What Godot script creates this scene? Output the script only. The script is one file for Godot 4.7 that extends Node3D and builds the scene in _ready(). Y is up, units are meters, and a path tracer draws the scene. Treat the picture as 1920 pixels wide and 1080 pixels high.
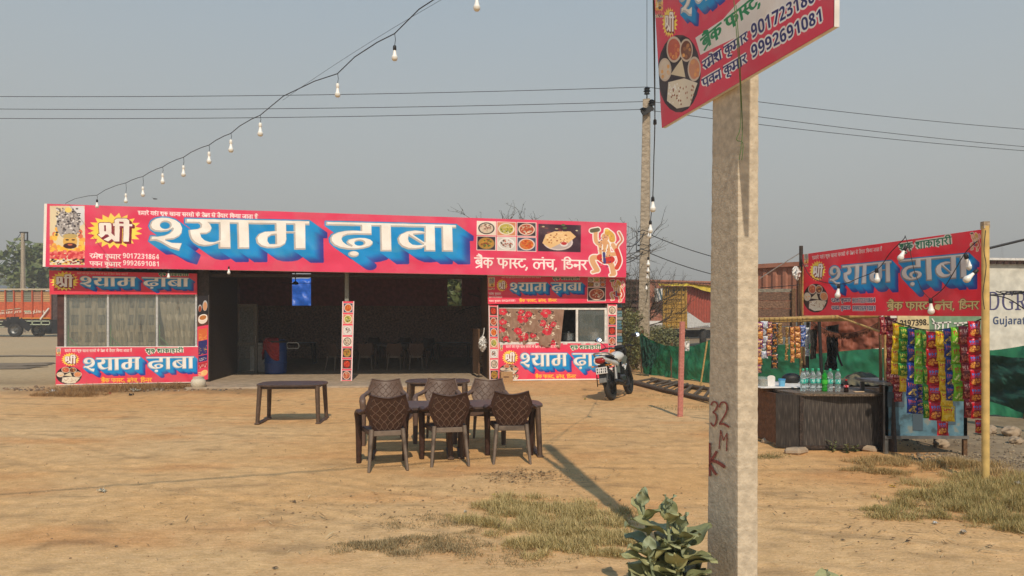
extends Node3D
# A roadside eating house in north India: sand forecourt, red printed signs, plastic chairs, a snack stall and parked lorries.
const F := 1400.0      # focal length of the photograph, in its pixels
const H := 1.65        # eye height
const HY := 593.0      # row of the horizon in the photograph
var rng := RandomNumberGenerator.new()
var M := {}            # materials
var T := {}            # textures
var BT := Transform3D()  # frame of the eating house: x along its front, z out of it
var used := {}


# ---------------------------------------------------------------- places
func at(x: float, y: float, d: float) -> Vector3:
	return Vector3((x - 960.0) / F * d, H + (HY - y) / F * d, -d)


func gnd(x: float, y: float) -> Vector3:
	return at(x, y, F * H / (y - HY))


func bl(x: float, y: float, t: float) -> Vector3:   # point of the eating house, in its own frame, t metres behind its front
	var r := Vector3((x - 960.0) / F, (HY - y) / F, -1.0)
	var c := Vector3(0, H, 0)
	var zz := BT.basis.z
	var d := (-t - zz.dot(c - BT.origin)) / zz.dot(r)
	return BT.affine_inverse() * (c + r * d)


func bw(x: float, y: float, t: float) -> Vector3:
	return BT * bl(x, y, t)


func C(r: float, g: float, b: float) -> Color:
	return Color(r / 255.0, g / 255.0, b / 255.0)


func rf(a: float, b: float) -> float:
	return rng.randf_range(a, b)


# ---------------------------------------------------------------- meshes
class Mb:
	var v := PackedVector3Array()
	var n := PackedVector3Array()
	var uv := PackedVector2Array()
	var col := PackedColorArray()
	var idx := PackedInt32Array()
	var c := Color.WHITE
	var tinted := false
	var xf := Transform3D()

	func vert(p: Vector3, nn: Vector3, u := Vector2.ZERO) -> int:
		v.append(xf * p)
		n.append((xf.basis * nn).normalized())
		uv.append(u)
		col.append(c)
		return v.size() - 1

	func tri_i(a: int, b: int, d: int) -> void:
		var g := (v[b] - v[a]).cross(v[d] - v[a])
		if g.dot(n[a] + n[b] + n[d]) > 0.0:
			idx.append_array(PackedInt32Array([a, d, b]))
		else:
			idx.append_array(PackedInt32Array([a, b, d]))

	func tri(a: Vector3, b: Vector3, d: Vector3) -> void:
		var g := (b - a).cross(d - a)
		if g.length_squared() < 1e-16:
			return
		g = g.normalized()
		tri_i(vert(a, g), vert(b, g), vert(d, g))

	func quad(a: Vector3, b: Vector3, d: Vector3, e: Vector3, out := Vector3.ZERO) -> void:
		var g := (b - a).cross(d - a)
		if g.length_squared() < 1e-14:
			g = (d - a).cross(e - a)
		g = g.normalized()
		if out != Vector3.ZERO and g.dot(out) < 0.0:
			g = -g
		var i := vert(a, g, Vector2(0, 0))
		vert(b, g, Vector2(1, 0))
		vert(d, g, Vector2(1, 1))
		vert(e, g, Vector2(0, 1))
		tri_i(i, i + 1, i + 2)
		tri_i(i, i + 2, i + 3)

	func box(p: Vector3, s: Vector3, b := Basis()) -> void:   # p is the middle
		var h := s * 0.5
		for a in 3:
			for sg in [-1.0, 1.0]:
				var ax := Vector3.ZERO
				ax[a] = sg
				var u := Vector3.ZERO
				u[(a + 1) % 3] = h[(a + 1) % 3]
				var w := Vector3.ZERO
				w[(a + 2) % 3] = h[(a + 2) % 3]
				var o := ax * h[a]
				quad(p + b * (o - u - w), p + b * (o + u - w), p + b * (o + u + w), p + b * (o - u + w), b * ax)

	func cbox(p: Vector3, s: Vector3, k: float, b := Basis()) -> void:   # a box with chamfered edges
		var h := s * 0.5
		k = minf(k, minf(h.x, minf(h.y, h.z)) * 0.9)
		var f := func(sx: float, sy: float, sz: float, a: int) -> Vector3:
			var q := Vector3(sx * (h.x - k), sy * (h.y - k), sz * (h.z - k))
			q[a] = [sx, sy, sz][a] * h[a]
			return p + b * q
		for a in 3:
			for sg in [-1.0, 1.0]:
				var q := []
				for st in [[-1, -1], [1, -1], [1, 1], [-1, 1]]:
					var s3 := [0.0, 0.0, 0.0]
					s3[a] = sg
					s3[(a + 1) % 3] = float(st[0])
					s3[(a + 2) % 3] = float(st[1])
					q.append(f.call(s3[0], s3[1], s3[2], a))
				var ax := Vector3.ZERO
				ax[a] = sg
				quad(q[0], q[1], q[2], q[3], b * ax)
		for a in 3:
			var a1 := (a + 1) % 3
			var a2 := (a + 2) % 3
			for s1 in [-1.0, 1.0]:
				for s2 in [-1.0, 1.0]:
					var q := []
					for e in [[-1.0, a1], [-1.0, a2], [1.0, a2], [1.0, a1]]:
						var s3 := [0.0, 0.0, 0.0]
						s3[a] = e[0]
						s3[a1] = s1
						s3[a2] = s2
						q.append(f.call(s3[0], s3[1], s3[2], e[1]))
					var o := Vector3.ZERO
					o[a1] = s1
					o[a2] = s2
					quad(q[0], q[1], q[2], q[3], b * o)
		for sx in [-1.0, 1.0]:
			for sy in [-1.0, 1.0]:
				for sz in [-1.0, 1.0]:
					var g := b * Vector3(sx, sy, sz).normalized()
					var i := vert(f.call(sx, sy, sz, 0), g)
					vert(f.call(sx, sy, sz, 1), g)
					vert(f.call(sx, sy, sz, 2), g)
					tri_i(i, i + 1, i + 2)

	func span(a: Vector3, b: Vector3, w: float, d: float, up := Vector3.UP, k := 0.0) -> void:   # a bar from a to b
		var z := (b - a).normalized()
		if absf(z.dot(up)) > 0.98:
			up = Vector3.RIGHT
		var x := up.cross(z).normalized()
		var bs := Basis(x, z.cross(x), z)
		if k > 0.0:
			cbox((a + b) * 0.5, Vector3(w, d, a.distance_to(b)), k, bs)
		else:
			box((a + b) * 0.5, Vector3(w, d, a.distance_to(b)), bs)

	func tube(pts: Array, r: Variant, sides := 8, caps := true, flat := 1.0) -> void:
		var up := Vector3.UP
		var t0: Vector3 = (pts[1] - pts[0]).normalized()
		if absf(t0.dot(up)) > 0.9:
			up = Vector3.RIGHT
		var x := up.cross(t0).normalized()
		var first := v.size()
		var m := pts.size()
		var le := 0.0
		for i in m:
			var t: Vector3
			if i == 0:
				t = pts[1] - pts[0]
			elif i == m - 1:
				t = pts[i] - pts[i - 1]
			else:
				t = (pts[i] - pts[i - 1]).normalized() + (pts[i + 1] - pts[i]).normalized()
			t = t.normalized()
			x = (x - t * x.dot(t)).normalized()
			var y := t.cross(x)
			var rr: float = r[i] if r is Array else r
			if i:
				le += pts[i].distance_to(pts[i - 1])
			for k in sides + 1:
				var an := TAU * k / sides
				var o := x * cos(an) + y * sin(an) * flat
				vert(pts[i] + o * rr, x * cos(an) + y * sin(an) / flat, Vector2(float(k) / sides, le))
		for i in m - 1:
			for k in sides:
				var a := first + i * (sides + 1) + k
				tri_i(a, a + 1, a + sides + 2)
				tri_i(a, a + sides + 2, a + sides + 1)
		if caps:
			for e in [0, m - 1]:
				var nn: Vector3 = (pts[0] - pts[1]).normalized() if e == 0 else (pts[m - 1] - pts[m - 2]).normalized()
				var ring := []
				for k in sides:
					ring.append(v[first + e * (sides + 1) + k])
				var keep := xf
				var inv := keep.affine_inverse()
				var i0 := vert(pts[e], nn)
				for k in sides:
					vert(inv * ring[k], nn)
				for k in sides:
					tri_i(i0, i0 + 1 + k, i0 + 1 + (k + 1) % sides)

	func lathe(prof: Array, seg := 16, o := Transform3D()) -> void:   # prof: Vector2(radius, height)
		var keep := xf
		xf = xf * o
		for i in prof.size() - 1:
			var a: Vector2 = prof[i]
			var b: Vector2 = prof[i + 1]
			if a.distance_to(b) < 1e-6:
				continue
			var d := (b - a).normalized()
			var nn := Vector2(d.y, -d.x)
			var na := nn
			var nb := nn
			if i > 0:
				var q: Vector2 = (a - prof[i - 1]).normalized()
				if q.dot(d) > 0.7:
					na = (nn + Vector2(q.y, -q.x)).normalized()
			if i < prof.size() - 2:
				var q: Vector2 = (prof[i + 2] - b).normalized()
				if q.dot(d) > 0.7:
					nb = (nn + Vector2(q.y, -q.x)).normalized()
			var f := v.size()
			for k in seg + 1:
				var an := TAU * k / seg
				var e := Vector3(cos(an), 0, sin(an))
				vert(e * a.x + Vector3(0, a.y, 0), e * na.x + Vector3(0, na.y, 0), Vector2(float(k) / seg, 1.0 - float(i) / (prof.size() - 1)))
				vert(e * b.x + Vector3(0, b.y, 0), e * nb.x + Vector3(0, nb.y, 0), Vector2(float(k) / seg, 1.0 - float(i + 1) / (prof.size() - 1)))
			for k in seg:
				var j := f + k * 2
				if a.x > 1e-6:
					tri_i(j, j + 1, j + 2)
				if b.x > 1e-6:
					tri_i(j + 1, j + 3, j + 2)
		xf = keep

	func ball(p: Vector3, r: Vector3, seg := 12, rings := 8) -> void:
		var f := v.size()
		for i in rings + 1:
			var th := PI * i / rings
			for k in seg + 1:
				var an := TAU * k / seg
				var e := Vector3(sin(th) * cos(an), cos(th), sin(th) * sin(an))
				vert(p + e * r, e / r, Vector2(float(k) / seg, float(i) / rings))
		for i in rings:
			for k in seg:
				var a := f + i * (seg + 1) + k
				if i > 0:
					tri_i(a, a + 1, a + seg + 1)
				if i < rings - 1:
					tri_i(a + 1, a + seg + 2, a + seg + 1)

	func grid(nu: int, nv: int, f: Callable, out := Vector3.ZERO, uvs := Vector2.ONE) -> void:   # f(u, v) gives a point; smooth
		var first := v.size()
		var e := 0.003
		for j in nv + 1:
			for i in nu + 1:
				var u := float(i) / nu
				var w := float(j) / nv
				var du: Vector3 = f.call(minf(u + e, 1.0), w) - f.call(maxf(u - e, 0.0), w)
				var dv: Vector3 = f.call(u, minf(w + e, 1.0)) - f.call(u, maxf(w - e, 0.0))
				var nn := du.cross(dv)
				nn = nn.normalized() if nn.length_squared() > 1e-20 else Vector3.UP
				if out != Vector3.ZERO and nn.dot(out) < 0.0:
					nn = -nn
				vert(f.call(u, w), nn, Vector2(u, w) * uvs)
		for j in nv:
			for i in nu:
				var a := first + j * (nu + 1) + i
				tri_i(a, a + 1, a + nu + 2)
				tri_i(a, a + nu + 2, a + nu + 1)

	func prism(poly: PackedVector2Array, z0: float, z1: float) -> void:   # an outline in x, y drawn out along z
		var t := Geometry2D.triangulate_polygon(poly)
		for z in [[z0, -1.0], [z1, 1.0]]:
			var f := v.size()
			var s: float = signf(z1 - z0) * z[1]
			for p in poly:
				vert(Vector3(p.x, p.y, z[0]), Vector3(0, 0, s), p)
			for i in range(0, t.size(), 3):
				tri_i(f + t[i], f + t[i + 1], f + t[i + 2])
		var cw := Geometry2D.is_polygon_clockwise(poly)
		for i in poly.size():
			var a := poly[i]
			var b := poly[(i + 1) % poly.size()]
			var d := (b - a)
			var o := Vector3(d.y, -d.x, 0) * (-1.0 if cw else 1.0)
			quad(Vector3(a.x, a.y, z0), Vector3(b.x, b.y, z0), Vector3(b.x, b.y, z1), Vector3(a.x, a.y, z1), o)

	func blade(a: Vector3, side: Vector3, tip: Vector3, mid: Vector3) -> void:   # a leaf or blade of four faces
		tri(a, mid - side, mid + side)
		tri(mid - side, tip, mid + side)

	func mesh() -> ArrayMesh:
		var arr := []
		arr.resize(Mesh.ARRAY_MAX)
		arr[Mesh.ARRAY_VERTEX] = v
		arr[Mesh.ARRAY_NORMAL] = n
		arr[Mesh.ARRAY_TEX_UV] = uv
		if tinted:
			arr[Mesh.ARRAY_COLOR] = col
		arr[Mesh.ARRAY_INDEX] = idx
		var m := ArrayMesh.new()
		m.add_surface_from_arrays(Mesh.PRIMITIVE_TRIANGLES, arr)
		return m


# ---------------------------------------------------------------- objects
func numbered(called: String) -> String:
	if not used.has(called):
		used[called] = 0
		return called
	used[called] += 1
	return "%s_%03d" % [called, used[called]]


func tag(o: Node3D, label: String, category: String, group := "") -> Node3D:
	o.set_meta("label", label)
	o.set_meta("category", category)
	if group:
		o.set_meta("group", group)
	return o


func thing(called: String, label: String, category: String, p := Vector3.ZERO, turn := 0.0, group := "") -> Node3D:
	var o := Node3D.new()
	o.name = numbered(called)
	add_child(o)
	o.position = p
	o.rotation.y = turn
	return tag(o, label, category, group)


func obj(called: String, m: Variant, mat: Material, parent: Node3D = self, p := Vector3.ZERO) -> MeshInstance3D:
	var o := MeshInstance3D.new()
	o.name = numbered(called) if parent == self else called
	o.mesh = m.mesh() if m is Mb else m
	o.material_override = mat
	o.position = p
	parent.add_child(o, true)
	return o


func struct(called: String, m: Variant, mat: Material) -> MeshInstance3D:
	var o := obj(called, m, mat)
	o.set_meta("kind", "structure")
	return o


func stuff(o: Node3D) -> Node3D:
	o.set_meta("kind", "stuff")
	return o


func dup(root: Node3D, p: Vector3, turn: float, label: String, group := "") -> Node3D:
	var base := str(root.name)
	if base.length() > 4 and base.right(3).is_valid_int():
		base = base.left(-4)
	var r: Node3D = root.duplicate()
	r.name = numbered(base)
	add_child(r)
	r.position = p
	r.rotation.y = turn
	r.set_meta("label", label)
	if group:
		r.set_meta("group", group)
	return r


func mat(c: Color, rough := 0.8, metal := 0.0) -> StandardMaterial3D:
	var m := StandardMaterial3D.new()
	m.albedo_color = c
	m.roughness = rough
	m.metallic = metal
	return m


func noise(freq: float, sd: int, oct := 4, kind := FastNoiseLite.TYPE_SIMPLEX_SMOOTH) -> FastNoiseLite:
	var n := FastNoiseLite.new()
	n.seed = sd
	n.frequency = freq
	n.fractal_octaves = oct
	n.noise_type = kind
	return n


func ramp_tex(stops: Array, freq: float, sd: int, size := 256, oct := 4, wide := 1) -> NoiseTexture2D:
	var g := Gradient.new()
	g.offsets = PackedFloat32Array(stops.map(func(s): return s[0]))
	g.colors = PackedColorArray(stops.map(func(s): return s[1]))
	var t := NoiseTexture2D.new()
	t.width = size * wide
	t.height = size
	t.seamless = true
	t.noise = noise(freq, sd, oct)
	t.color_ramp = g
	return t


func bump_tex(freq: float, sd: int, strength := 4.0, size := 256, oct := 4) -> NoiseTexture2D:
	var t := NoiseTexture2D.new()
	t.width = size
	t.height = size
	t.seamless = true
	t.as_normal_map = true
	t.bump_strength = strength
	t.noise = noise(freq, sd, oct)
	return t


func grainy(c1: Color, c2: Color, rough: float, scale: float, freq := 0.02, sd := 1, metal := 0.0, bump := "") -> StandardMaterial3D:   # two tones of one colour, laid in three directions
	var hi := c1 if c1.get_luminance() >= c2.get_luminance() else c2
	var lo := c2 if hi == c1 else c1
	var m := mat(hi, rough, metal)
	var k := lo.get_luminance() / maxf(hi.get_luminance(), 0.01)
	var key := "g%d_%d_%d" % [int(round(k * 8.0)), 0 if freq < 0.025 else 1, sd % 2]
	if not T.has(key):
		var g: float = round(k * 8.0) / 8.0
		T[key] = ramp_tex([[0.2, Color.WHITE], [0.8, Color(g, g, g)]], 0.02 if freq < 0.025 else 0.04, 3 + sd % 2, 512, 5)
	m.albedo_texture = T[key]
	m.uv1_triplanar = true
	m.uv1_scale = Vector3.ONE * scale
	if bump:
		m.normal_enabled = true
		m.normal_texture = T[bump]
		m.normal_scale = 0.6
	return m


func smooth_path(p: Array, n := 6) -> Array:
	var r := []
	for i in p.size() - 1:
		var a = p[maxi(i - 1, 0)]
		var b = p[i]
		var c = p[i + 1]
		var d = p[mini(i + 2, p.size() - 1)]
		for k in n:
			var t := float(k) / n
			r.append(0.5 * ((2.0 * b) + (c - a) * t + (2.0 * a - 5.0 * b + 4.0 * c - d) * t * t + (3.0 * b - a - 3.0 * c + d) * t * t * t))
	r.append(p[-1])
	return r


func sag(a: Vector3, b: Vector3, drop: float, n := 12) -> Array:
	var r := []
	for i in n + 1:
		var t := float(i) / n
		r.append(a.lerp(b, t) + Vector3(0, -4.0 * drop * t * (1.0 - t), 0))
	return r


# ---------------------------------------------------------------- prints: flat printing on signs, cloth and packets
var im: Image          # the sheet being printed
var ss := 2.0          # drawn this many times larger, then reduced
var tw := 0.0          # size of the sheet
var th := 0.0
var q4 := []           # the sheet's corners in the photograph: top left, top right, bottom right, bottom left
var title := []        # outlines of the big word, in its own unit square
var glyphs := {}
var digit_cache := {}


func sheet(w: int, h: int, bg: Color, corners := [], k := 2.0) -> void:
	ss = k
	tw = w
	th = h
	q4 = corners
	im = Image.create(int(w * k), int(h * k), false, Image.FORMAT_RGB8)
	im.fill(bg)


func printed() -> ImageTexture:
	im.resize(int(tw), int(th), Image.INTERPOLATE_BILINEAR)
	if tw > 600.0:
		weather()
	return ImageTexture.create_from_image(im)


func weather() -> void:   # dust, fading and faint creases of a printed sheet that hangs outdoors
	if not T.has("dust"):
		var a := noise(0.006, 90, 5).get_seamless_image(1024, 256).get_data()
		var b := noise(0.05, 91, 3).get_seamless_image(1024, 256).get_data()
		var out := PackedByteArray()
		out.resize(1024 * 256 * 4)
		for y in 256:
			for x in 1024:
				var i := y * 1024 + x
				var k := b[y * 1024 + (x * 3) % 1024] / 255.0
				var f := clampf((a[i] / 255.0 - 0.45) * 0.5, 0.0, 0.16) + clampf((k - 0.62) * 0.35, 0.0, 0.1)
				out[i * 4] = 206
				out[i * 4 + 1] = 182
				out[i * 4 + 2] = 160
				out[i * 4 + 3] = int(f * 255.0)
		T.dust = Image.create_from_data(1024, 256, false, Image.FORMAT_RGBA8, out)
	im.convert(Image.FORMAT_RGBA8)
	for y in range(0, im.get_height(), 256):
		for x in range(0, im.get_width(), 1024):
			im.blend_rect(T.dust, Rect2i(0, 0, 1024, 256), Vector2i(x, y))
	im.convert(Image.FORMAT_RGB8)


func Q(p: Vector2) -> Vector2:   # from the photograph to the sheet
	if q4.is_empty():
		return p
	var a: float = (p.x - q4[3].x) / (q4[2].x - q4[3].x)
	for i in 3:
		var tl: Vector2 = q4[0].lerp(q4[1], a)
		var bt: Vector2 = q4[3].lerp(q4[2], a)
		var f := (p.y - tl.y) / (bt.y - tl.y)
		var l: Vector2 = q4[0].lerp(q4[3], f)
		var r: Vector2 = q4[1].lerp(q4[2], f)
		a = (p.x - l.x) / (r.x - l.x)
	var t2: Vector2 = q4[0].lerp(q4[1], a)
	var b2: Vector2 = q4[3].lerp(q4[2], a)
	var hl: float = q4[3].y - q4[0].y
	var hr: float = q4[2].y - q4[1].y
	var zl := 1.0 / hl
	var zr := 1.0 / hr
	return Vector2(a * zl / (zr - a * (zr - zl)) * tw, (p.y - t2.y) / (b2.y - t2.y) * th)


func fill(contours: Array, c: Color) -> void:   # even-odd, in sheet units
	var y0 := 1e9
	var y1 := -1e9
	for k in contours:
		for p in k:
			y0 = minf(y0, p.y)
			y1 = maxf(y1, p.y)
	var top := maxi(0, int(floor(y0 * ss)))
	var bot := mini(im.get_height() - 1, int(ceil(y1 * ss)))
	if bot < top:
		return
	var rows := []
	rows.resize(bot - top + 1)
	for k in contours:
		var m: int = k.size()
		for i in m:
			var a: Vector2 = k[i] * ss
			var b: Vector2 = k[(i + 1) % m] * ss
			if a.y > b.y:
				var s := a
				a = b
				b = s
			var ya := maxi(top, int(ceil(a.y - 0.5)))
			var yb := mini(bot, int(ceil(b.y - 0.5)) - 1)
			var sl := (b.x - a.x) / maxf(b.y - a.y, 1e-6)
			for y in range(ya, yb + 1):
				if rows[y - top] == null:
					rows[y - top] = []
				rows[y - top].append(a.x + (y + 0.5 - a.y) * sl)
	var wmax := im.get_width()
	for j in rows.size():
		if rows[j] == null:
			continue
		var r: Array = rows[j]
		r.sort()
		for i in range(0, r.size() - 1, 2):
			var xa := maxi(0, int(round(r[i])))
			var xb := mini(wmax, int(round(r[i + 1])))
			if xb > xa:
				im.fill_rect(Rect2i(xa, top + j, xb - xa, 1), c)


func ell(cx: float, cy: float, rx: float, ry: float, c: Color, turn := 0.0) -> void:   # in sheet units
	var k := PackedVector2Array()
	for i in 24:
		var a := TAU * i / 24.0
		k.append(Vector2(cx, cy) + Vector2(cos(a) * rx, sin(a) * ry).rotated(turn))
	fill([k], c)


func rect(x: float, y: float, w: float, h: float, c: Color) -> void:
	im.fill_rect(Rect2i(int(x * ss), int(y * ss), int(ceil(w * ss)), int(ceil(h * ss))), c)


func stroke(p: Array, w: float, c: Color) -> void:
	for k in Geometry2D.offset_polyline(PackedVector2Array(p), w * 0.5, Geometry2D.JOIN_ROUND, Geometry2D.END_ROUND):
		fill([k], c)


func V(a: Array) -> Array:   # flat numbers to points
	var r := []
	for i in range(0, a.size(), 2):
		r.append(Vector2(a[i], a[i + 1]))
	return r


func oval(cx: float, cy: float, rx: float, ry: float) -> Array:
	var r := []
	for i in 20:
		r.append(Vector2(cx + cos(TAU * i / 20.0) * rx, cy + sin(TAU * i / 20.0) * ry))
	return r


func make_title() -> void:   # the big word of the signs, letter by letter; word one 5.333 times the photograph, word two 6.4 times
	var one := [
		[V([55, 180, 75, 135, 120, 108, 185, 97, 260, 100, 330, 120, 380, 155, 402, 205, 395, 255, 365, 290, 310, 318, 225, 327, 290, 350, 395, 352, 362, 432, 270, 405, 175, 350, 120, 330, 52, 332, 70, 283, 140, 288, 210, 278, 260, 258, 290, 232, 296, 215, 250, 238, 180, 246, 110, 238, 70, 215]), oval(225, 178, 50, 34)],
		[V([540, 130, 590, 175, 588, 198, 560, 212, 465, 222, 470, 275, 485, 318, 515, 352, 562, 378, 620, 388, 690, 382, 772, 358, 772, 410, 894, 410, 894, 122, 778, 122, 778, 325, 730, 342, 680, 342, 630, 325, 600, 298, 590, 268, 650, 265, 692, 242, 708, 205, 692, 168, 650, 130])],
		[V([965, 125, 1085, 125, 1085, 412, 965, 412])],
		[V([1350, 130, 1350, 232, 1240, 238, 1180, 262, 1150, 305, 1160, 355, 1200, 390, 1260, 405, 1340, 405, 1400, 395, 1450, 365, 1465, 320, 1465, 258, 1540, 258, 1540, 420, 1658, 420, 1658, 135]), V([1466, 172, 1540, 172, 1540, 235, 1466, 235]), V([1350, 275, 1310, 278, 1275, 300, 1272, 335, 1290, 362, 1350, 362])],
		[V([432, 108, 1700, 133, 1700, 175, 432, 155])],
	]
	var two := [
		[V([475, 160, 475, 245, 380, 240, 290, 245, 200, 262, 130, 295, 105, 335, 110, 380, 150, 425, 220, 455, 310, 472, 400, 474, 500, 462, 580, 440, 615, 410, 620, 380, 590, 350, 530, 332, 460, 328, 390, 335, 330, 350, 302, 378, 312, 405, 355, 432, 300, 408, 262, 378, 248, 345, 262, 318, 310, 298, 400, 292, 608, 298, 608, 162]), oval(455, 395, 55, 27)],
		[oval(385, 525, 65, 38)],
		[V([705, 165, 838, 168, 838, 492, 705, 492])],
		[V([1228, 180, 1228, 258, 1200, 248, 1120, 240, 1020, 252, 940, 290, 908, 340, 918, 395, 960, 440, 1030, 468, 1110, 472, 1190, 462, 1225, 440, 1225, 494, 1355, 494, 1355, 182]), V([1100, 295, 1225, 285, 1225, 382]), V([1045, 310, 1205, 412, 1140, 418, 1085, 410, 1048, 380, 1038, 345])],
		[V([1430, 184, 1560, 188, 1560, 496, 1430, 496])],
		[V([60, 135, 1605, 173, 1605, 215, 60, 182])],
	]
	q4 = [Vector2(88, 382), Vector2(1175, 418), Vector2(1174, 520), Vector2(85, 500)]
	tw = 1.0
	th = 1.0
	var a := Q(Vector2(289, 408))
	var b := Q(Vector2(871, 420))
	for set in [[one, 5.333, Vector2(280, 390)], [two, 6.4, Vector2(620, 395)]]:
		for g in set[0]:
			var cs := []
			for k in g:
				var o := PackedVector2Array()
				for p in k:
					var w := Q(p / set[1] + set[2])
					o.append(Vector2((w.x - a.x) / (b.x - a.x), (w.y - 0.168 + 0.042 * (w.x - a.x) / (b.x - a.x)) / 0.539))
				cs.append(o)
			title.append(cs)


func put_title(tl: Vector2, tr: Vector2, bt: Vector2, face := C(250, 246, 240), shade := C(196, 190, 186), steps := 14) -> void:   # its corners in the photograph
	var o := Q(tl)
	var ux := (Q(tr) - o)
	var uy := (Q(bt) - o)
	var dep := ux * 0.055 + uy * 0.37
	var out := []
	for g in title:
		var cs := []
		for k in g:
			var r := PackedVector2Array()
			for p in k:
				r.append(o + ux * p.x + uy * p.y)
			cs.append(r)
		out.append(cs)
	var rim := uy.length() * 0.035
	var fat := []
	for g in out:
		var cs := []
		for i in g.size():
			var k: PackedVector2Array = g[i]
			var cw := Geometry2D.is_polygon_clockwise(k)
			for r in Geometry2D.offset_polygon(k, rim if i == 0 else -rim, Geometry2D.JOIN_ROUND):
				cs.append(r)
		fat.append(cs)
	for s in range(steps, -1, -1):
		var t := float(s) / steps
		var c := C(24, 146, 216).lerp(C(58, 62, 150), smoothstep(0.35, 1.0, t))
		for g in fat:
			var cs := []
			for k in g:
				cs.append(Transform2D(0, dep * t) * k)
			fill(cs, c)
	for g in out:
		fill(g, shade)
	var bev := uy.length() * 0.03
	for g in out:
		var cs := []
		for i in g.size():
			for r in Geometry2D.offset_polygon(g[i], -bev if i == 0 else bev, Geometry2D.JOIN_MITER):
				cs.append(Transform2D(0, Vector2(bev * 0.75, -bev * 0.75)) * r)
		fill(cs, face)


func star(c: Vector2, r: Vector2, n := 20, back := C(255, 224, 92)) -> void:   # the yellow burst with its word, in photograph units
	var k := PackedVector2Array()
	for i in n * 2:
		var a := TAU * i / (n * 2.0) - 1.4
		var f := 1.0 if i % 2 == 0 else 0.76
		k.append(Q(c + Vector2(cos(a), sin(a)) * r * f))
	fill([k], back)
	var word := [
		[V([832, 306, 860, 292, 1005, 292, 1035, 306, 1038, 436, 1020, 458, 985, 468, 860, 468, 838, 440]), V([920, 330, 946, 330, 946, 420, 920, 420])],
		[V([870, 440, 970, 440, 905, 500, 870, 518, 812, 470])], [V([950, 445, 1030, 445, 1110, 515, 1110, 577, 1085, 577])],
		[V([905, 545, 1040, 480, 1100, 500, 985, 577])], [V([1088, 320, 1168, 320, 1168, 578, 1088, 578])], [V([1226, 300, 1314, 300, 1314, 580, 1226, 580])],
		[V([1060, 300, 1360, 312, 1360, 346, 1060, 342])], [V([1085, 305, 1085, 255, 1120, 228, 1275, 228, 1315, 258, 1315, 310, 1226, 310, 1226, 280, 1160, 275, 1160, 305])],
	]
	var mid := Vector2(1085, 415)
	var sc := Vector2(r.x / 440.0, r.y / 275.0)
	for pass_ in [[9.0, C(110, 28, 44), 30.0], [9.0, C(140, 30, 50), 15.0], [9.0, C(120, 30, 50), 0.0], [0.0, C(248, 240, 232), 0.0]]:
		for g in word:
			var cs := []
			for i in g.size():
				var off: float = pass_[0] * (1.0 if i == 0 else -1.0)
				for kk in Geometry2D.offset_polygon(PackedVector2Array(g[i]), off, Geometry2D.JOIN_ROUND) if off else [PackedVector2Array(g[i])]:
					var o := PackedVector2Array()
					for p in kk:
						o.append(Q(c + (p - mid + Vector2(pass_[2], pass_[2] * 0.8)) * sc))
					cs.append(o)
			fill(cs, pass_[1])


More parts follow.
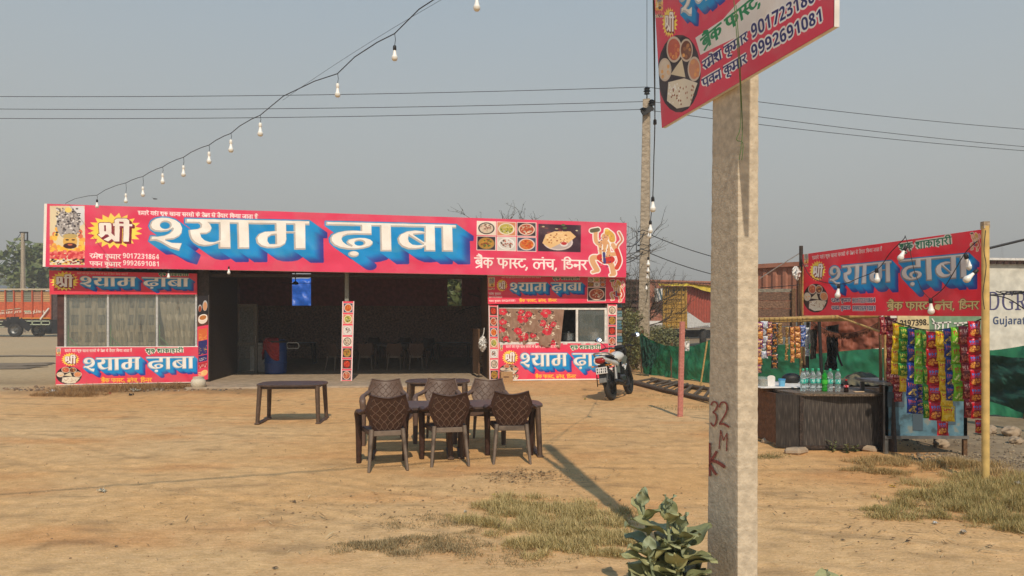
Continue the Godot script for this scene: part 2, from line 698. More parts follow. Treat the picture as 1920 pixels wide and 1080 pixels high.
func make_glyphs() -> void:   # strokes of the small lettering: width, then strokes; 0 is the head line, 1 the base line; a leading 1 marks a curve
	var vs := func(x: float) -> Array: return [0, x, 0, x, 1]
	glyphs = {
		"aa": [0.34, vs.call(0.2)],
		"ra": [0.52, [1, 0.34, 0, 0.36, 0.22, 0.24, 0.4, 0.08, 0.42], [0, 0.12, 0.42, 0.42, 0.95]],
		"ma": [0.76, vs.call(0.62), [0, 0.22, 0, 0.22, 0.64], [0, 0.2, 0.62, 0.62, 0.62], [1, 0.22, 0.6, 0.09, 0.62, 0.05, 0.78, 0.16, 0.87, 0.25, 0.77, 0.22, 0.6]],
		"ha": [0.62, [0, 0.32, 0, 0.32, 0.2], [1, 0.32, 0.2, 0.12, 0.24, 0.14, 0.42, 0.34, 0.4, 0.48, 0.46, 0.42, 0.6, 0.26, 0.66, 0.16, 0.76, 0.24, 0.92, 0.44, 1.0]],
		"ya": [0.68, vs.call(0.54), [1, 0.1, 0.04, 0.27, 0.12, 0.26, 0.32, 0.12, 0.42, 0.1, 0.6, 0.22, 0.76, 0.4, 0.72, 0.54, 0.62]],
		"sha": [0.76, vs.call(0.62), [1, 0.26, 0.3, 0.1, 0.28, 0.08, 0.12, 0.22, 0.06, 0.38, 0.16, 0.35, 0.36, 0.2, 0.5, 0.06, 0.53], [0, 0.12, 0.53, 0.4, 0.95]],
		"ddha": [0.74, [0, 0.42, 0, 0.42, 0.14], [1, 0.42, 0.12, 0.18, 0.2, 0.12, 0.45, 0.28, 0.6, 0.46, 0.52, 0.36, 0.36], [0, 0.3, 0.6, 0.5, 1.12], [1, 0.5, 0.32, 0.68, 0.38, 0.62, 0.6, 0.46, 0.64]],
		"kha": [0.88, vs.call(0.72), [1, 0.2, 0.02, 0.3, 0.2, 0.2, 0.4, 0.05, 0.5], [0, 0.1, 0.5, 0.36, 0.9], [1, 0.36, 0.88, 0.5, 0.92, 0.72, 0.74], [1, 0.72, 0.34, 0.5, 0.34, 0.44, 0.52, 0.56, 0.66, 0.72, 0.6]],
		"na": [0.64, vs.call(0.52), [0, 0.2, 0.5, 0.52, 0.5], [1, 0.3, 0.5, 0.12, 0.44, 0.08, 0.6, 0.2, 0.68, 0.28, 0.54]],
		"sa": [0.76, vs.call(0.62), [1, 0.24, 0, 0.26, 0.22, 0.18, 0.4, 0.05, 0.46], [0, 0.1, 0.46, 0.36, 0.95], [0, 0.16, 0.5, 0.62, 0.5]],
		"o": [0.34, vs.call(0.2), [1, 0.2, 0, 0.12, -0.2, -0.1, -0.3]],
		"e": [0.0, [1, -0.14, 0, -0.22, -0.2, -0.44, -0.3]],
		"ai": [0.0, [1, -0.14, 0, -0.22, -0.2, -0.46, -0.26], [1, -0.14, 0, -0.14, -0.26, -0.34, -0.42]],
		"m": [0.0, [0, -0.26, -0.22, -0.22, -0.22]],
		"ka": [0.86, vs.call(0.42), [1, 0.42, 0.3, 0.2, 0.26, 0.1, 0.45, 0.2, 0.66, 0.42, 0.56], [1, 0.42, 0.36, 0.64, 0.26, 0.76, 0.44, 0.7, 0.66, 0.62, 0.74]],
		"ta": [0.62, vs.call(0.5), [1, 0.5, 0.42, 0.24, 0.4, 0.13, 0.58, 0.2, 0.82, 0.32, 0.94]],
		"la": [1.04, vs.call(0.9), [1, 0.36, 1.0, 0.14, 0.9, 0.06, 0.62, 0.18, 0.36, 0.4, 0.36, 0.5, 0.56, 0.46, 0.86], [1, 0.49, 0.54, 0.66, 0.34, 0.9, 0.42]],
		"i": [0.3, vs.call(0.18), [1, 0.18, 0, 0.24, -0.26, 0.5, -0.32, 0.72, -0.02]],
		"ii": [0.34, vs.call(0.2), [1, -0.3, 0, -0.2, -0.28, 0.1, -0.3, 0.2, 0]],
		"u": [0.0, [1, -0.14, 1.0, -0.28, 1.08, -0.26, 1.24, -0.1, 1.28, 0.0, 1.38]],
		"uk": [0.0, [1, -0.44, 1.0, -0.58, 1.08, -0.56, 1.24, -0.4, 1.28, -0.28, 1.38]],
		"ja": [0.76, vs.call(0.62), [0, 0.36, 0.42, 0.62, 0.42], [1, 0.1, 0.46, 0.12, 0.74, 0.3, 0.84, 0.42, 0.62, 0.36, 0.42]],
		"ba": [0.66, vs.call(0.54), [1, 0.54, 0.3, 0.22, 0.26, 0.1, 0.48, 0.24, 0.72, 0.54, 0.62], [0, 0.2, 0.34, 0.48, 0.62]],
		"bra": [0.66, vs.call(0.54), [1, 0.54, 0.28, 0.22, 0.22, 0.1, 0.42, 0.24, 0.62, 0.54, 0.54], [0, 0.2, 0.3, 0.48, 0.54], [0, 0.54, 0.74, 0.12, 1.04]],
		"pha": [0.88, vs.call(0.48), [1, 0.12, 0, 0.1, 0.4, 0.24, 0.64, 0.48, 0.56], [1, 0.48, 0.36, 0.68, 0.26, 0.8, 0.44, 0.74, 0.66, 0.66, 0.74]],
		"hsa": [0.5, [1, 0.24, 0, 0.26, 0.22, 0.18, 0.4, 0.05, 0.46], [0, 0.1, 0.46, 0.36, 0.95], [0, 0.16, 0.5, 0.54, 0.5]],
		"tta": [0.58, [0, 0.3, 0, 0.3, 0.2], [1, 0.32, 0.2, 0.1, 0.28, 0.08, 0.6, 0.24, 0.86, 0.46, 0.82, 0.54, 0.68]],
		"cha": [0.7, vs.call(0.57), [0, 0.06, 0.34, 0.4, 0.34], [1, 0.16, 0.36, 0.18, 0.62, 0.34, 0.78, 0.5, 0.68, 0.57, 0.5]],
		"da": [0.6, [0, 0.32, 0, 0.32, 0.2], [1, 0.32, 0.2, 0.1, 0.24, 0.12, 0.44, 0.32, 0.42, 0.5, 0.52, 0.44, 0.8, 0.2, 0.88, 0.06, 0.7]],
		"pa": [0.64, vs.call(0.52), [1, 0.12, 0, 0.12, 0.4, 0.22, 0.62, 0.4, 0.6, 0.52, 0.52]],
		"va": [0.64, vs.call(0.52), [1, 0.52, 0.3, 0.22, 0.28, 0.1, 0.48, 0.24, 0.7, 0.52, 0.6]],
		",": [0.3, [0, 0.14, 0.92, 0.14, 1.0, 0.06, 1.18]],
	}


func dev(words: String, a: Vector2, b: Vector2, base: Vector2, c: Color, pen := 0.17, halo := 0.0, hc := Color.WHITE) -> void:   # head line from a to b, base line under a
	var x := 0.0
	var lines := []
	var run := -1.0
	for t in words.split(" ", false):
		if t == "_" or t == ",":
			if run >= 0.0:
				lines.append([Vector2(run, 0), Vector2(x, 0)])
			run = -1.0
			if t == "_":
				x += 0.36
				continue
		elif run < 0.0:
			run = x
		var g: Array = glyphs[t]
		for i in range(1, g.size()):
			var s: Array = g[i]
			var p := V(s.slice(1))
			if s[0] == 1:
				p = smooth_path(p, 4)
			lines.append(p.map(func(e): return e + Vector2(x, 0)))
		x += g[0]
	if run >= 0.0:
		lines.append([Vector2(run, 0), Vector2(x, 0)])
	for pass_ in ([1, 0] if halo > 0.0 else [0]):
		for l in lines:
			var w: float = pen + (halo * 2.0 if pass_ else 0.0)
			for k in Geometry2D.offset_polyline(PackedVector2Array(l), w * 0.5, Geometry2D.JOIN_ROUND, Geometry2D.END_ROUND if pass_ else Geometry2D.END_SQUARE):
				var o := PackedVector2Array()
				for p in k:
					o.append(Q(a.lerp(b, p.x / x) + (base - a) * p.y))
				fill([o], hc if pass_ else c)


func latin(text: String, a: Vector2, b: Vector2, top: Vector2, c: Color, halo := 0.0, hc := Color.WHITE, font := "Droid Sans") -> void:   # base line from a to b, top above a
	var key := text + font
	if not digit_cache.has(key):
		var f := SystemFont.new()
		f.font_names = PackedStringArray([font])
		f.font_weight = 700
		var m := TextMesh.new()
		m.text = text
		m.font = f
		m.font_size = 32
		m.pixel_size = 0.01
		m.depth = 0.0
		m.curve_step = 2.0
		digit_cache[key] = m.get_faces()
	var tr: PackedVector3Array = digit_cache[key]
	var lo := Vector2(1e9, 1e9)
	var hi := -lo
	for p in tr:
		lo = lo.min(Vector2(p.x, p.y))
		hi = hi.max(Vector2(p.x, p.y))
	for pass_ in ([1, 0] if halo > 0.0 else [0]):
		for i in range(0, tr.size(), 3):
			var k := PackedVector2Array()
			for j in 3:
				var p := tr[i + j]
				k.append(Q(a.lerp(b, (p.x - lo.x) / (hi.x - lo.x)) + (top - a) * (p.y - lo.y) / (hi.y - lo.y)))
			if pass_:
				for e in 8:
					fill([Transform2D(0, Vector2(halo, 0).rotated(TAU * e / 8.0)) * k], hc)
			else:
				fill([k], c)


const HEAD := "ha ma aa ra e _ ya ha m aa _ sha u ddha _ kha aa na aa _ sa ra sa o m _ ka e _ ta e la _ sa e _ ta ai ya aa ra _ i ka ya aa _ ja aa ta aa _ ha ai"
const VEG := "sha u ddha _ sha aa ka aa ha aa ra ii"
const MEALS := "bra ai ka _ pha aa hsa tta , _ la m cha , _ i da na ra"
const MEN := ["ra ma e sha _ ka uk ma aa ra", "pa va na _ ka uk ma aa ra"]
const PHONES := ["9017231864", "9992691081"]


func plate(r: Rect2, kind: int) -> void:   # a picture of food, in sheet units
	var backs := [C(240, 226, 210), C(215, 140, 100), C(60, 52, 60), C(52, 44, 52), C(210, 205, 200), C(70, 80, 110), C(96, 60, 50)]
	var foods := [[C(245, 225, 200), C(230, 190, 170), C(120, 80, 60)], [C(215, 200, 90), C(110, 130, 60), C(240, 235, 200)], [C(200, 80, 50), C(235, 150, 100), C(240, 225, 200)], [C(205, 150, 60), C(140, 60, 40), C(90, 120, 50)], [C(245, 240, 235), C(80, 60, 50), C(200, 110, 90)], [C(240, 120, 50), C(250, 170, 80), C(220, 80, 40)], [C(215, 50, 35), C(180, 40, 30), C(240, 110, 60)]]
	var rims := [C(62, 60, 62), C(235, 225, 210), C(235, 200, 180), C(170, 130, 70), C(235, 232, 228), C(235, 215, 205), C(60, 50, 48)]
	rect(r.position.x, r.position.y, r.size.x, r.size.y, backs[kind % 7])
	var m := r.get_center()
	var e := r.size * 0.46
	ell(m.x, m.y, e.x, e.y, rims[kind % 7])
	ell(m.x, m.y, e.x * 0.84, e.y * 0.84, foods[kind % 7][0].darkened(0.12))
	for i in 34:
		var an := rf(0, TAU)
		var d := sqrt(rng.randf()) * 0.68
		var c: Color = foods[kind % 7][rng.randi() % 3]
		ell(m.x + cos(an) * d * e.x, m.y + sin(an) * d * e.y, rf(0.06, 0.2) * e.x, rf(0.05, 0.14) * e.y, c.lerp(C(60, 40, 30), rf(0, 0.3)), rf(0, PI))


func thali(c: Vector2, r: Vector2) -> void:   # a round tray of dishes, in photograph units
	var f := func(dx: float, dy: float, rx: float, ry: float, col: Color) -> void:
		var k := PackedVector2Array()
		for i in 22:
			k.append(Q(c + Vector2(dx + cos(TAU * i / 22.0) * rx, dy + sin(TAU * i / 22.0) * ry) * r))
		fill([k], col)
	f.call(0, 0, 1, 1, C(64, 42, 42))
	f.call(0, 0, 0.94, 0.94, C(46, 34, 38))
	for d in [[-0.24, -0.62, 0.34, C(196, 96, 74)], [0.3, -0.6, 0.3, C(120, 70, 50)], [-0.66, -0.1, 0.3, C(226, 210, 190)], [0.68, -0.12, 0.32, C(216, 140, 100)]]:
		f.call(d[0], d[1], d[2], d[2], C(214, 196, 176))
		f.call(d[0], d[1], d[2] * 0.82, d[2] * 0.82, d[3])
		for i in 9:
			f.call(d[0] + rf(-0.6, 0.6) * d[2], d[1] + rf(-0.6, 0.6) * d[2], 0.06, 0.05, d[3].lerp(C(240, 170, 90), rng.randf()))
	fill([PackedVector2Array([Q(c + Vector2(-0.4, 0.02) * r), Q(c + Vector2(0.1, -0.38) * r), Q(c + Vector2(0.26, 0.1) * r)])], C(226, 212, 180))
	fill([PackedVector2Array([Q(c + Vector2(-0.5, 0.22) * r), Q(c + Vector2(0.2, 0.12) * r), Q(c + Vector2(0.86, 0.24) * r), Q(c + Vector2(0.5, 0.84) * r), Q(c + Vector2(-0.1, 0.9) * r), Q(c + Vector2(-0.55, 0.7) * r)])], C(232, 222, 200))
	for i in 40:
		f.call(rf(-0.5, 0.1), rf(0.25, 0.8), 0.03, 0.025, C(250, 246, 236) if i % 3 else C(150, 90, 60))
	for i in 14:
		f.call(rf(0.15, 0.7), rf(0.3, 0.7), 0.025, 0.03, C(176, 120, 90))


func portrait(a: Vector2, b: Vector2) -> void:   # a crowned, garlanded head in a picture, in photograph units; generic
	var w := b - a
	var f := func(x: float, y: float, rx: float, ry: float, col: Color) -> void:
		var k := PackedVector2Array()
		for i in 14:
			k.append(Q(a + Vector2(clampf(x + cos(TAU * i / 14.0) * rx, 0, 1), clampf(y + sin(TAU * i / 14.0) * ry, 0, 1)) * w))
		fill([k], col)
	fill([PackedVector2Array([Q(a), Q(Vector2(b.x, a.y)), Q(b), Q(Vector2(a.x, b.y))])], C(232, 216, 180))
	f.call(0.78, 0.15, 0.3, 0.2, C(222, 222, 226))
	for i in 46:
		var an := PI + rf(-0.9, PI + 0.9)
		f.call(0.5 + cos(an) * rf(0.36, 0.46), 0.62 - sin(an) * -rf(0.22, 0.3), 0.07, 0.04, [C(250, 205, 90), C(246, 180, 80), C(226, 120, 90)][i % 3])
	f.call(0.53, 0.3, 0.34, 0.27, C(176, 170, 168))
	for i in 150:
		f.call(0.53 + rf(-0.34, 0.34), 0.3 + rf(-0.26, 0.2), rf(0.01, 0.045), rf(0.008, 0.02), [C(90, 84, 84), C(226, 222, 220), C(130, 126, 130), C(60, 56, 62)][i % 4])
	f.call(0.53, 0.07, 0.1, 0.045, C(250, 222, 120))
	for i in 90:
		f.call(rf(0.0, 1.0), rf(0.68, 0.78), 0.05, 0.025, [C(252, 206, 84), C(246, 190, 70), C(235, 150, 80)][i % 3])
	for i in 110:
		f.call(rf(0.0, 1.0), rf(0.77, 0.9), 0.05, 0.024, [C(226, 96, 96), C(206, 60, 70), C(240, 130, 120)][i % 3])
	for i in 70:
		f.call(rf(0.0, 1.0), rf(0.9, 0.985), 0.04, 0.014, [C(60, 50, 50), C(230, 190, 90), C(150, 60, 60), C(240, 235, 225)][i % 4])
	f.call(0.58, 0.6, 0.2, 0.12, C(226, 178, 92))
	f.call(0.58, 0.51, 0.21, 0.04, C(196, 170, 110))
	f.call(0.5, 0.575, 0.05, 0.012, C(50, 34, 34))
	f.call(0.67, 0.575, 0.05, 0.012, C(50, 34, 34))
	f.call(0.58, 0.675, 0.19, 0.05, C(70, 40, 44))
	f.call(0.58, 0.655, 0.07, 0.018, C(200, 110, 80))


func figure(a: Vector2, b: Vector2) -> void:   # a small cut-out figure in a red and gold robe with a white edge, in photograph units; generic
	var w := b - a
	var skin := C(228, 172, 126)
	var parts := [
		[[0.9, 0.16, 0.98, 0.3, 0.86, 0.42, 0.84, 0.6], 0.04, C(214, 120, 90)], [[0.28, 0.14, 0.3, 0.34, 0.5, 0.42], 0.085, skin], [[0.18, 0.13, 0.34, 0.11], 0.09, C(96, 92, 70)], [[0.53, 0.24, 0.54, 0.27], 0.14, skin],
		[[0.6, 0.16, 0.7, 0.22, 0.72, 0.3], 0.13, C(222, 168, 72)], [[0.5, 0.4, 0.54, 0.6], 0.24, C(224, 166, 118)], [[0.74, 0.4, 0.84, 0.56, 0.62, 0.58], 0.09, skin], [[0.46, 0.66, 0.22, 0.64, 0.2, 0.72, 0.32, 0.88], 0.11, skin],
		[[0.58, 0.68, 0.7, 0.78, 0.76, 0.95], 0.11, skin], [[0.4, 0.64, 0.54, 0.7, 0.7, 0.68], 0.15, C(206, 56, 50)], [[0.84, 0.5, 0.92, 0.7, 0.84, 0.84], 0.09, C(214, 70, 60)], [[0.46, 0.4, 0.48, 0.72, 0.6, 0.4], 0.03, C(244, 240, 232)],
		[[0.5, 0.56, 0.52, 0.74], 0.06, C(70, 70, 130)], [[0.3, 0.9, 0.2, 0.92], 0.06, skin], [[0.76, 0.96, 0.68, 0.98], 0.06, skin], [[0.56, 0.12, 0.6, 0.12], 0.06, C(240, 200, 90)],
	]
	var m := (Q(b) - Q(a)).y
	for pass_ in [1, 0]:
		for p in parts:
			stroke(smooth_path(V(p[0]), 4).map(func(e): return Q(a + e * w)), m * (p[1] * 0.85 + (0.045 if pass_ else 0.0)), C(250, 240, 235) if pass_ else p[2])
	for i in 60:
		var p := Q(a + Vector2(rf(0.36, 0.72), rf(0.2, 0.82)) * w)
		ell(p.x, p.y, m * rf(0.005, 0.012), m * rf(0.005, 0.014), [C(60, 60, 110), C(240, 210, 120), C(180, 90, 60)][i % 3])


func _ready():
	rng.seed = 7
	# ---- camera, sky, sun, exposure
	var cam := Camera3D.new()
	cam.name = "camera"
	cam.projection = Camera3D.PROJECTION_FRUSTUM
	cam.near = 0.05
	cam.far = 3000.0
	cam.size = 0.05 * 1080.0 / F
	cam.frustum_offset = Vector2(0, 0.05 * (HY - 540.0) / F)
	cam.position = Vector3(0, H, 0)
	add_child(cam)
	cam.current = true
	var sky := ProceduralSkyMaterial.new()
	sky.sky_top_color = C(8, 122, 178)
	sky.sky_horizon_color = C(184, 186, 179)
	sky.sky_curve = 0.6
	sky.ground_horizon_color = C(170, 158, 142)
	sky.ground_bottom_color = C(150, 128, 100)
	sky.sky_energy_multiplier = 1.0
	sky.sun_angle_max = 0.0
	var env := Environment.new()
	env.background_mode = Environment.BG_SKY
	env.sky = Sky.new()
	env.sky.sky_material = sky
	env.tonemap_mode = Environment.TONE_MAPPER_LINEAR
	env.tonemap_exposure = 1.32
	env.sdfgi_enabled = true
	env.ssao_enabled = true
	env.ssil_enabled = true
	env.fog_enabled = true
	env.fog_density = 0.0022
	env.fog_light_color = C(190, 187, 182)
	var we := WorldEnvironment.new()
	we.name = "environment"
	we.environment = env
	add_child(we)
	var sun := DirectionalLight3D.new()
	sun.name = "sun"
	sun.light_energy = 1.0
	sun.light_color = C(255, 240, 218)
	sun.light_angular_distance = 0.6
	sun.shadow_enabled = true
	add_child(sun)
	var az := deg_to_rad(8.5)   # the sun stands behind the camera, a little to its right
	var el := deg_to_rad(44.0)
	sun.look_at_from_position(Vector3(sin(az) * cos(el), sin(el), cos(az) * cos(el)) * 50.0, Vector3.ZERO)
	BT = Transform3D(Basis(Vector3.UP, atan2(0.1017, 0.9948)), at(96.0, 722.0, F * H / (722.0 - HY)) * Vector3(1, 0, 1))
	# ---- everything else, large first
	materials()
	make_title()
	make_glyphs()
	ground()
	eating_house()
	house_signs()
	house_inside()
	front_pole()
	utility_poles()
	fence_and_far()
	stall()
	furniture()
	motorbike()
	string_lights()
	plants()
	litter()


func materials() -> void:
	T.grain = bump_tex(0.08, 11, 3.0)
	T.soft = bump_tex(0.012, 12, 5.0)
	T.pits = bump_tex(0.05, 13, 8.0)
	M.plaster = grainy(C(120, 96, 84), C(96, 74, 64), 0.9, 0.6, 0.02, 2, 0.0, "grain")
	M.maroon = grainy(C(192, 104, 106), C(206, 122, 118), 0.7, 0.5, 0.02, 3, 0.0, "soft")
	M.darkwall = grainy(C(118, 84, 80), C(138, 106, 98), 0.85, 0.35, 0.02, 4, 0.0, "grain")
	M.innerbrick = grainy(C(206, 168, 150), C(158, 126, 114), 0.95, 0.5, 0.03, 5, 0.0, "pits")
	M.tin = grainy(C(150, 150, 148), C(120, 114, 106), 0.45, 0.4, 0.02, 6, 0.7)
	M.alu = grainy(C(214, 216, 216), C(190, 192, 194), 0.4, 0.8, 0.03, 7, 0.3)
	M.steel = mat(C(170, 172, 174), 0.25, 0.9)
	M.glass = mat(Color(0.75, 0.8, 0.78, 0.10), 0.03)
	M.glass.transparency = BaseMaterial3D.TRANSPARENCY_ALPHA
	M.white = grainy(C(238, 234, 228), C(214, 208, 200), 0.6, 0.7, 0.02, 8)
	M.red = grainy(C(232, 58, 88), C(214, 50, 78), 0.45, 0.4, 0.02, 9, 0.0, "soft")
	M.concrete = grainy(C(186, 170, 148), C(158, 142, 122), 0.95, 0.5, 0.02, 10, 0.0, "pits")
	M.slab = grainy(C(178, 156, 130), C(150, 130, 108), 0.95, 0.3, 0.02, 14, 0.0, "grain")
	M.wood = grainy(C(122, 88, 58), C(86, 60, 40), 0.8, 1.5, 0.02, 15, 0.0, "grain")
	M.darkwood = grainy(C(70, 56, 48), C(48, 38, 34), 0.7, 1.5, 0.02, 16, 0.0, "grain")
	M.corner = grainy(C(70, 40, 40), C(86, 52, 48), 0.7, 0.5, 0.02, 3, 0.0, "soft")
	M.bamboo = grainy(C(206, 170, 104), C(166, 128, 76), 0.6, 2.0, 0.02, 17, 0.0, "grain")
	M.black = mat(C(28, 27, 28), 0.55)
	M.rubber = grainy(C(40, 39, 39), C(62, 58, 54), 0.85, 2.0, 0.03, 18)
	M.wire = mat(C(38, 36, 38), 0.6)
	M.chrome = mat(C(220, 220, 222), 0.12, 1.0)
	M.greencloth = grainy(C(44, 140, 100), C(30, 116, 84), 0.75, 0.5, 0.02, 19, 0.0, "soft")
	M.darkgreen = grainy(C(22, 78, 62), C(14, 60, 50), 0.75, 0.5, 0.02, 20, 0.0, "soft")
	M.leaf = mat(Color.WHITE, 0.55)
	M.leaf.vertex_color_use_as_albedo = true
	M.leaf.backlight_enabled = true
	M.leaf.backlight = Color(0.25, 0.3, 0.12)
	M.vc = mat(Color.WHITE, 0.75)
	M.vc.vertex_color_use_as_albedo = true
	M.straw = mat(Color.WHITE, 0.8)
	M.straw.vertex_color_use_as_albedo = true
	M.straw.backlight_enabled = true
	M.straw.backlight = Color(0.5, 0.46, 0.3)
	M.bark = grainy(C(104, 90, 76), C(74, 62, 52), 0.95, 1.0, 0.04, 21, 0.0, "pits")
	M.white_plastic = mat(C(244, 242, 236), 0.3)
	M.socket_white = mat(C(240, 238, 230), 0.4)


func lin(c: Color) -> Color:
	return c.srgb_to_linear()


# ---------------------------------------------------------------- ground
func gy(x: float, z: float) -> float:
	var n: FastNoiseLite = T.gn
	var a := clampf((Vector2(x, z).length() - 3.0) / 6.0, 0.25, 1.0)
	var y := n.get_noise_2d(x * 1.0, z * 1.0) * 0.018 * a + n.get_noise_2d(x * 4.0 + 50.0, z * 5.0) * 0.004
	y += T.gn2.get_noise_2d(x * 0.5, z * 2.2) * 0.002      # raked, wind-blown streaks
	if z > -16.0 and absf(x) < 10.0:
		y -= 0.016 * rut(x, z)
	var far := clampf((-z - 24.0) / 30.0, 0.0, 1.0)
	return y * (1.0 - 0.4 * far)


func rut(x: float, z: float) -> float:   # tyre tracks that swing across the yard
	var r := 0.0
	for t in [[-6.0, -0.16, 0.010, -9.0], [-7.6, -0.16, 0.010, -9.0], [-4.4, 0.30, -0.02, 3.0], [-5.5, 0.30, -0.02, 3.0], [-10.5, 0.10, 0.008, -4.0], [-12.0, 0.10, 0.008, -4.0]]:
		var u: float = x - t[3]
		var d: float = z - (t[0] + t[1] * u + t[2] * u * u)
		d += 0.12 * T.gn2.get_noise_2d(x * 0.4, t[0] * 9.0)
		var tread := 0.7 + 0.3 * sin(x * 42.0)
		r += exp(-d * d / 0.008) * tread * (0.5 + 0.5 * T.gn.get_noise_2d(x * 0.8, t[0])) - 0.5 * exp(-pow(absf(d) - 0.16, 2.0) / 0.004)
	return r


func axis_steps(lo: float, hi: float, fine_lo: float, fine_hi: float, fine: float) -> Array:
	var r := []
	var x := fine_lo
	var s := fine
	while x > lo:
		s *= 1.18
		x -= s
		r.append(x)
	r.reverse()
	x = fine_lo
	while x < fine_hi:
		r.append(x)
		x += fine
	r.append(fine_hi)
	s = fine
	x = fine_hi
	while x < hi:
		s *= 1.18
		x += s
		r.append(x)
	return r


func sand_sheet() -> ImageTexture:   # fine grain, streaks and crumbs of the sand, without any light in it
	var n := 1024
	var a := noise(0.012, 31, 5).get_seamless_image(n, n).get_data()
	var b := noise(0.09, 32, 4).get_seamless_image(n, n).get_data()
	var s := noise(0.02, 33, 4).get_seamless_image(n, n).get_data()
	var out := PackedByteArray()
	out.resize(n * n * 3)
	for y in n:
		for x in n:
			var i := y * n + x
			var k := y * n + ((x * 1) % n)
			var st := s[((y * 3) % n) * n + x] / 255.0
			var f := 0.90 + 0.12 * (a[i] / 255.0 - 0.5) + 0.14 * (b[k] / 255.0 - 0.5) + 0.09 * (st - 0.5)
			if b[i] > 212:
				f *= 0.8
			if b[i] < 50 and st > 0.5:
				f *= 1.08
			var w := clampf(f, 0.0, 1.0)
			out[i * 3] = int(w * 255.0)
			out[i * 3 + 1] = int(clampf(w * (0.985 + 0.02 * st), 0.0, 1.0) * 252.0)
			out[i * 3 + 2] = int(clampf(w * (0.95 + 0.08 * st), 0.0, 1.0) * 246.0)
	return ImageTexture.create_from_image(Image.create_from_data(n, n, false, Image.FORMAT_RGB8, out))


func ground() -> void:
	T.gn = noise(0.35, 41, 4)
	T.gn2 = noise(0.9, 42, 3)
	var n1 := noise(0.12, 43, 4)
	var n2 := noise(0.5, 44, 4)
	var n3 := noise(1.6, 45, 4)
	var xs := axis_steps(-900.0, 900.0, -9.0, 9.0, 0.075)
	var zs := axis_steps(-1600.0, 60.0, -14.0, -2.6, 0.06)
	var mb := Mb.new()
	mb.tinted = true
	var nx := xs.size()
	var tan_ := lin(C(232, 184, 128))
	var pale := lin(C(232, 194, 146))
	var red := lin(C(224, 166, 112))
	var grey := lin(C(202, 180, 148))
	var dark := lin(C(120, 100, 80))
	var rubble := lin(C(166, 148, 124))
	for z in zs:
		for x in xs:
			var y := gy(x, z)
			var e := 0.04
			var nn := Vector3(gy(x - e, z) - gy(x + e, z), 2.0 * e, gy(x, z - e) - gy(x, z + e))
			var a := n1.get_noise_2d(x, z) * 0.5 + 0.5
			var b := n2.get_noise_2d(x * 0.7, z * 1.6) * 0.5 + 0.5
			var c := tan_.lerp(pale, smoothstep(0.3, 0.75, a)).lerp(red, smoothstep(0.5, 0.85, b) * 0.7)
			var d := n3.get_noise_2d(x * 0.5, z * 1.5)
			c = c.lerp(dark, clampf((d - 0.26) * 1.4, 0.0, 0.36))
			if z > -16.0 and absf(x) < 10.0:
				c = c.lerp(dark, clampf(rut(x, z), 0.0, 1.0) * 0.3)
			var w := n2.get_noise_2d(x + 70.0, z) * 1.2
			var wetness := smoothstep(0.12, 0.5, n2.get_noise_2d(x * 0.22 + 30.0, z * 0.9))
			# the grey yard left of the house, the grey rubble round the stall, the trodden earth before the door
			var left := smoothstep(-10.2, -11.6, x + w * 0.5 + maxf(0.0, -z - 22.0) * 0.02) * smoothstep(-14.6, -16.4, z + w * 0.6)
			left = maxf(left, smoothstep(-27.0, -33.0, z))
			c = c.lerp(grey.lerp(pale, 0.3 * b).lerp(dark, wetness * 0.45 * smoothstep(-40.0, -30.0, z)), left)
			var right := smoothstep(4.7, 5.6, x + w * 0.3 + (z + 9.0) * 0.05) * smoothstep(-7.2, -8.0, z + w * 0.3)
			c = c.lerp(rubble.lerp(dark, smoothstep(0.35, 0.8, b) * 0.5), right)
			var trod := smoothstep(1.6, 0.3, absf(z + 16.9 + w * 0.5 - (x + 6.0) * 0.02)) * smoothstep(-4.0, -6.0, x) * (1.0 - left)
			c = c.lerp(dark, trod * 0.55)
			mb.c = c
			mb.vert(Vector3(x, y, z), nn, Vector2(x, z) / 3.2)
	for j in zs.size() - 1:
		for i in nx - 1:
			var q := j * nx + i
			mb.tri_i(q, q + 1, q + nx + 1)
			mb.tri_i(q, q + nx + 1, q + nx)
	var m := mat(Color.WHITE, 0.95)
	m.vertex_color_use_as_albedo = true
	m.albedo_texture = sand_sheet()
	m.normal_enabled = true
	m.normal_texture = bump_tex(0.11, 46, 2.0, 1024, 4)
	m.normal_scale = 0.6
	m.metallic_specular = 0.2
	struct("ground", mb, m)
	var wet := mat(C(132, 112, 88), 0.55)
	wet.metallic_specular = 0.3
	for p in [[28.0, 684.0, 1.5, 0.9, 3], [40.0, 668.0, 2.6, 0.5, 5], [-30.0, 690.0, 1.6, 0.8, 9]]:
		var w := Mb.new()
		var o := gnd(p[0], p[1])
		var k := PackedVector2Array()
		var nz := noise(0.6, p[4], 3)
		for i in 40:
			var an := TAU * i / 40.0
			var f := 1.0 + 0.6 * nz.get_noise_2d(cos(an) * 2.0, sin(an) * 2.0)
			k.append(Vector2(cos(an) * p[2] * f, sin(an) * p[3] * f))
		var t := Geometry2D.triangulate_polygon(k)
		for q in k:
			w.vert(Vector3(q.x, 0.024, q.y), Vector3.UP)
		for i in range(0, t.size(), 3):
			w.tri_i(t[i], t[i + 1], t[i + 2])
		var po := struct("puddle", w, wet)
		po.position = Vector3(o.x, 0, o.z)


# ---------------------------------------------------------------- the eating house
func local_box(mb: Mb, s0: float, s1: float, y0: float, y1: float, t0: float, t1: float, k := 0.0) -> void:   # in the house's frame
	var p := Vector3((s0 + s1) * 0.5, (y0 + y1) * 0.5, -(t0 + t1) * 0.5)
	var s := Vector3(absf(s1 - s0), absf(y1 - y0), absf(t1 - t0))
	if k > 0.0:
		mb.cbox(p, s, k)
	else:
		mb.box(p, s)


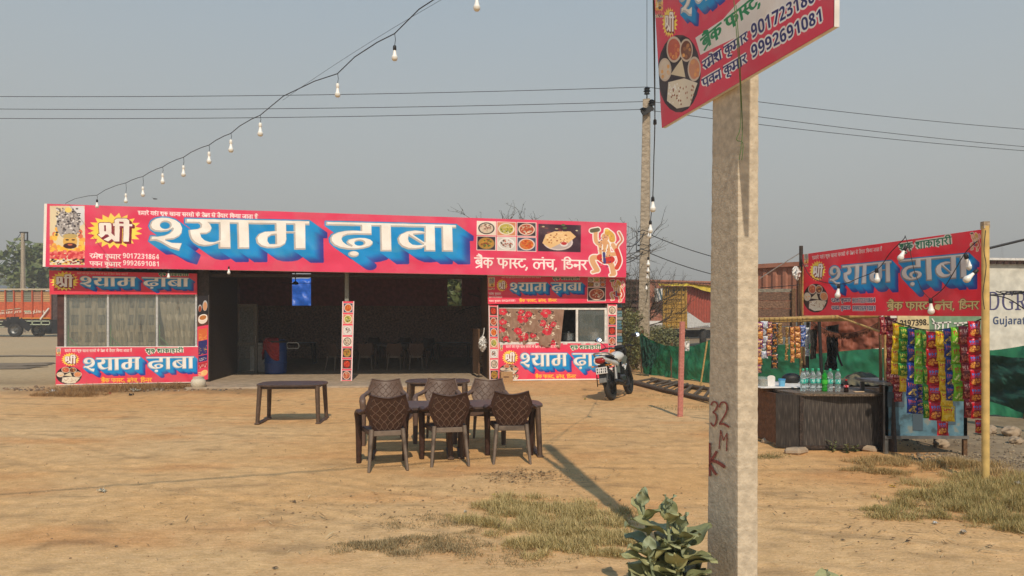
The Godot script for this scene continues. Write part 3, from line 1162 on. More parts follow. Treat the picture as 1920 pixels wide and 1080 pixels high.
func corrugated(mb: Mb, p0: Vector3, ux: Vector3, uy: Vector3, pitch: float, amp: float) -> void:   # a sheet with waves across ux
	var nn := ux.cross(uy).normalized()
	var n := int(ux.length() / pitch) * 6
	for side in [0.0, 1.0]:
		var first := mb.v.size()
		for i in n + 1:
			var u := float(i) / n
			var ph := u * ux.length() / pitch * TAU
			var o: Vector3 = nn * (sin(ph) * amp - side * 0.004)
			var g := (nn - ux.normalized() * cos(ph) * amp * TAU / pitch).normalized() * (1.0 if side == 0.0 else -1.0)
			mb.vert(p0 + ux * u + o, g)
			mb.vert(p0 + ux * u + uy + o, g)
		for i in n:
			var a := first + i * 2
			mb.tri_i(a, a + 1, a + 3)
			mb.tri_i(a, a + 3, a + 2)


func eating_house() -> void:
	var b := thing("eating_house", "long low roadside eating house with open dark front between two red-panelled booths", "building", BT.origin, BT.basis.get_euler().y)
	var sl := bl(107, 700, 0).x        # edges of the two booths, along the front
	var slr := bl(391, 700, 0).x
	var srl := bl(917, 700, 0).x
	var srr := bl(1157, 700, 0).x
	var deep := 10.2
	var m := Mb.new()
	local_box(m, slr - 0.1, srl + 0.1, -0.06, 0.045, -1.5, deep, 0.02)
	local_box(m, sl, slr - 0.1, -0.06, 0.04, 0.02, deep)
	local_box(m, srl + 0.1, srr, -0.06, 0.04, 0.02, deep)
	obj("floor_slab", m, M.slab, b)
	# back wall with its two openings
	var w1 := [bl(547, 512, deep), bl(583, 573, deep)]
	var w2 := [bl(839, 523, deep), bl(866, 575, deep)]
	m = Mb.new()
	local_box(m, sl, srr, 0.0, w1[1].y, deep, deep + 0.2)
	obj("brick_back_wall", m, M.innerbrick, b)
	m = Mb.new()
	var yb: float = w1[1].y
	local_box(m, sl, w1[0].x, yb, 3.75, deep, deep + 0.1)
	local_box(m, w1[1].x, w2[0].x, yb, 3.75, deep, deep + 0.1)
	local_box(m, w2[1].x, srr, yb, 3.75, deep, deep + 0.1)
	local_box(m, w1[0].x, w1[1].x, w1[0].y, 3.75, deep, deep + 0.1)
	local_box(m, w2[0].x, w2[1].x, w2[0].y, 3.75, deep, deep + 0.1)
	obj("tin_back_wall", m, M.maroon, b)
	for side in [sl + 0.05, srr - 0.12]:
		m = Mb.new()
		local_box(m, side - 0.05, side + 0.05, 0.0, 3.6, 0.2, deep)
		obj("side_wall", m, M.darkwall, b)
	# booth walls that face the open middle
	m = Mb.new()
	local_box(m, slr - 0.06, slr, 0.0, 2.75, 0.1, 2.7)
	obj("booth_side_wall", m, M.darkwood, b)
	m = Mb.new()
	local_box(m, srl - 0.02, srl + 0.04, 0.0, 2.7, 0.1, 3.2)
	obj("booth_side_wall", m, M.wood, b)
	for k in [[sl, slr], [srl, srr]]:
		m = Mb.new()
		local_box(m, k[0] + 0.1, k[1] - 0.1, 0.0, 3.2, 3.2, 3.28)
		obj("booth_back_wall", m, M.darkwall, b)
	# roof: corrugated sheets with a steel truss beam under their front edge
	for i in 8:
		m = Mb.new()
		var s0 := lerpf(sl - 0.2, srr + 0.2, i / 8.0)
		var s1 := lerpf(sl - 0.2, srr + 0.2, (i + 1) / 8.0) + 0.06
		var lift := 0.004 * (i % 2)
		corrugated(m, Vector3(s0, 2.80 - 0.018 * i * 0.5 + lift, 0.32), Vector3(s1 - s0, -0.01, 0), Vector3(0, 0.95, -deep - 0.6), 0.17, 0.026)
		obj("roof_sheet", m, M.tin, b)
	m = Mb.new()
	local_box(m, sl, srr, 2.62, 2.70, 0.12, 0.2)
	obj("front_beam", m, M.darkwood, b)
	for t in [3.5, 6.8]:
		m = Mb.new()
		local_box(m, sl, srr, 2.72 + t * 0.085, 2.82 + t * 0.085, t, t + 0.1)
		obj("roof_beam", m, M.darkwood, b)
	# middle post, painted blue above and yellow below
	var post := bl(650, 717, 0.02)
	m = Mb.new()
	local_box(m, post.x - 0.05, post.x + 0.05, 0.04, 1.98, 0.02, 0.12, 0.008)
	obj("post", m, grainy(C(206, 176, 92), C(170, 140, 70), 0.6, 1.0, 0.03, 22), b)
	m = Mb.new()
	local_box(m, post.x - 0.05, post.x + 0.05, 1.98, 2.74, 0.02, 0.12, 0.008)
	obj("post", m, grainy(C(96, 120, 150), C(150, 150, 140), 0.6, 1.0, 0.03, 23), b)
	# left booth: plinth, corner boards, three-light window
	m = Mb.new()
	local_box(m, sl + 0.02, slr - 0.02, 0.0, bl(200, 650, 0).y - 0.03, 0.02, 0.2)
	obj("booth_front_wall", m, M.plaster, b)
	m = Mb.new()
	local_box(m, sl, bl(121, 600, 0).x, 0.0, 2.7, 0.0, 0.2, 0.01)
	obj("corner_board", m, M.corner, b)
	m = Mb.new()
	local_box(m, bl(369, 600, 0).x, slr + 0.01, 0.0, 2.8, 0.02, 0.16, 0.01)
	obj("corner_board", m, M.darkwood, b)
	var wy0: float = bl(200, 650, 0).y
	var wy1: float = bl(200, 549, 0).y
	var win := Mb.new()
	for x in [122.0, 202.0, 294.0, 367.5]:
		var s: float = bl(x, 600, 0).x
		local_box(win, s - 0.025, s + 0.025, wy0, wy1, 0.0, 0.06, 0.006)
	local_box(win, bl(122, 600, 0).x, bl(367.5, 600, 0).x, wy0 - 0.045, wy0, -0.01, 0.08, 0.006)
	local_box(win, bl(122, 600, 0).x, bl(367.5, 600, 0).x, wy1, wy1 + 0.04, 0.0, 0.06, 0.006)
	var wf := obj("window_frame", win, M.alu, b)
	for k in [[122.0, 202.0], [202.0, 294.0], [294.0, 367.5]]:
		m = Mb.new()
		local_box(m, bl(k[0], 600, 0).x + 0.026, bl(k[1], 600, 0).x - 0.026, wy0, wy1, 0.025, 0.031)
		obj("pane", m, M.glass, wf)
		m = Mb.new()   # green corner wires inside the panes
		var pa := Vector3(bl(k[0], 600, 0).x + 0.05, wy0 + 0.02, -0.045)
		m.tube([pa, pa + Vector3(0.22, 0.0, 0)], 0.012, 5)
		m.tube([pa + Vector3(0, 0.5, 0), pa], 0.012, 5)
		m.tube([pa + Vector3(0.02, 0.2, 0), pa + Vector3(0.2, 0.02, 0)], 0.010, 5)
		obj("green_stay", m, grainy(C(60, 120, 60), C(40, 100, 52), 0.6, 1.0, 0.03, 24), wf)
	# right booth: plinth, serving hatch with white frame, dark lintel
	var hy0: float = bl(1100, 641, 0).y
	var hy1: float = bl(1100, 581, 0).y
	m = Mb.new()
	local_box(m, srl + 0.02, srr - 0.02, 0.0, hy0 - 0.05, 0.03, 0.2)
	obj("booth_front_wall", m, M.plaster, b)
	m = Mb.new()
	local_box(m, srl, bl(922, 600, 0).x, 0.0, 2.65, 0.0, 0.14, 0.01)
	obj("corner_board", m, M.wood, b)
	m = Mb.new()
	local_box(m, bl(1136, 600, 0).x, srr - 0.02, 0.0, 2.65, 0.03, 0.16, 0.01)
	obj("corner_board", m, M.plaster, b)
	m = Mb.new()
	local_box(m, bl(935, 600, 0).x, bl(1136, 600, 0).x, hy1 + 0.06, 2.62, 0.1, 0.16)
	obj("lintel_board", m, M.darkwood, b)
	var hatch := Mb.new()
	for x in [938.0, 1082.0, 1136.0]:
		var s: float = bl(x, 600, 0).x
		local_box(hatch, s - 0.032, s + 0.032, hy0, hy1, 0.0, 0.07, 0.006)
	local_box(hatch, bl(936, 600, 0).x, bl(1138, 600, 0).x, hy0 - 0.07, hy0, -0.03, 0.3, 0.008)
	local_box(hatch, bl(936, 600, 0).x, bl(1138, 600, 0).x, hy1, hy1 + 0.05, 0.0, 0.07, 0.006)
	obj("hatch_frame", hatch, M.white, b)
	m = Mb.new()
	local_box(m, bl(1084, 600, 0).x + 0.03, bl(1134, 600, 0).x, hy0, hy1, 0.03, 0.036)
	obj("pane", m, M.glass, b)
	m = Mb.new()
	local_box(m, srl + 0.2, srr - 0.2, hy0 - 0.1, hy0 - 0.04, 0.32, 0.95)
	obj("counter_top", m, M.darkwood, b)
	# painted brick end of the right booth, course by course
	var bc := [C(92, 138, 156), C(120, 160, 170), C(176, 176, 168), C(84, 120, 140), C(168, 120, 92)]
	var mats := bc.map(func(c): return grainy(c, c.darkened(0.2), 0.9, 1.5, 0.05, 25, 0.0, "pits"))
	for i in 24:
		m = Mb.new()
		var y := 0.06 + i * 0.083
		local_box(m, srr + 0.005, srr + 0.15 + rf(-0.015, 0.015), y, y + 0.072, 0.05 + rf(0, 0.03), 0.3, 0.008)
		obj("brick", m, mats[2 if i < 4 else rng.randi() % 4] if i % 7 else mats[4], b)


# ---------------------------------------------------------------- printed signs
func board(called: String, label: String, w: Array, tex: Texture2D, thick: float, rim: Material, group := "", ripple := 0.012, nu := 24, nv := 8, sd := 1) -> Node3D:   # w: corners in the place, top left, top right, bottom right, bottom left
	var base: Vector3 = (w[2] + w[3]) * 0.5
	var o := thing(called, label, "sign", base, 0.0, group)
	var nn: Vector3 = ((w[2] - w[3]) as Vector3).cross(w[0] - w[3]).normalized()
	if nn.dot(Vector3(0, H, 0) - base) < 0.0:
		nn = -nn
	var nz := noise(0.9, sd, 3)
	var m := Mb.new()
	m.grid(nu, nv, func(u: float, v: float) -> Vector3:
		var p: Vector3 = (w[0] as Vector3).lerp(w[1], u).lerp((w[3] as Vector3).lerp(w[2], u), v)
		var e := minf(minf(u, 1.0 - u) * 12.0, minf(v, 1.0 - v) * 5.0)
		return p - base + nn * ripple * nz.get_noise_2d(u * w[0].distance_to(w[1]) * 1.6, v * 1.6) * clampf(e, 0.0, 1.0), nn)
	var pm := mat(Color.WHITE, 0.42)
	pm.albedo_texture = tex
	pm.metallic_specular = 0.35
	pm.texture_repeat = false
	obj("banner", m, pm, o)
	m = Mb.new()
	var k := []
	for p in w:
		k.append(p - base - nn * 0.003)
	var e := 0.03
	for i in 4:
		var a: Vector3 = k[i]
		var c: Vector3 = k[(i + 1) % 4]
		m.quad(a, c, c - nn * thick, a - nn * thick, (a + c) * 0.5 - (k[0] + k[1] + k[2] + k[3]) * 0.25)
	m.quad(k[0] - nn * thick, k[1] - nn * thick, k[2] - nn * thick, k[3] - nn * thick, -nn)
	obj("frame", m, rim, o)
	return o


func pv(a: Array) -> Array:
	return [Vector2(a[0], a[1]), Vector2(a[2], a[3]), Vector2(a[4], a[5]), Vector2(a[6], a[7])]


func wcorners(a: Array, t: float) -> Array:
	return pv(a).map(func(p): return bw(p.x, p.y, t))


func food_tile(r: Rect2, kind: int) -> void:   # photograph units
	var a := Q(r.position)
	var b := Q(r.end)
	var e := (b.x - a.x) * 0.04
	rect(a.x - e, a.y - e, b.x - a.x + 2 * e, b.y - a.y + 2 * e, C(246, 226, 216))
	plate(Rect2(a, b - a), kind)


func blurb_rect(p: Array, c: Color) -> void:
	fill([PackedVector2Array(V(p).map(func(e): return Q(e)))], c)


const RED := Color(0.90, 0.26, 0.40)


func house_signs() -> void:
	# the long sign under the roof's edge
	var k := [83, 381.8, 1175, 418, 1174, 520, 80, 500]
	sheet(2048, 219, RED, pv(k))
	blurb_rect([83, 380, 88.5, 380, 85.5, 502, 80, 502], C(244, 238, 232))
	portrait(Vector2(94, 386), Vector2(164, 497))
	star(Vector2(223, 433), Vector2(55, 34))
	dev(HEAD, Vector2(269, 396), Vector2(501, 404), Vector2(269, 402.5), C(250, 238, 236), 0.19)
	dev(MEN[0], Vector2(174, 476), Vector2(236, 478), Vector2(174, 484), C(250, 238, 232), 0.17)
	dev(MEN[1], Vector2(174, 490.5), Vector2(236, 492.5), Vector2(174, 498), C(250, 238, 232), 0.17)
	latin(PHONES[0], Vector2(240, 484.5), Vector2(311, 487), Vector2(240, 474.5), C(250, 238, 232))
	latin(PHONES[1], Vector2(240, 497.5), Vector2(310, 500), Vector2(240, 488), C(250, 238, 232))
	put_title(Vector2(289, 408), Vector2(871, 421.3), Vector2(289, 470), C(250, 246, 240), C(190, 184, 180), 24)
	for i in 6:
		food_tile(Rect2(909.5 + (i % 3) * 36.2, 416 + int(i / 3) * 28 + (i % 3) * 1.0, 32, 25), [0, 1, 2, 3, 4, 5][i])
	var a := Q(Vector2(1019, 420))
	var b := Q(Vector2(1094, 473))
	rect(a.x, a.y, b.x - a.x, b.y - a.y, C(64, 42, 56))
	for i in 14:
		var p := Q(Vector2(rf(1022, 1090), rf(422, 440)))
		ell(p.x, p.y, rf(3, 9), rf(2, 5), [C(120, 60, 60), C(200, 190, 150), C(90, 110, 70)][i % 3])
	var pc := Q(Vector2(1054, 454))
	ell(pc.x, pc.y, 56, 33, C(222, 206, 204))
	ell(pc.x, pc.y, 50, 28, C(190, 176, 176))
	fill([PackedVector2Array(V([1026, 456, 1032, 440, 1048, 434, 1076, 434, 1086, 444, 1072, 456, 1056, 458, 1040, 466]).map(func(e): return Q(e)))], C(238, 196, 140))
	for i in 40:
		var p := Q(Vector2(rf(1034, 1074), rf(437, 456)))
		ell(p.x, p.y, rf(1, 4), rf(1, 3), [C(190, 120, 60), C(250, 220, 170), C(160, 84, 50)][i % 3])
	ell(pc.x + 22, pc.y + 8, 14, 10, C(230, 222, 220))
	ell(pc.x + 22, pc.y + 5, 11, 6, C(190, 50, 50))
	dev(MEALS, Vector2(905, 484), Vector2(1106, 489), Vector2(905, 501), C(252, 240, 234), 0.15)
	figure(Vector2(1102, 420), Vector2(1168, 518))
	var main := board("shop_sign", "very long pink-red sign along the roof edge with a huge white and blue word", wcorners(k, -0.62), printed(), 0.14, M.white, "", 0.04, 90, 10, 51)
	# upper board of the left booth
	k = [92, 507, 369, 513, 369, 552, 93, 552]
	sheet(1024, 150, Color(0.9, 0.24, 0.33), pv(k))
	star(Vector2(124, 527), Vector2(30, 19))
	dev(HEAD, Vector2(150, 511), Vector2(248, 513), Vector2(150, 514), C(240, 190, 186), 0.15)
	dev(VEG, Vector2(304, 512.5), Vector2(355, 513.5), Vector2(304, 517), C(24, 100, 70), 0.17, 0.12, C(220, 210, 200))
	put_title(Vector2(155, 518), Vector2(356, 521), Vector2(155, 539))
	board("shop_sign", "red name board over the curtained left booth, half in the long sign's shade", wcorners(k, -0.06), printed(), 0.05, M.red, "name boards of the booths", 0.006, 24, 4, 52)
	# lower board of the left booth
	k = [105, 650, 371, 649, 370, 717, 104, 722]
	sheet(1024, 265, Color(0.92, 0.25, 0.36), pv(k))
	portrait(Vector2(106, 653), Vector2(114, 667))
	dev(HEAD, Vector2(122, 655.5), Vector2(250, 655), Vector2(122, 660), C(250, 230, 226), 0.17)
	dev(VEG, Vector2(276, 654.5), Vector2(344, 653.5), Vector2(276, 662), C(24, 100, 64), 0.16, 0.16, C(248, 240, 230))
	star(Vector2(133, 674), Vector2(18, 13))
	thali(Vector2(130, 704), Vector2(25, 17))
	put_title(Vector2(157, 671), Vector2(364, 668), Vector2(157, 698))
	dev(MEALS, Vector2(192, 710), Vector2(287, 709), Vector2(192, 717), C(252, 196, 60), 0.17)
	blurb_rect([105, 720.6, 371, 715.7, 371, 718, 105, 723], C(244, 236, 230))
	blurb_rect([105, 649, 371, 648, 371, 650.5, 105, 651.5], C(244, 236, 230))
	board("shop_sign", "red name board under the curtained window with a round tray of dishes", wcorners(k, -0.03), printed(), 0.03, M.white, "name boards of the booths", 0.006, 24, 4, 53)
	# upper board of the right booth
	k = [914, 515, 1173, 519, 1172, 568, 915, 570]
	sheet(1024, 205, Color(0.92, 0.25, 0.36), pv(k))
	blurb_rect([914, 514, 1173, 518, 1173, 520.5, 914, 517.5], C(240, 226, 220))
	portrait(Vector2(915.5, 520), Vector2(929, 543))
	star(Vector2(943.5, 535), Vector2(11.5, 12))
	dev(HEAD, Vector2(943, 519.5), Vector2(1020, 519.5), Vector2(943, 521.5), C(248, 226, 220), 0.16)
	dev(VEG, Vector2(1043, 520.5), Vector2(1092, 521), Vector2(1043, 525), C(34, 90, 66), 0.16, 0.14, C(236, 220, 210))
	put_title(Vector2(959, 530), Vector2(1096, 529.5), Vector2(959, 549))
	dev(MEN[0], Vector2(916.5, 549), Vector2(942, 549.2), Vector2(916.5, 552.5), C(250, 236, 230), 0.16)
	latin(PHONES[0], Vector2(916.5, 559), Vector2(944, 559), Vector2(916.5, 555), C(250, 236, 230))
	dev(MEN[1], Vector2(917, 562.7), Vector2(941, 562.7), Vector2(917, 566), C(250, 236, 230), 0.16)
	latin(PHONES[1], Vector2(943, 566), Vector2(970, 565.5), Vector2(943, 561.8), C(250, 236, 230))
	dev(MEALS, Vector2(978, 561.3), Vector2(1050, 560.8), Vector2(978, 566), C(252, 200, 70), 0.18)
	for i in 6:
		food_tile(Rect2(1107.5 + (i % 3) * 10.6, 520.5 + int(i / 3) * 9, 9.6, 8), i)
	food_tile(Rect2(1107.5, 539.5, 30, 24), 2)
	figure(Vector2(1143, 521), Vector2(1171, 566))
	board("shop_sign", "red name board over the serving hatch with food pictures at its right", wcorners(k, -0.06), printed(), 0.05, M.white, "name boards of the booths", 0.006, 24, 4, 54)
	# lower board of the right booth
	k = [935, 643, 1140, 644, 1141, 712, 934, 714]
	sheet(1024, 345, Color(0.93, 0.25, 0.38), pv(k))
	portrait(Vector2(937, 646), Vector2(943, 658))
	dev(HEAD, Vector2(949, 648), Vector2(1052, 648), Vector2(949, 652), C(250, 230, 226), 0.16)
	dev(VEG, Vector2(1071, 648), Vector2(1126, 648), Vector2(1071, 654.5), C(24, 110, 70), 0.16, 0.14, C(248, 240, 230))
	star(Vector2(957, 670), Vector2(16, 14))
	thali(Vector2(955, 693), Vector2(18, 10))
	put_title(Vector2(976, 662), Vector2(1146, 662), Vector2(976, 690))
	dev(MEALS, Vector2(1005, 703), Vector2(1081, 703), Vector2(1005, 709), C(252, 200, 60), 0.18)
	thali(Vector2(967, 706), Vector2(6.5, 6))
	blurb_rect([934, 711.6, 1141, 709.6, 1141, 713, 934, 715], C(248, 240, 232))
	board("shop_sign", "red name board under the serving hatch behind the parked motorbike", wcorners(k, -0.03), printed(), 0.03, M.white, "name boards of the booths", 0.006, 24, 4, 55)
	# upright strips with pictures of dishes
	strip("menu_strip", "tall red strip of seven dish pictures on the middle post", [642, 565, 664, 565, 660, 716, 639, 716], 7, -0.04, 61)
	strip("menu_strip", "red strip of dish pictures left of the flowered curtain", [916, 571, 934, 572, 936, 714, 918, 715], 7, -0.02, 62)
	strip("menu_strip", "red strip of dish pictures at the right end, behind the motorbike mirror", [1139, 570, 1157, 571, 1156, 708, 1139, 710], 7, -0.02, 63)
	k = [370, 556, 391, 553, 390, 711, 370, 716]
	sheet(144, 1024, Color(0.92, 0.27, 0.38), pv(k))
	blurb_rect([370, 556, 391, 553, 391, 608, 370, 611], C(44, 40, 44))
	for g in [[375.0, 578.0, 3.4, 7.0, C(150, 70, 40)], [384.5, 573.0, 4.6, 10.0, C(206, 150, 110)]]:
		var p0 := Q(Vector2(g[0], g[1]))
		ell(p0.x, p0.y, g[2] * 6.8, g[3] * 6.4, C(190, 190, 190))
		ell(p0.x, p0.y + 8, g[2] * 5.6, g[3] * 5.2, g[4])
	var cu := Q(Vector2(380.5, 595))
	rect(0, cu.y - 28, 144, 130, C(96, 60, 48))
	ell(cu.x, cu.y + 22, 62, 56, C(236, 222, 206))
	ell(cu.x, cu.y, 58, 38, C(246, 236, 224))
	ell(cu.x, cu.y + 3, 46, 28, C(190, 120, 60))
	for g in [[618.0, 636.0, C(216, 110, 60), C(240, 170, 90)], [640.0, 663.0, C(50, 50, 110), C(206, 160, 80)], [668.0, 676.0, C(46, 46, 110), C(230, 210, 200)], [681.0, 688.0, C(190, 50, 60), C(240, 200, 190)]]:
		var p0 := Q(Vector2(372.0, g[0]))
		var p1 := Q(Vector2(388.5, g[1]))
		rect(p0.x, p0.y, p1.x - p0.x, p1.y - p0.y, g[2])
		for i in 22:
			ell(rf(p0.x + 8, p1.x - 8), rf(p0.y + (p1.y - p0.y) * 0.4, p1.y - 4), rf(4, 12), rf(2, 6), g[3].lerp(g[2], rf(0, 0.5)))
	var bi := Q(Vector2(383, 699))
	ell(bi.x, bi.y, 46, 36, C(244, 190, 120))
	rect(10, bi.y - 20, 70, 9, C(250, 210, 150))
	rect(10, bi.y, 70, 9, C(250, 210, 150))
	rect(10, bi.y + 18, 70, 9, C(250, 210, 150))
	board("menu_strip", "red strip with tea cup and snack packet pictures beside the open doorway", wcorners(k, -0.02), printed(), 0.03, M.white, "", 0.006, 3, 16, 64)


func strip(called: String, label: String, k: Array, n: int, t: float, sd: int) -> void:
	sheet(144, 1024, Color(0.93, 0.27, 0.38), pv(k))
	rect(0, 0, 10, 1024, C(246, 230, 226))
	rect(134, 0, 10, 1024, C(246, 230, 226))
	for i in n:
		var y := 22.0 + i * 1000.0 / n
		rect(14, y, 116, 1000.0 / n - 20, C(246, 226, 216))
		plate(Rect2(18, y + 4, 108, 1000.0 / n - 28), (i * 3 + sd) % 7)
	board(called, label, wcorners(k, t), printed(), 0.05, M.white, "menu strips with dish pictures", 0.006, 3, 16, sd)


# ---------------------------------------------------------------- curtains and things in the house
func cloth(pts: Array, nu: int, nv: int, folds: float, amp: float, sd: int, out: Vector3, hem := 0.0) -> Mb:   # corners, base excluded
	var m := Mb.new()
	var nz := noise(1.3, sd, 3)
	m.grid(nu, nv, func(u: float, v: float) -> Vector3:
		var p: Vector3 = (pts[0] as Vector3).lerp(pts[1], u).lerp((pts[3] as Vector3).lerp(pts[2], u), v)
		var ph := u * folds * TAU + nz.get_noise_2d(u * 3.0, v) * 4.0
		p += out * amp * (0.35 + 0.65 * v) * (sin(ph) + 0.5 * nz.get_noise_2d(u * 6.0, v * 3.0))
		p.y += hem * v * v * nz.get_noise_2d(u * 4.0 + 9.0, 0.5)
		return p, out)
	return m


func curtain_tex(kind: int) -> ImageTexture:
	sheet(256, 256, C(140, 128, 102), [], 2.0)
	for i in 900:
		var x := rf(0, 256)
		rect(x, 0, 1, 256, C(140, 128, 102).lerp(C(112, 102, 82), rf(0, 0.35)))
	if kind == 0:
		for i in 3:
			for j in 3:
				rect(20 + i * 86, 16 + j * 86, 50, 52, C(84, 78, 66))
				rect(30 + i * 86, 26 + j * 86, 30, 32, C(104, 96, 80))
	else:
		for i in 4:
			for j in 3:
				ell(30 + i * 64 + (j % 2) * 30, 30 + j * 84, 22, 18, C(164, 152, 126))
				rect(27 + i * 64 + (j % 2) * 30, 44 + j * 84, 5, 26, C(156, 144, 118))
	return printed()


func flower_tex() -> ImageTexture:
	sheet(1024, 640, C(152, 118, 98), [], 1.0)
	for i in 700:
		rect(rf(0, 1024), 0, 2, 640, C(152, 118, 98).lerp(C(122, 92, 76), rf(0, 0.5)))
	for f in [[60, 60, 1.0], [380, 180, 1.25], [350, 60, 0.7], [470, 100, 0.8], [740, 70, 1.15], [780, 360, 1.25], [700, 250, 0.8], [880, 260, 0.7], [400, 520, 1.2], [310, 410, 0.9], [60, 260, 0.9], [20, 420, 1.1], [560, 480, 0.7], [900, 590, 0.7], [120, 590, 0.8]]:
		for i in 7:
			var an: float = TAU * i / 7.0 + f[0]
			stroke([Vector2(f[0], f[1]), Vector2(f[0] + cos(an) * 118 * f[2], f[1] + sin(an) * 96 * f[2])], 5, C(196, 176, 150))
			if i % 2:
				stroke(smooth_path([Vector2(f[0] + cos(an) * 70 * f[2], f[1] + sin(an) * 60 * f[2]), Vector2(f[0] + cos(an + 0.3) * 105 * f[2], f[1] + sin(an + 0.3) * 96 * f[2]), Vector2(f[0] + cos(an + 0.6) * 84 * f[2], f[1] + sin(an + 0.6) * 84 * f[2])], 4), 14, C(58, 44, 46))
		for i in 11:
			var an := rf(0, TAU)
			ell(f[0] + cos(an) * 46 * f[2], f[1] + sin(an) * 42 * f[2], 30 * f[2], 27 * f[2], C(216, 40, 60).lerp(C(170, 24, 44), rf(0, 0.6)), an)
		for i in 9:
			var an := rf(0, TAU)
			var d: float = rf(6, 40) * f[2]
			stroke(smooth_path([Vector2(f[0] + cos(an) * d, f[1] + sin(an) * d), Vector2(f[0] + cos(an + 0.5) * d * 1.1, f[1] + sin(an + 0.5) * d * 1.1), Vector2(f[0] + cos(an + 1.0) * d, f[1] + sin(an + 1.0) * d)], 3), 4, C(240, 110, 120))
		for i in 8:
			ell(f[0] + 96 * f[2] + rf(-26, 26), f[1] + 56 * f[2] + rf(-30, 30), 11, 9, C(214, 200, 176))
	return printed()


func house_inside() -> void:
	var turn: float = BT.basis.get_euler().y
	var oz: Vector3 = BT.basis.z
	# curtains behind the three lights of the left window
	var ct := []
	for i in 2:
		var cm := mat(Color.WHITE, 0.9)
		cm.albedo_texture = curtain_tex(i)
		ct.append(cm)
	var cur := [
		[[130, 200, 128, 200], 0, "beige curtain with square blocks behind the left light of the booth window"],
		[[206, 236, 206, 250], 1, "short beige curtain with pale blobs, left of the middle light"],
		[[240, 292, 232, 292], 0, "beige block-pattern curtain drawn aside in the middle light of the booth window"],
		[[297, 366, 312, 362], 1, "beige curtain pulled askew behind the right light of the booth window"],
	]
	for i in cur.size():
		var k: Array = cur[i][0]
		var w := [bw(k[0], 552, 0.12 + 0.03 * (i % 2)), bw(k[1], 552, 0.12 + 0.03 * (i % 2)), bw(k[3], 648, 0.12 + 0.03 * (i % 2)), bw(k[2], 648, 0.12 + 0.03 * (i % 2))]
		var base: Vector3 = (w[2] + w[3]) * 0.5
		var o := thing("curtain", cur[i][2], "curtain", base, 0.0, "curtains in the booth window")
		obj("cloth", cloth(w.map(func(p): return p - base), 60, 8, 5.0, 0.06, 70 + i, oz), ct[cur[i][1]], o)
	# flowered cloth over the hatch
	var w := [bw(935, 578, -0.03), bw(1058, 580, -0.03), bw(1050, 651, -0.05), bw(936, 641, -0.05)]
	var base: Vector3 = (w[2] + w[3]) * 0.5
	var fm := mat(Color.WHITE, 0.85)
	fm.albedo_texture = flower_tex()
	var fc := thing("curtain", "brown cloth with big red roses hung across the serving hatch", "curtain", base)
	obj("cloth", cloth(w.map(func(p): return p - base), 50, 16, 3.0, 0.03, 75, oz, 0.06), fm, fc)
	# pots on the hatch counter
	var pot := func(px: float, py: float, t: float, r: float, h: float, label: String) -> void:
		var o := thing("cooking_pot", label, "pot", bw(px, py, t), turn, "steel pots on the hatch counter")
		var m := Mb.new()
		m.lathe([Vector2(0, 0.0), Vector2(r * 0.8, 0.0), Vector2(r, h * 0.15), Vector2(r, h), Vector2(r * 1.12, h * 1.02), Vector2(r * 1.12, h * 1.06), Vector2(r * 0.96, h * 1.04), Vector2(r * 0.94, h * 0.2), Vector2(0, h * 0.18)], 24)
		obj("bowl", m, M.steel, o)
		m = Mb.new()
		m.lathe([Vector2(r * 1.1, h * 1.07), Vector2(r * 0.5, h * 1.16), Vector2(0.03, h * 1.2), Vector2(0.035, h * 1.3), Vector2(0, h * 1.32)], 24)
		obj("lid", m, M.steel, o)
	pot.call(1066, 640, 0.55, 0.17, 0.2, "narrow steel pot behind the left pane of the hatch")
	pot.call(1117, 640, 0.6, 0.24, 0.24, "wide steel pot behind the right pane of the hatch")
	# glazed door at the back of the left booth
	var d := thing("glass_door", "dark framed glass door standing inside the left of the open front", "door", bw(445, 703, 2.75), turn)
	var a := d.transform.affine_inverse()
	var q0: Vector3 = a * bw(411, 703, 2.75)
	var q1: Vector3 = a * bw(480, 570, 2.75)
	var m := Mb.new()
	for x in [q0.x, q1.x]:
		m.cbox(Vector3(x, q1.y * 0.5, 0), Vector3(0.09, q1.y, 0.06), 0.006)
	for y in [0.06, q1.y * 0.44, q1.y - 0.05]:
		m.box(Vector3((q0.x + q1.x) * 0.5, y, 0), Vector3(q1.x - q0.x - 0.09, 0.1, 0.05))
	obj("frame", m, grainy(C(120, 112, 100), C(96, 88, 78), 0.5, 1.0, 0.03, 26), d)
	for y in [[0.11, q1.y * 0.44 - 0.05], [q1.y * 0.44 + 0.05, q1.y - 0.1]]:
		m = Mb.new()
		m.box(Vector3((q0.x + q1.x) * 0.5, (y[0] + y[1]) * 0.5, 0), Vector3(q1.x - q0.x - 0.09, y[1] - y[0], 0.006))
		obj("pane", m, M.glass, d)
	m = Mb.new()
	m.tube([Vector3(q1.x - 0.01, 0.9, 0.05), Vector3(q1.x - 0.01, 1.1, 0.05)], 0.012, 6)
	obj("handle", m, M.steel, d)
	# freezer chest, blue barrel, red cloth, wire basket
	var fz := thing("chest_freezer", "white chest freezer behind the blue barrel", "freezer", bw(498, 700, 3.6), turn)
	m = Mb.new()
	m.cbox(Vector3(0, 0.42, 0), Vector3(0.75, 0.78, 0.6), 0.02)
	obj("body", m, M.white, fz)
	m = Mb.new()
	m.cbox(Vector3(0, 0.86, 0), Vector3(0.77, 0.08, 0.62), 0.02)
	obj("lid", m, M.white, fz)
	var br := thing("barrel", "blue plastic barrel standing inside the open front", "barrel", bw(517, 700, 2.5), turn)
	m = Mb.new()
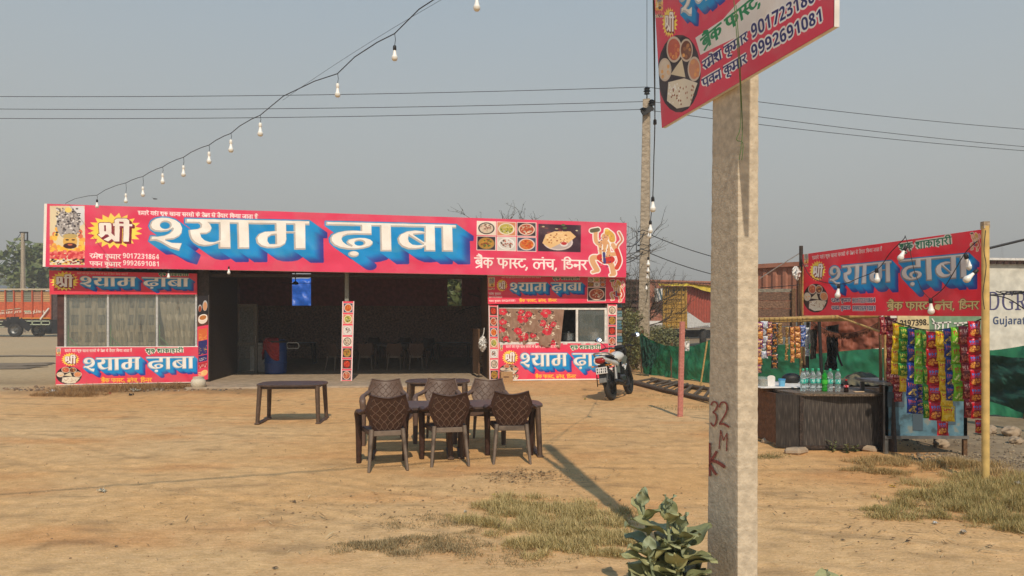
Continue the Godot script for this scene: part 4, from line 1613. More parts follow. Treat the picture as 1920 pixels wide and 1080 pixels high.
	m.lathe([Vector2(0, 0), Vector2(0.28, 0), Vector2(0.3, 0.03), Vector2(0.3, 0.27), Vector2(0.315, 0.3), Vector2(0.3, 0.33), Vector2(0.3, 0.6), Vector2(0.315, 0.63), Vector2(0.3, 0.66), Vector2(0.29, 0.9), Vector2(0.24, 0.95), Vector2(0, 0.95)], 28)
	obj("drum", m, grainy(C(34, 76, 150), C(26, 58, 120), 0.4, 1.0, 0.03, 27), br)
	m = Mb.new()
	m.lathe([Vector2(0.305, 0.86), Vector2(0.325, 0.87), Vector2(0.325, 0.91), Vector2(0.3, 0.92)], 28)
	obj("hoop", m, M.black, br)
	var dp: Vector3 = br.position
	var rc := thing("cloth", "crumpled red cloth thrown over the blue barrel", "cloth", dp + Vector3(-0.1, 0.55, 0.1), turn)
	m = Mb.new()
	var nz := noise(2.0, 77, 3)
	m.grid(18, 18, func(u: float, v: float) -> Vector3:
		var an := lerpf(-2.6, 0.5, u) - PI * 0.5 + PI * 0.5
		var r := 0.335 + 0.03 * nz.get_noise_2d(u * 6.0, v * 3.0) + 0.02 * v
		var y := 0.44 - 0.62 * v * (0.45 + 0.55 * absf(sin(u * 5.0)))
		if v < 0.2:
			r *= v / 0.2
			y = 0.44 + 0.02 * nz.get_noise_2d(u * 5.0, v * 9.0)
		return Vector3(sin(an) * r + 0.1, y, cos(an) * r - 0.1), Vector3(0, 0.3, 1))
	obj("folds", m, grainy(C(190, 60, 64), C(130, 36, 46), 0.9, 3.0, 0.03, 28), rc)
	var wbk := thing("wire_ring", "pale bent wire hoop leaning beside the blue barrel", "wire", bw(549, 648, 3.0), turn)
	m = Mb.new()
	var ring := []
	for i in 25:
		var an := TAU * i / 24.0
		ring.append(Vector3(cos(an) * 0.17, sin(an) * 0.1 + 0.02 * sin(an * 3.0), sin(an) * 0.04))
	m.tube(ring, 0.012, 6, false)
	m.tube([Vector3(-0.16, 0, 0), Vector3(-0.22, -0.9, 0)], 0.01, 6)
	obj("hoop", m, M.white_plastic, wbk)
	# ceiling fan seen against the left back opening
	var fan := thing("ceiling_fan", "dark ceiling fan in front of the left back opening", "fan", bw(554, 531, 9.3), turn)
	m = Mb.new()
	m.tube([Vector3(0, 0.02, 0), Vector3(0, 0.5, 0)], 0.018, 8)
	obj("rod", m, M.black, fan)
	m = Mb.new()
	m.lathe([Vector2(0, -0.06), Vector2(0.1, -0.05), Vector2(0.12, 0), Vector2(0.06, 0.06), Vector2(0, 0.08)], 16)
	obj("motor", m, M.black, fan)
	for i in 3:
		m = Mb.new()
		var an := 0.1 + TAU * i / 3.0
		m.span(Vector3(cos(an) * 0.1, 0, sin(an) * 0.1), Vector3(cos(an) * 0.65, -0.01, sin(an) * 0.65), 0.13, 0.008)
		obj("blade", m, M.black, fan)
	# brick pier inside the right end, with a plastic bag on the door board before it
	var pier := thing("brick_pier", "short pier of rough bricks inside the right end of the open front", "pier", bw(898, 690, 2.4), turn)
	var bm := [grainy(C(150, 128, 104), C(112, 92, 76), 0.95, 2.0, 0.05, 29, 0.0, "pits"), grainy(C(134, 108, 88), C(100, 80, 66), 0.95, 2.0, 0.05, 30, 0.0, "pits")]
	for i in 13:
		m = Mb.new()
		m.cbox(Vector3(rf(-0.02, 0.02), 0.05 + i * 0.086, rf(-0.01, 0.01)), Vector3(0.3 + rf(-0.03, 0.03), 0.076, 0.3), 0.008)
		obj("brick", m, bm[i % 2], pier)
	var db := thing("door_board", "brown wooden door leaf standing open beside the right booth", "door", bw(893, 700, 1.0), turn)
	m = Mb.new()
	for i in 4:
		m.cbox(Vector3(-0.05 + i * 0.028, 0.6, -0.25 + i * 0.22), Vector3(0.035, 1.2, 0.2), 0.006, Basis(Vector3.UP, 0.13))
	obj("leaf", m, M.wood, db)
	var bag := thing("plastic_bag", "white plastic carrier bag hanging by the right booth's corner", "bag", bw(905, 660, 0.15), turn)
	m = Mb.new()
	nz = noise(4.0, 78, 3)
	m.grid(24, 16, func(u: float, v: float) -> Vector3:
		var an := u * TAU
		var r := (0.13 * pow(sin(PI * clampf(v * 0.94 + 0.03, 0.0, 1.0)), 0.7)) * (1.0 + 0.35 * nz.get_noise_3d(cos(an), sin(an), v * 3.0))
		return Vector3(cos(an) * r * 0.8, 0.42 * (1.0 - v) + 0.0, sin(an) * r), Vector3.ZERO)
	obj("sack", m, M.white, bag)
	m = Mb.new()
	m.tube([Vector3(0, 0.4, 0), Vector3(0.03, 0.5, 0), Vector3(0.04, 0.62, 0)], 0.012, 6)
	obj("handles", m, M.white, bag)
	# bright things behind the back openings: a shed under a blue tarpaulin
	var sh := thing("tarpaulin_shed", "shed under a bright blue tarpaulin behind the left back opening", "shed", bw(566, 640, 15.0), turn)
	m = Mb.new()
	m.box(Vector3(0, 0.75, 0), Vector3(3.0, 2.9, 2.0))
	obj("wall", m, M.plaster, sh)
	m = Mb.new()
	nz = noise(1.2, 79, 3)
	m.grid(24, 16, func(u: float, v: float) -> Vector3:
		var p := Vector3(lerpf(-1.7, 1.7, u), lerpf(2.75, 1.0, clampf(v * 1.6 - 0.5, 0.0, 1.0)), lerpf(-1.0, 1.1, clampf(v * 3.0, 0.0, 1.0)))
		return p + Vector3(0, 0.06, 0.08) * nz.get_noise_2d(u * 5.0, v * 5.0), Vector3(0, 0.5, 1))
	obj("tarpaulin", m, grainy(C(40, 106, 214), C(30, 88, 190), 0.4, 0.7, 0.02, 34, 0.0, "soft"), sh)


# ---------------------------------------------------------------- poles
func lettering(called: String, text: String, font: String, weight: int, high: float, m: Material, parent: Node3D, p: Vector3, b := Basis(), stretch := 1.0, depth := 0.006) -> void:   # p is the left end of the base line
	var f := SystemFont.new()
	f.font_names = PackedStringArray([font])
	f.font_weight = weight
	var t := TextMesh.new()
	t.text = text
	t.font = f
	t.font_size = 64
	t.pixel_size = high / 46.0
	t.depth = depth
	t.curve_step = 2.0
	t.horizontal_alignment = HORIZONTAL_ALIGNMENT_LEFT
	t.vertical_alignment = VERTICAL_ALIGNMENT_BOTTOM
	var box := t.get_aabb()
	var o := obj(called, t, m, parent)
	var sc := b.scaled_local(Vector3(stretch, 1, 1))
	o.transform = Transform3D(sc, p - sc * Vector3(box.position.x, box.position.y, 0))


func four_sided(b: Array, t: Array, y0: float, y1: float, ny: int, rough: float, sd: int) -> Mb:   # a concrete pole: corners below and above (x, z), faces with worn edges
	var m := Mb.new()
	var nz := noise(5.0, sd, 4)
	var mid := Vector2.ZERO
	for p in b:
		mid += p * 0.25
	for i in 4:
		var a0: Vector2 = b[i]
		var a1: Vector2 = b[(i + 1) % 4]
		var c0: Vector2 = t[i]
		var c1: Vector2 = t[(i + 1) % 4]
		var e := a1 - a0
		var o := Vector3(e.y, 0, -e.x).normalized()
		if Vector2(o.x, o.z).dot((a0 + a1) * 0.5 - mid) < 0.0:
			o = -o
		m.grid(16, ny, func(u: float, v: float) -> Vector3:
			var s := u
			var p := a0.lerp(c0, v).lerp(a1.lerp(c1, v), s)
			var y := lerpf(y0, y1, v)
			var ed := minf(u, 1.0 - u) / 0.06
			var chip := maxf(0.0, 1.0 - ed) * (0.55 + 0.8 * maxf(0.0, nz.get_noise_3d(p.x * 3.0, y * 3.0, p.y * 3.0)))
			var cm := (mid - p).normalized() * chip * rough
			return Vector3(p.x + cm.x, y, p.y + cm.y) + o * rough * 0.06 * nz.get_noise_3d(p.x * 4.0, y * 4.0, p.y * 4.0), o)
	m.quad(Vector3(t[0].x, y1, t[0].y), Vector3(t[1].x, y1, t[1].y), Vector3(t[2].x, y1, t[2].y), Vector3(t[3].x, y1, t[3].y), Vector3.UP)
	return m


func front_pole() -> void:
	var n0 := Vector2(1.209, -4.0)
	var away := Vector2(-0.226, -0.974)
	var side := Vector2(0.974, -0.226)
	var o := thing("concrete_pole", "big square concrete pole in the foreground with red painted marks", "pole", Vector3(n0.x, 0, n0.y))
	var b := [Vector2.ZERO, side * 0.121, side * 0.121 + away * 0.358, away * 0.358]
	var k := Vector2(0.005, 0)
	var tp := [k, k + side * 0.1285, k + side * 0.135 + away * 0.235, k + away * 0.235]
	var m := four_sided(b, tp, -0.3, 5.2, 190, 0.008, 81)
	var cm: StandardMaterial3D = grainy(C(226, 214, 194), C(196, 182, 162), 0.95, 0.9, 0.03, 82, 0.0, "pits")
	cm.normal_scale = 0.28
	cm.albedo_texture = speckled()
	cm.uv1_scale = Vector3.ONE * 3.0
	obj("shaft", m, cm, o)
	# red painted marks on the face that looks left
	var pl := Plane(Vector3(-0.974, 0, 0.226), Vector3(n0.x - 0.003, 1.0, n0.y))
	var hit := func(x: float, y: float) -> Vector3:
		var c := Vector3(0, H, 0)
		var r := at(x, y, 1.0) - c
		return pl.intersects_ray(c, r) - Vector3(n0.x, 0, n0.y) + pl.normal * 0.003
	var paint := grainy(C(150, 52, 46), C(176, 92, 80), 0.8, 3.0, 0.05, 83)
	var marks := [
		[[1334, 760, 1337, 754, 1343, 754, 1346, 760, 1342, 769, 1337, 773], 3.0], [[1337, 773, 1343, 777, 1344, 788, 1339, 799, 1333, 792], 3.0],
		[[1349, 764, 1353, 755, 1361, 755, 1364, 764, 1361, 776, 1350, 794], 3.0], [[1349, 795, 1358, 795, 1368, 801], 4.0],
		[[1349, 842, 1352, 806], 2.2], [[1352, 806, 1357, 826], 2.0], [[1357, 826, 1364, 812], 2.0], [[1364, 812, 1363, 846], 2.2],
		[[1331.5, 830, 1331.5, 893], 3.6], [[1333, 866, 1345, 846], 5.0], [[1333, 864, 1345, 866, 1360, 876], 6.0], [[1331, 870, 1338, 882, 1344, 890], 5.0],
	]
	for i in marks.size():
		var pts := V(marks[i][0])
		if pts.size() > 2:
			pts = smooth_path(pts, 3)
		m = Mb.new()
		for poly in Geometry2D.offset_polyline(PackedVector2Array(pts), marks[i][1] * 0.5, Geometry2D.JOIN_ROUND, Geometry2D.END_BUTT):
			var tr := Geometry2D.triangulate_polygon(poly)
			var f := m.v.size()
			for p in poly:
				m.vert(hit.call(p.x, p.y), pl.normal)
			for j in range(0, tr.size(), 3):
				m.tri_i(f + tr[j], f + tr[j + 1], f + tr[j + 2])
		obj("painted_mark", m, paint, o)
	# the printed board on it
	var kk := [1222, -88, 1568, -454, 1563, 50, 1241, 240]
	sheet(1024, 672, Color(0.89, 0.27, 0.36), pv(kk))
	portrait(Vector2(1229, -24), Vector2(1243, 33))
	star(Vector2(1255.5, 42), Vector2(14.5, 29))
	dev(HEAD, Vector2(1250, -78), Vector2(1400, -170), Vector2(1250, -66), C(250, 240, 236), 0.17)
	put_title(Vector2(1272, -20), Vector2(1555, -270), Vector2(1276, 46), C(250, 248, 244), C(196, 196, 200), 24)
	blurb_rect([1302.5, 71, 1357, 36, 1384, 5, 1440, -48, 1545, -120, 1548, -44, 1484, 8, 1451, 30, 1407, 57, 1312, 103], C(238, 232, 228))
	dev(MEALS, Vector2(1314, 74), Vector2(1545, -108), Vector2(1318, 94), C(34, 140, 84), 0.19)
	dev(MEN[0], Vector2(1315.5, 117), Vector2(1400, 60), Vector2(1318, 133), C(44, 44, 110), 0.16, 0.14, C(244, 240, 236))
	dev(MEN[1], Vector2(1315.5, 150), Vector2(1399, 101), Vector2(1318, 166), C(44, 44, 110), 0.16, 0.14, C(244, 240, 236))
	latin(PHONES[0], Vector2(1411, 73), Vector2(1543, -6), Vector2(1408, 47), C(40, 42, 110), 6.0, C(244, 240, 236))
	latin(PHONES[1], Vector2(1411, 110), Vector2(1541, 40), Vector2(1408, 86), C(40, 42, 110), 6.0, C(244, 240, 236))
	thali(Vector2(1273, 138), Vector2(40, 73))
	var w := [at(1222, -88, 4.88), at(1568, -454, 3.18), at(1563, 50, 3.18), at(1241, 240, 4.88)]
	board("hanging_sign", "red printed board fixed high on the foreground pole, phone numbers across it", w, printed(), 0.025, M.white, "", 0.012, 30, 16, 84)
	var wires := thing("hanging_wire", "thin green wires dangling down the face of the foreground pole below its board", "wire", at(1386, 330, 3.9))
	for q in [[1380, 10, 1386, 90, 1390, 180, 1392, 250, 1386, 300], [1376, 0, 1384, 100, 1389, 190, 1388, 240, 1381, 262, 1393, 268, 1391, 300]]:
		m = Mb.new()
		var pts := []
		for p in V(q):
			pts.append(at(p.x, p.y, 3.72 + (0.22 if p.y > 170 else 0.0)) - wires.position)
		m.tube(smooth_path(pts, 4), 0.0022, 5)
		obj("wire", m, grainy(C(96, 130, 70), C(70, 104, 60), 0.6, 3.0), wires)


func speckled() -> ImageTexture:   # cast concrete: cement blotches, sand grain, open air holes
	var n := 512
	var a := noise(0.01, 87, 4).get_seamless_image(n, n).get_data()
	var b := noise(0.18, 88, 2).get_seamless_image(n, n).get_data()
	im = Image.create(n, n, false, Image.FORMAT_RGB8)
	ss = 1.0
	for y in n:
		for x in n:
			var f := 0.86 + 0.2 * (a[y * n + x] / 255.0 - 0.5) + 0.12 * (b[y * n + x] / 255.0 - 0.5)
			im.set_pixel(x, y, Color(f, f * 0.985, f * 0.96))
	for i in 150:
		var r := rf(0.8, 2.2)
		ell(rf(4, n - 4), rf(4, n - 4), r, r * rf(1.0, 1.8), Color(0.5, 0.45, 0.4).lerp(Color(0.7, 0.66, 0.6), rng.randf()), rf(-0.5, 0.5))
	return ImageTexture.create_from_image(im)


func utility_poles() -> void:
	# the pole behind the house's right end
	var d := 23.0
	var foot := at(1206, 694, d) * Vector3(1, 0, 1)
	var head := at(1212.5, 186, d)
	var o := thing("utility_pole", "tall concrete power pole between the eating house and the green cloth fence", "utility pole", foot)
	var a := Vector2(0.9, 0.42).normalized()
	var c := Vector2(a.y, -a.x)
	var b := [a * -0.17 - c * 0.11, a * 0.17 - c * 0.11, a * 0.17 + c * 0.11, a * -0.17 + c * 0.11]
	var sh := Vector2(head.x - foot.x, 0)
	var t := b.map(func(p): return p * 0.62 + sh)
	var m := four_sided(b, t, -0.2, head.y, 60, 0.02, 85)
	obj("shaft", m, M.concrete, o)
	var arm_a := at(1202, 216, d) - foot
	var arm_b := at(1222, 204, d) - foot
	m = Mb.new()
	m.span(arm_a + Vector3(0, 0, 0.2), arm_b + Vector3(0, 0, 0.16), 0.09, 0.16)
	obj("crossarm", m, M.black, o)
	var tops := [at(1213, 163, d), at(1220, 190, d), at(1204.5, 205, d)]
	var bases := [at(1213, 186, d), at(1220, 208, d), at(1204.5, 216, d)]
	for i in 3:
		m = Mb.new()
		var bb: Vector3 = bases[i] - foot + Vector3(0, 0, 0.0 if i == 0 else 0.18)
		var hh: float = tops[i].y - bases[i].y
		m.lathe([Vector2(0.02, 0), Vector2(0.02, hh * 0.4), Vector2(0.09, hh * 0.42), Vector2(0.06, hh * 0.6), Vector2(0.11, hh * 0.64), Vector2(0.06, hh * 0.8), Vector2(0.1, hh * 0.84), Vector2(0.04, hh), Vector2(0, hh)], 14, Transform3D(Basis(), bb))
		obj("insulator", m, M.black, o)
	for q in [[1209, 434], [1208, 460], [1207, 470]]:
		m = Mb.new()
		var p := at(q[0], q[1], d) - foot
		var ring := []
		for i in 13:
			ring.append(p + Vector3(cos(TAU * i / 12.0) * 0.2, 0.03 * sin(i * 2.0), sin(TAU * i / 12.0) * 0.2))
		m.tube(ring, 0.012, 5)
		obj("wire_wrap", m, M.wire, o)
	# three power lines running past
	var ends := [[at(-140, 180, 24.6), at(2060, 252, 28.0)], [at(-140, 203, 24.6), at(2060, 286, 28.0)], [at(-140, 221, 24.6), at(2060, 292, 28.0)]]
	var names := ["highest power line, crossing the sky over the pole's top", "middle power line across the sky", "lowest of the three power lines across the sky"]
	for i in 3:
		var pl := thing("power_line", names[i], "power line", tops[i], 0.0, "power lines on the utility pole")
		m = Mb.new()
		m.tube(sag(ends[i][0] - tops[i], Vector3.ZERO, 0.12, 20), 0.010, 5)
		m.tube(sag(Vector3.ZERO, ends[i][1] - tops[i], 0.15, 20), 0.010, 5)
		obj("cable", m, M.wire, pl)
	var up := thing("power_line", "wire rising out of the picture from the pole's top insulator", "power line", tops[0])
	m = Mb.new()
	m.tube(sag(Vector3.ZERO, at(1213, -120, 15.0) - tops[0], 0.05, 8), 0.007, 5)
	obj("cable", m, M.wire, up)
	# telephone wires tied round the pole
	var tele := [
		[at(1209, 434, d), at(1176, 462, 20.5), "wire from the power pole down to the eating house's right end"], [at(1210, 436, d), at(1420, 498, 26.0), "slack wire from the power pole to the right, behind the foreground pole"],
		[at(1208, 470, d), at(1420, 530, 24.0), "lower slack wire from the power pole past the yellow container"], [at(1207, 470, d), at(1160, 492, 21.0), "short wire from the power pole into the thorn tree"],
	]
	for q in tele:
		var w := thing("wire", q[2], "wire", q[0], 0.0, "loose wires on the power pole")
		m = Mb.new()
		m.tube(sag(Vector3.ZERO, q[1] - q[0], 0.14, 14), 0.014, 5)
		obj("cable", m, M.wire, w)
	# far pole on the left
	d = 75.0
	foot = at(43, 640, d) * Vector3(1, 0, 1)
	o = thing("utility_pole", "far concrete pole at the left, behind the orange lorry", "utility pole", foot)
	var hy := at(43, 437, d).y
	b = [Vector2(-0.22, -0.2), Vector2(0.22, -0.2), Vector2(0.22, 0.2), Vector2(-0.22, 0.2)]
	obj("shaft", four_sided(b, b.map(func(p): return p * 0.62), 0.0, hy, 20, 0.02, 86), M.concrete, o)
	m = Mb.new()
	m.box(Vector3(0.1, hy + 0.05, 0), Vector3(0.8, 0.14, 0.14))
	m.box(Vector3(0.45, hy - 0.35, 0), Vector3(0.1, 0.9, 0.1))
	m.box(Vector3(0.1, hy - 0.75, 0), Vector3(0.8, 0.12, 0.12))
	obj("bracket", m, M.black, o)
	var lw := thing("wire", "wire sloping down to the left from the far pole", "wire", foot + Vector3(0, hy, 0))
	m = Mb.new()
	m.tube(sag(Vector3(-0.2, 0, 0), at(-30, 515, 68.0) - foot - Vector3(0, hy, 0), 0.3, 12), 0.03, 5)
	obj("cable", m, M.wire, lw)
	# pink post
	foot = gnd(1275, 781)
	o = thing("post", "thin pink painted post standing alone on the sand", "post", foot)
	m = Mb.new()
	var tp := at(1279.5, 603, -foot.z) - foot
	m.span(Vector3(0, -0.1, 0), tp, 0.085, 0.05, Vector3(0.5, 0, 1), 0.006)
	obj("bar", m, grainy(C(206, 132, 118), C(188, 112, 102), 0.7, 1.0, 0.03, 87, 0.0, "grain"), o)
	# thin stick leaning against the cloth fence
	o = thing("stick", "thin pale stick leaning on the green cloth by the foreground pole", "stick", gnd(1312, 732))
	m = Mb.new()
	m.tube([Vector3.ZERO, at(1326, 640, 16.6) - o.position], 0.02, 6)
	obj("bar", m, M.bamboo, o)


# ---------------------------------------------------------------- fence, parked lorries and all that stands behind
func ribbed(mb: Mb, p0: Vector3, ux: Vector3, h: float, pitch: float, dep: float) -> void:   # a container's folded side; ux along it, out is to its left
	var nn := ux.cross(Vector3.UP).normalized()
	var n := int(ux.length() / pitch)
	var d := ux / n
	for i in n:
		var a := p0 + d * i
		var pr := [a, a + d * 0.3, a + d * 0.42 - nn * dep, a + d * 0.88 - nn * dep, a + d]
		for k in 4:
			mb.quad(pr[k], pr[k + 1], pr[k + 1] + Vector3(0, h, 0), pr[k] + Vector3(0, h, 0), nn)


func container(called: String, label: String, px0: float, px1: float, pyt: float, pyb: float, d0: float, d1: float, back: float, m: Material, cat := "container") -> Node3D:
	var a := at(px0, pyb, d0)
	var b := at(px1, pyb, d1)
	b.y = a.y
	var hh := at(px0, pyt, d0).y - a.y
	var o := thing(called, label, cat, Vector3((a.x + b.x) * 0.5, 0, (a.z + b.z) * 0.5))
	a -= o.position
	b -= o.position
	var nn := (b - a).cross(Vector3.UP).normalized()
	var mb := Mb.new()
	ribbed(mb, a + Vector3(0, 0.12, 0), b - a, hh - 0.24, 0.28, 0.05)
	obj("side", mb, m, o)
	mb = Mb.new()
	var mid := (a + b) * 0.5
	mb.span(a + Vector3(0, 0.06, 0), b + Vector3(0, 0.06, 0), 0.14, 0.12)
	mb.span(a + Vector3(0, hh - 0.06, 0), b + Vector3(0, hh - 0.06, 0), 0.14, 0.12)
	for p in [a, b]:
		mb.span(p, p + Vector3(0, hh, 0), 0.15, 0.15, nn)
	obj("rail", mb, m, o)
	mb = Mb.new()
	var bs := Basis((b - a).normalized(), Vector3.UP, nn)
	mb.box(mid - nn * (back * 0.5 + 0.07) + Vector3(0, hh * 0.5, 0), Vector3((b - a).length(), hh - 0.02, back), bs)
	obj("body", mb, m, o)
	return o


func wheel(m_t: Mb, m_r: Mb, p: Vector3, ax: Vector3, r: float, w: float) -> void:
	var y := ax.normalized()
	var x := (Vector3.UP if absf(y.y) < 0.9 else Vector3.RIGHT).cross(y).normalized()
	var xf := Transform3D(Basis(x, y, x.cross(y)), p)
	m_t.lathe([Vector2(r * 0.56, -w * 0.5), Vector2(r * 0.9, -w * 0.5), Vector2(r * 0.98, -w * 0.38), Vector2(r, -w * 0.2), Vector2(r, w * 0.2), Vector2(r * 0.98, w * 0.38), Vector2(r * 0.9, w * 0.5), Vector2(r * 0.56, w * 0.5)], 28, xf)
	m_r.lathe([Vector2(0, -w * 0.35), Vector2(r * 0.2, -w * 0.35), Vector2(r * 0.3, -w * 0.2), Vector2(r * 0.48, -w * 0.2), Vector2(r * 0.58, -w * 0.46), Vector2(r * 0.58, w * 0.46), Vector2(r * 0.48, w * 0.2), Vector2(r * 0.24, w * 0.1), Vector2(r * 0.2, w * 0.36), Vector2(0, w * 0.36)], 24, xf)


func fence_and_far() -> void:
	var m: Mb
	# cloth fence
	var line := [Vector3(3.72, 0, -21.4), Vector3(4.25, 0, -19.9), Vector3(4.95, 0, -18.1), Vector3(6.2, 0, -15.0), Vector3(7.3, 0, -13.0), Vector3(8.2, 0, -11.9), Vector3(9.8, 0, -10.4)]
	var hs := [1.18, 0.86, 1.14, 1.12, 1.16, 1.19, 1.18]
	var f := thing("cloth_fence", "green cloth fence on sticks behind the stall, from the power pole to the right", "fence", line[2])
	for i in line.size() - 1:
		var a: Vector3 = line[i] - f.position
		var b: Vector3 = line[i + 1] - f.position
		var nz := noise(1.0, 90 + i, 3)
		m = Mb.new()
		var out := (b - a).cross(Vector3.UP).normalized()
		if out.dot(Vector3(0, 0, 1)) < 0.0:
			out = -out
		m.grid(28, 10, func(u: float, v: float) -> Vector3:
			var p := a.lerp(b, u)
			var tp: float = lerpf(hs[i], hs[i + 1], u) - 0.10 * sin(PI * u)
			p.y = lerpf(tp, 0.02 + 0.05 * nz.get_noise_2d(u * 3.0, 4.0), v)
			return p + out * (0.05 * nz.get_noise_2d(u * 6.0 + v * 2.0, v * 2.0) + 0.03 * sin(u * 9.0 + v * 5.0 + i)), out)
		obj("cloth", m, M.greencloth, f)
		m = Mb.new()
		m.tube([a + Vector3(0, 0, -0.03), a + Vector3(0.02, hs[i] + 0.08, -0.03)], 0.028, 7)
		obj("stake", m, M.wood, f)
	var flap := thing("cloth_flap", "dark green flap of cloth tied round the foot of the power pole", "cloth", at(1214, 692, 21.0) * Vector3(1, 0, 1))
	var w := [at(1199, 627, 20.6), at(1236, 651, 20.2), at(1222, 690, 20.2), at(1204, 690, 20.6)].map(func(p): return p - flap.position)
	obj("cloth", cloth(w, 20, 12, 2.0, 0.07, 97, Vector3(-0.2, 0, 1), 0.1), M.darkgreen, flap)
	var ov := thing("cloth_sheet", "darker green sheet slung in folds over the fence right of the yellow post", "cloth", Vector3(8.0, 0, -11.6))
	w = [at(1846, 668, 11.3), at(2020, 672, 10.0), at(2020, 800, 10.0), at(1846, 752, 11.3)].map(func(p): return p - ov.position)
	var dm := Mb.new()
	var nz2 := noise(0.8, 98, 3)
	dm.grid(40, 24, func(u: float, v: float) -> Vector3:
		var p: Vector3 = (w[0] as Vector3).lerp(w[1], u).lerp((w[3] as Vector3).lerp(w[2], u), v)
		return p + Vector3(-0.3, 0.25, 1) * 0.09 * (sin((v * 2.2 + u * 1.6) * 6.0) * 0.6 + nz2.get_noise_2d(u * 4.0, v * 4.0)), Vector3(-0.3, 0, 1))
	obj("cloth", dm, M.darkgreen, ov)
	# small rag pegged to the fence
	var rag := thing("rag", "pale rag hanging on the top edge of the green cloth", "cloth", at(1288, 648, 18.6))
	obj("cloth", cloth([Vector3(-0.07, 0.1, 0), Vector3(0.06, 0.12, 0), Vector3(0.05, -0.14, 0.02), Vector3(-0.05, -0.13, 0.02)], 6, 6, 1.0, 0.03, 99, Vector3(0, 0, 1)), M.white, rag)
	# wooden ladder lying before the fence
	var la := thing("ladder", "rough wooden ladder lying on the sand in front of the green fence", "ladder", gnd(1250, 742))
	var r0 := [gnd(1184, 720), gnd(1332, 757)]
	var r1 := [gnd(1222, 716), gnd(1345, 738)]
	for r in [r0, r1]:
		m = Mb.new()
		m.tube([r[0] - la.position + Vector3(0, 0.06, 0), r[0].lerp(r[1], 0.5) - la.position + Vector3(0, 0.05, 0.02), r[1] - la.position + Vector3(0, 0.07, 0)], [0.06, 0.05, 0.045], 8)
		obj("rail", m, M.bark, la)
	for i in 9:
		m = Mb.new()
		var t := 0.08 + i * 0.105
		var p: Vector3 = r0[0].lerp(r0[1], t) - la.position + Vector3(rf(-0.1, 0.1), 0.1, 0.08)
		var q: Vector3 = r1[0].lerp(r1[1], t + rf(-0.02, 0.02)) - la.position + Vector3(rf(-0.1, 0.1), 0.1, -0.08)
		m.tube([p, q], 0.028, 6)
		obj("rung", m, M.bark, la)
	# brown container lorry with a white square and a letter
	var brown := grainy(C(178, 118, 94), C(158, 102, 80), 0.7, 0.3, 0.02, 100, 0.0, "soft")
	var c := container("container", "long rust-brown container with a white square and a letter, behind the hedge", 1207, 1425, 524, 609, 52.0, 56.8, 2.4, brown)
	m = Mb.new()
	var p0 := at(1228, 565, 51.7) - c.position
	var p1 := at(1252, 541, 52.0) - c.position
	m.box((p0 + p1) * 0.5 + Vector3(0, 0, 0.06), Vector3(absf(p1.x - p0.x), absf(p1.y - p0.y), 0.02))
	var sq := obj("white_square", m, M.white, c)
	lettering("letter", "V", "Droid Sans", 700, 0.75, mat(C(52, 86, 100), 0.6), sq, at(1233.5, 561.5, 51.5) - c.position + Vector3(0, 0, 0.06), Basis(), 0.9)
	m = Mb.new()
	var s0 := at(1207, 609, 51.8) - c.position
	var s1 := at(1420, 609, 56.5) - c.position
	s1.y = s0.y
	m.span(s0 + Vector3(0, 0.14, 0.05), s1 + Vector3(0, 0.14, 0.05), 0.03, 0.26)
	obj("white_band", m, M.white, c)
	# grey-brown container end left of it, seen between house and pole
	var dk := grainy(C(106, 78, 66), C(84, 62, 54), 0.75, 0.5, 0.02, 101, 0.0, "soft")
	c = container("container", "dark brown container end with lock bars between the house and the power pole", 1150, 1204, 524, 606, 40.0, 40.0, 5.0, dk)
	for x in [1160.0, 1172.0, 1183.0, 1194.0]:
		m = Mb.new()
		m.tube([at(x, 606, 39.9) - c.position, at(x, 526, 39.9) - c.position], 0.035, 6)
		obj("lock_bar", m, dk, c)
	for y in [537.0, 549.0, 561.0, 573.0, 585.0, 597.0]:
		m = Mb.new()
		m.span(at(1152, y, 39.9) - c.position, at(1203, y, 39.9) - c.position, 0.06, 0.1)
		obj("rib", m, dk, c)
	# the yellow container on its lorry
	var yellow := grainy(C(196, 152, 64), C(150, 112, 52), 0.65, 0.5, 0.03, 102, 0.0, "soft")
	var rust := grainy(C(182, 84, 64), C(160, 68, 54), 0.65, 0.4, 0.02, 103, 0.0, "soft")
	var yc := thing("container_lorry", "lorry carrying a container with yellow doors, red side and yellow tarpaulin roof", "lorry", at(1266, 660, 36.0) * Vector3(1, 0, 1))
	var o := yc.position
	var dl := at(1246, 616, 36.0) - o
	var dr := at(1284, 616, 36.0) - o
	var top := at(1246, 537, 36.0).y - dl.y
	for i in 2:
		var x0 := lerpf(dl.x, dr.x, i * 0.5)
		var x1 := lerpf(dl.x, dr.x, i * 0.5 + 0.49)
		m = Mb.new()
		m.box(Vector3((x0 + x1) * 0.5, dl.y + top * 0.5, 0), Vector3(x1 - x0, top, 0.08))
		for j in 8:
			m.cbox(Vector3((x0 + x1) * 0.5, dl.y + 0.12 + j * 0.22, 0.05), Vector3(x1 - x0 - 0.06, 0.09, 0.05), 0.015)
		var door := obj("door", m, yellow, yc)
		for e in [0.22, 0.7]:
			m = Mb.new()
			m.tube([Vector3(lerpf(x0, x1, e), dl.y, 0.1), Vector3(lerpf(x0, x1, e), dl.y + top, 0.1)], 0.022, 6)
			obj("lock_bar", m, yellow, door)
		lettering("letters", ["D B", "T C"][i], "Droid Sans", 700, 0.28, M.black, door, Vector3(x0 + 0.05, dl.y + top * 0.79, 0.085), Basis(), 0.75)
	m = Mb.new()
	m.box(Vector3(dl.x - 0.05, dl.y + top * 0.5, 0), Vector3(0.08, top, 0.16))
	m.box(Vector3(dr.x + 0.05, dl.y + top * 0.5, 0), Vector3(0.08, top, 0.16))
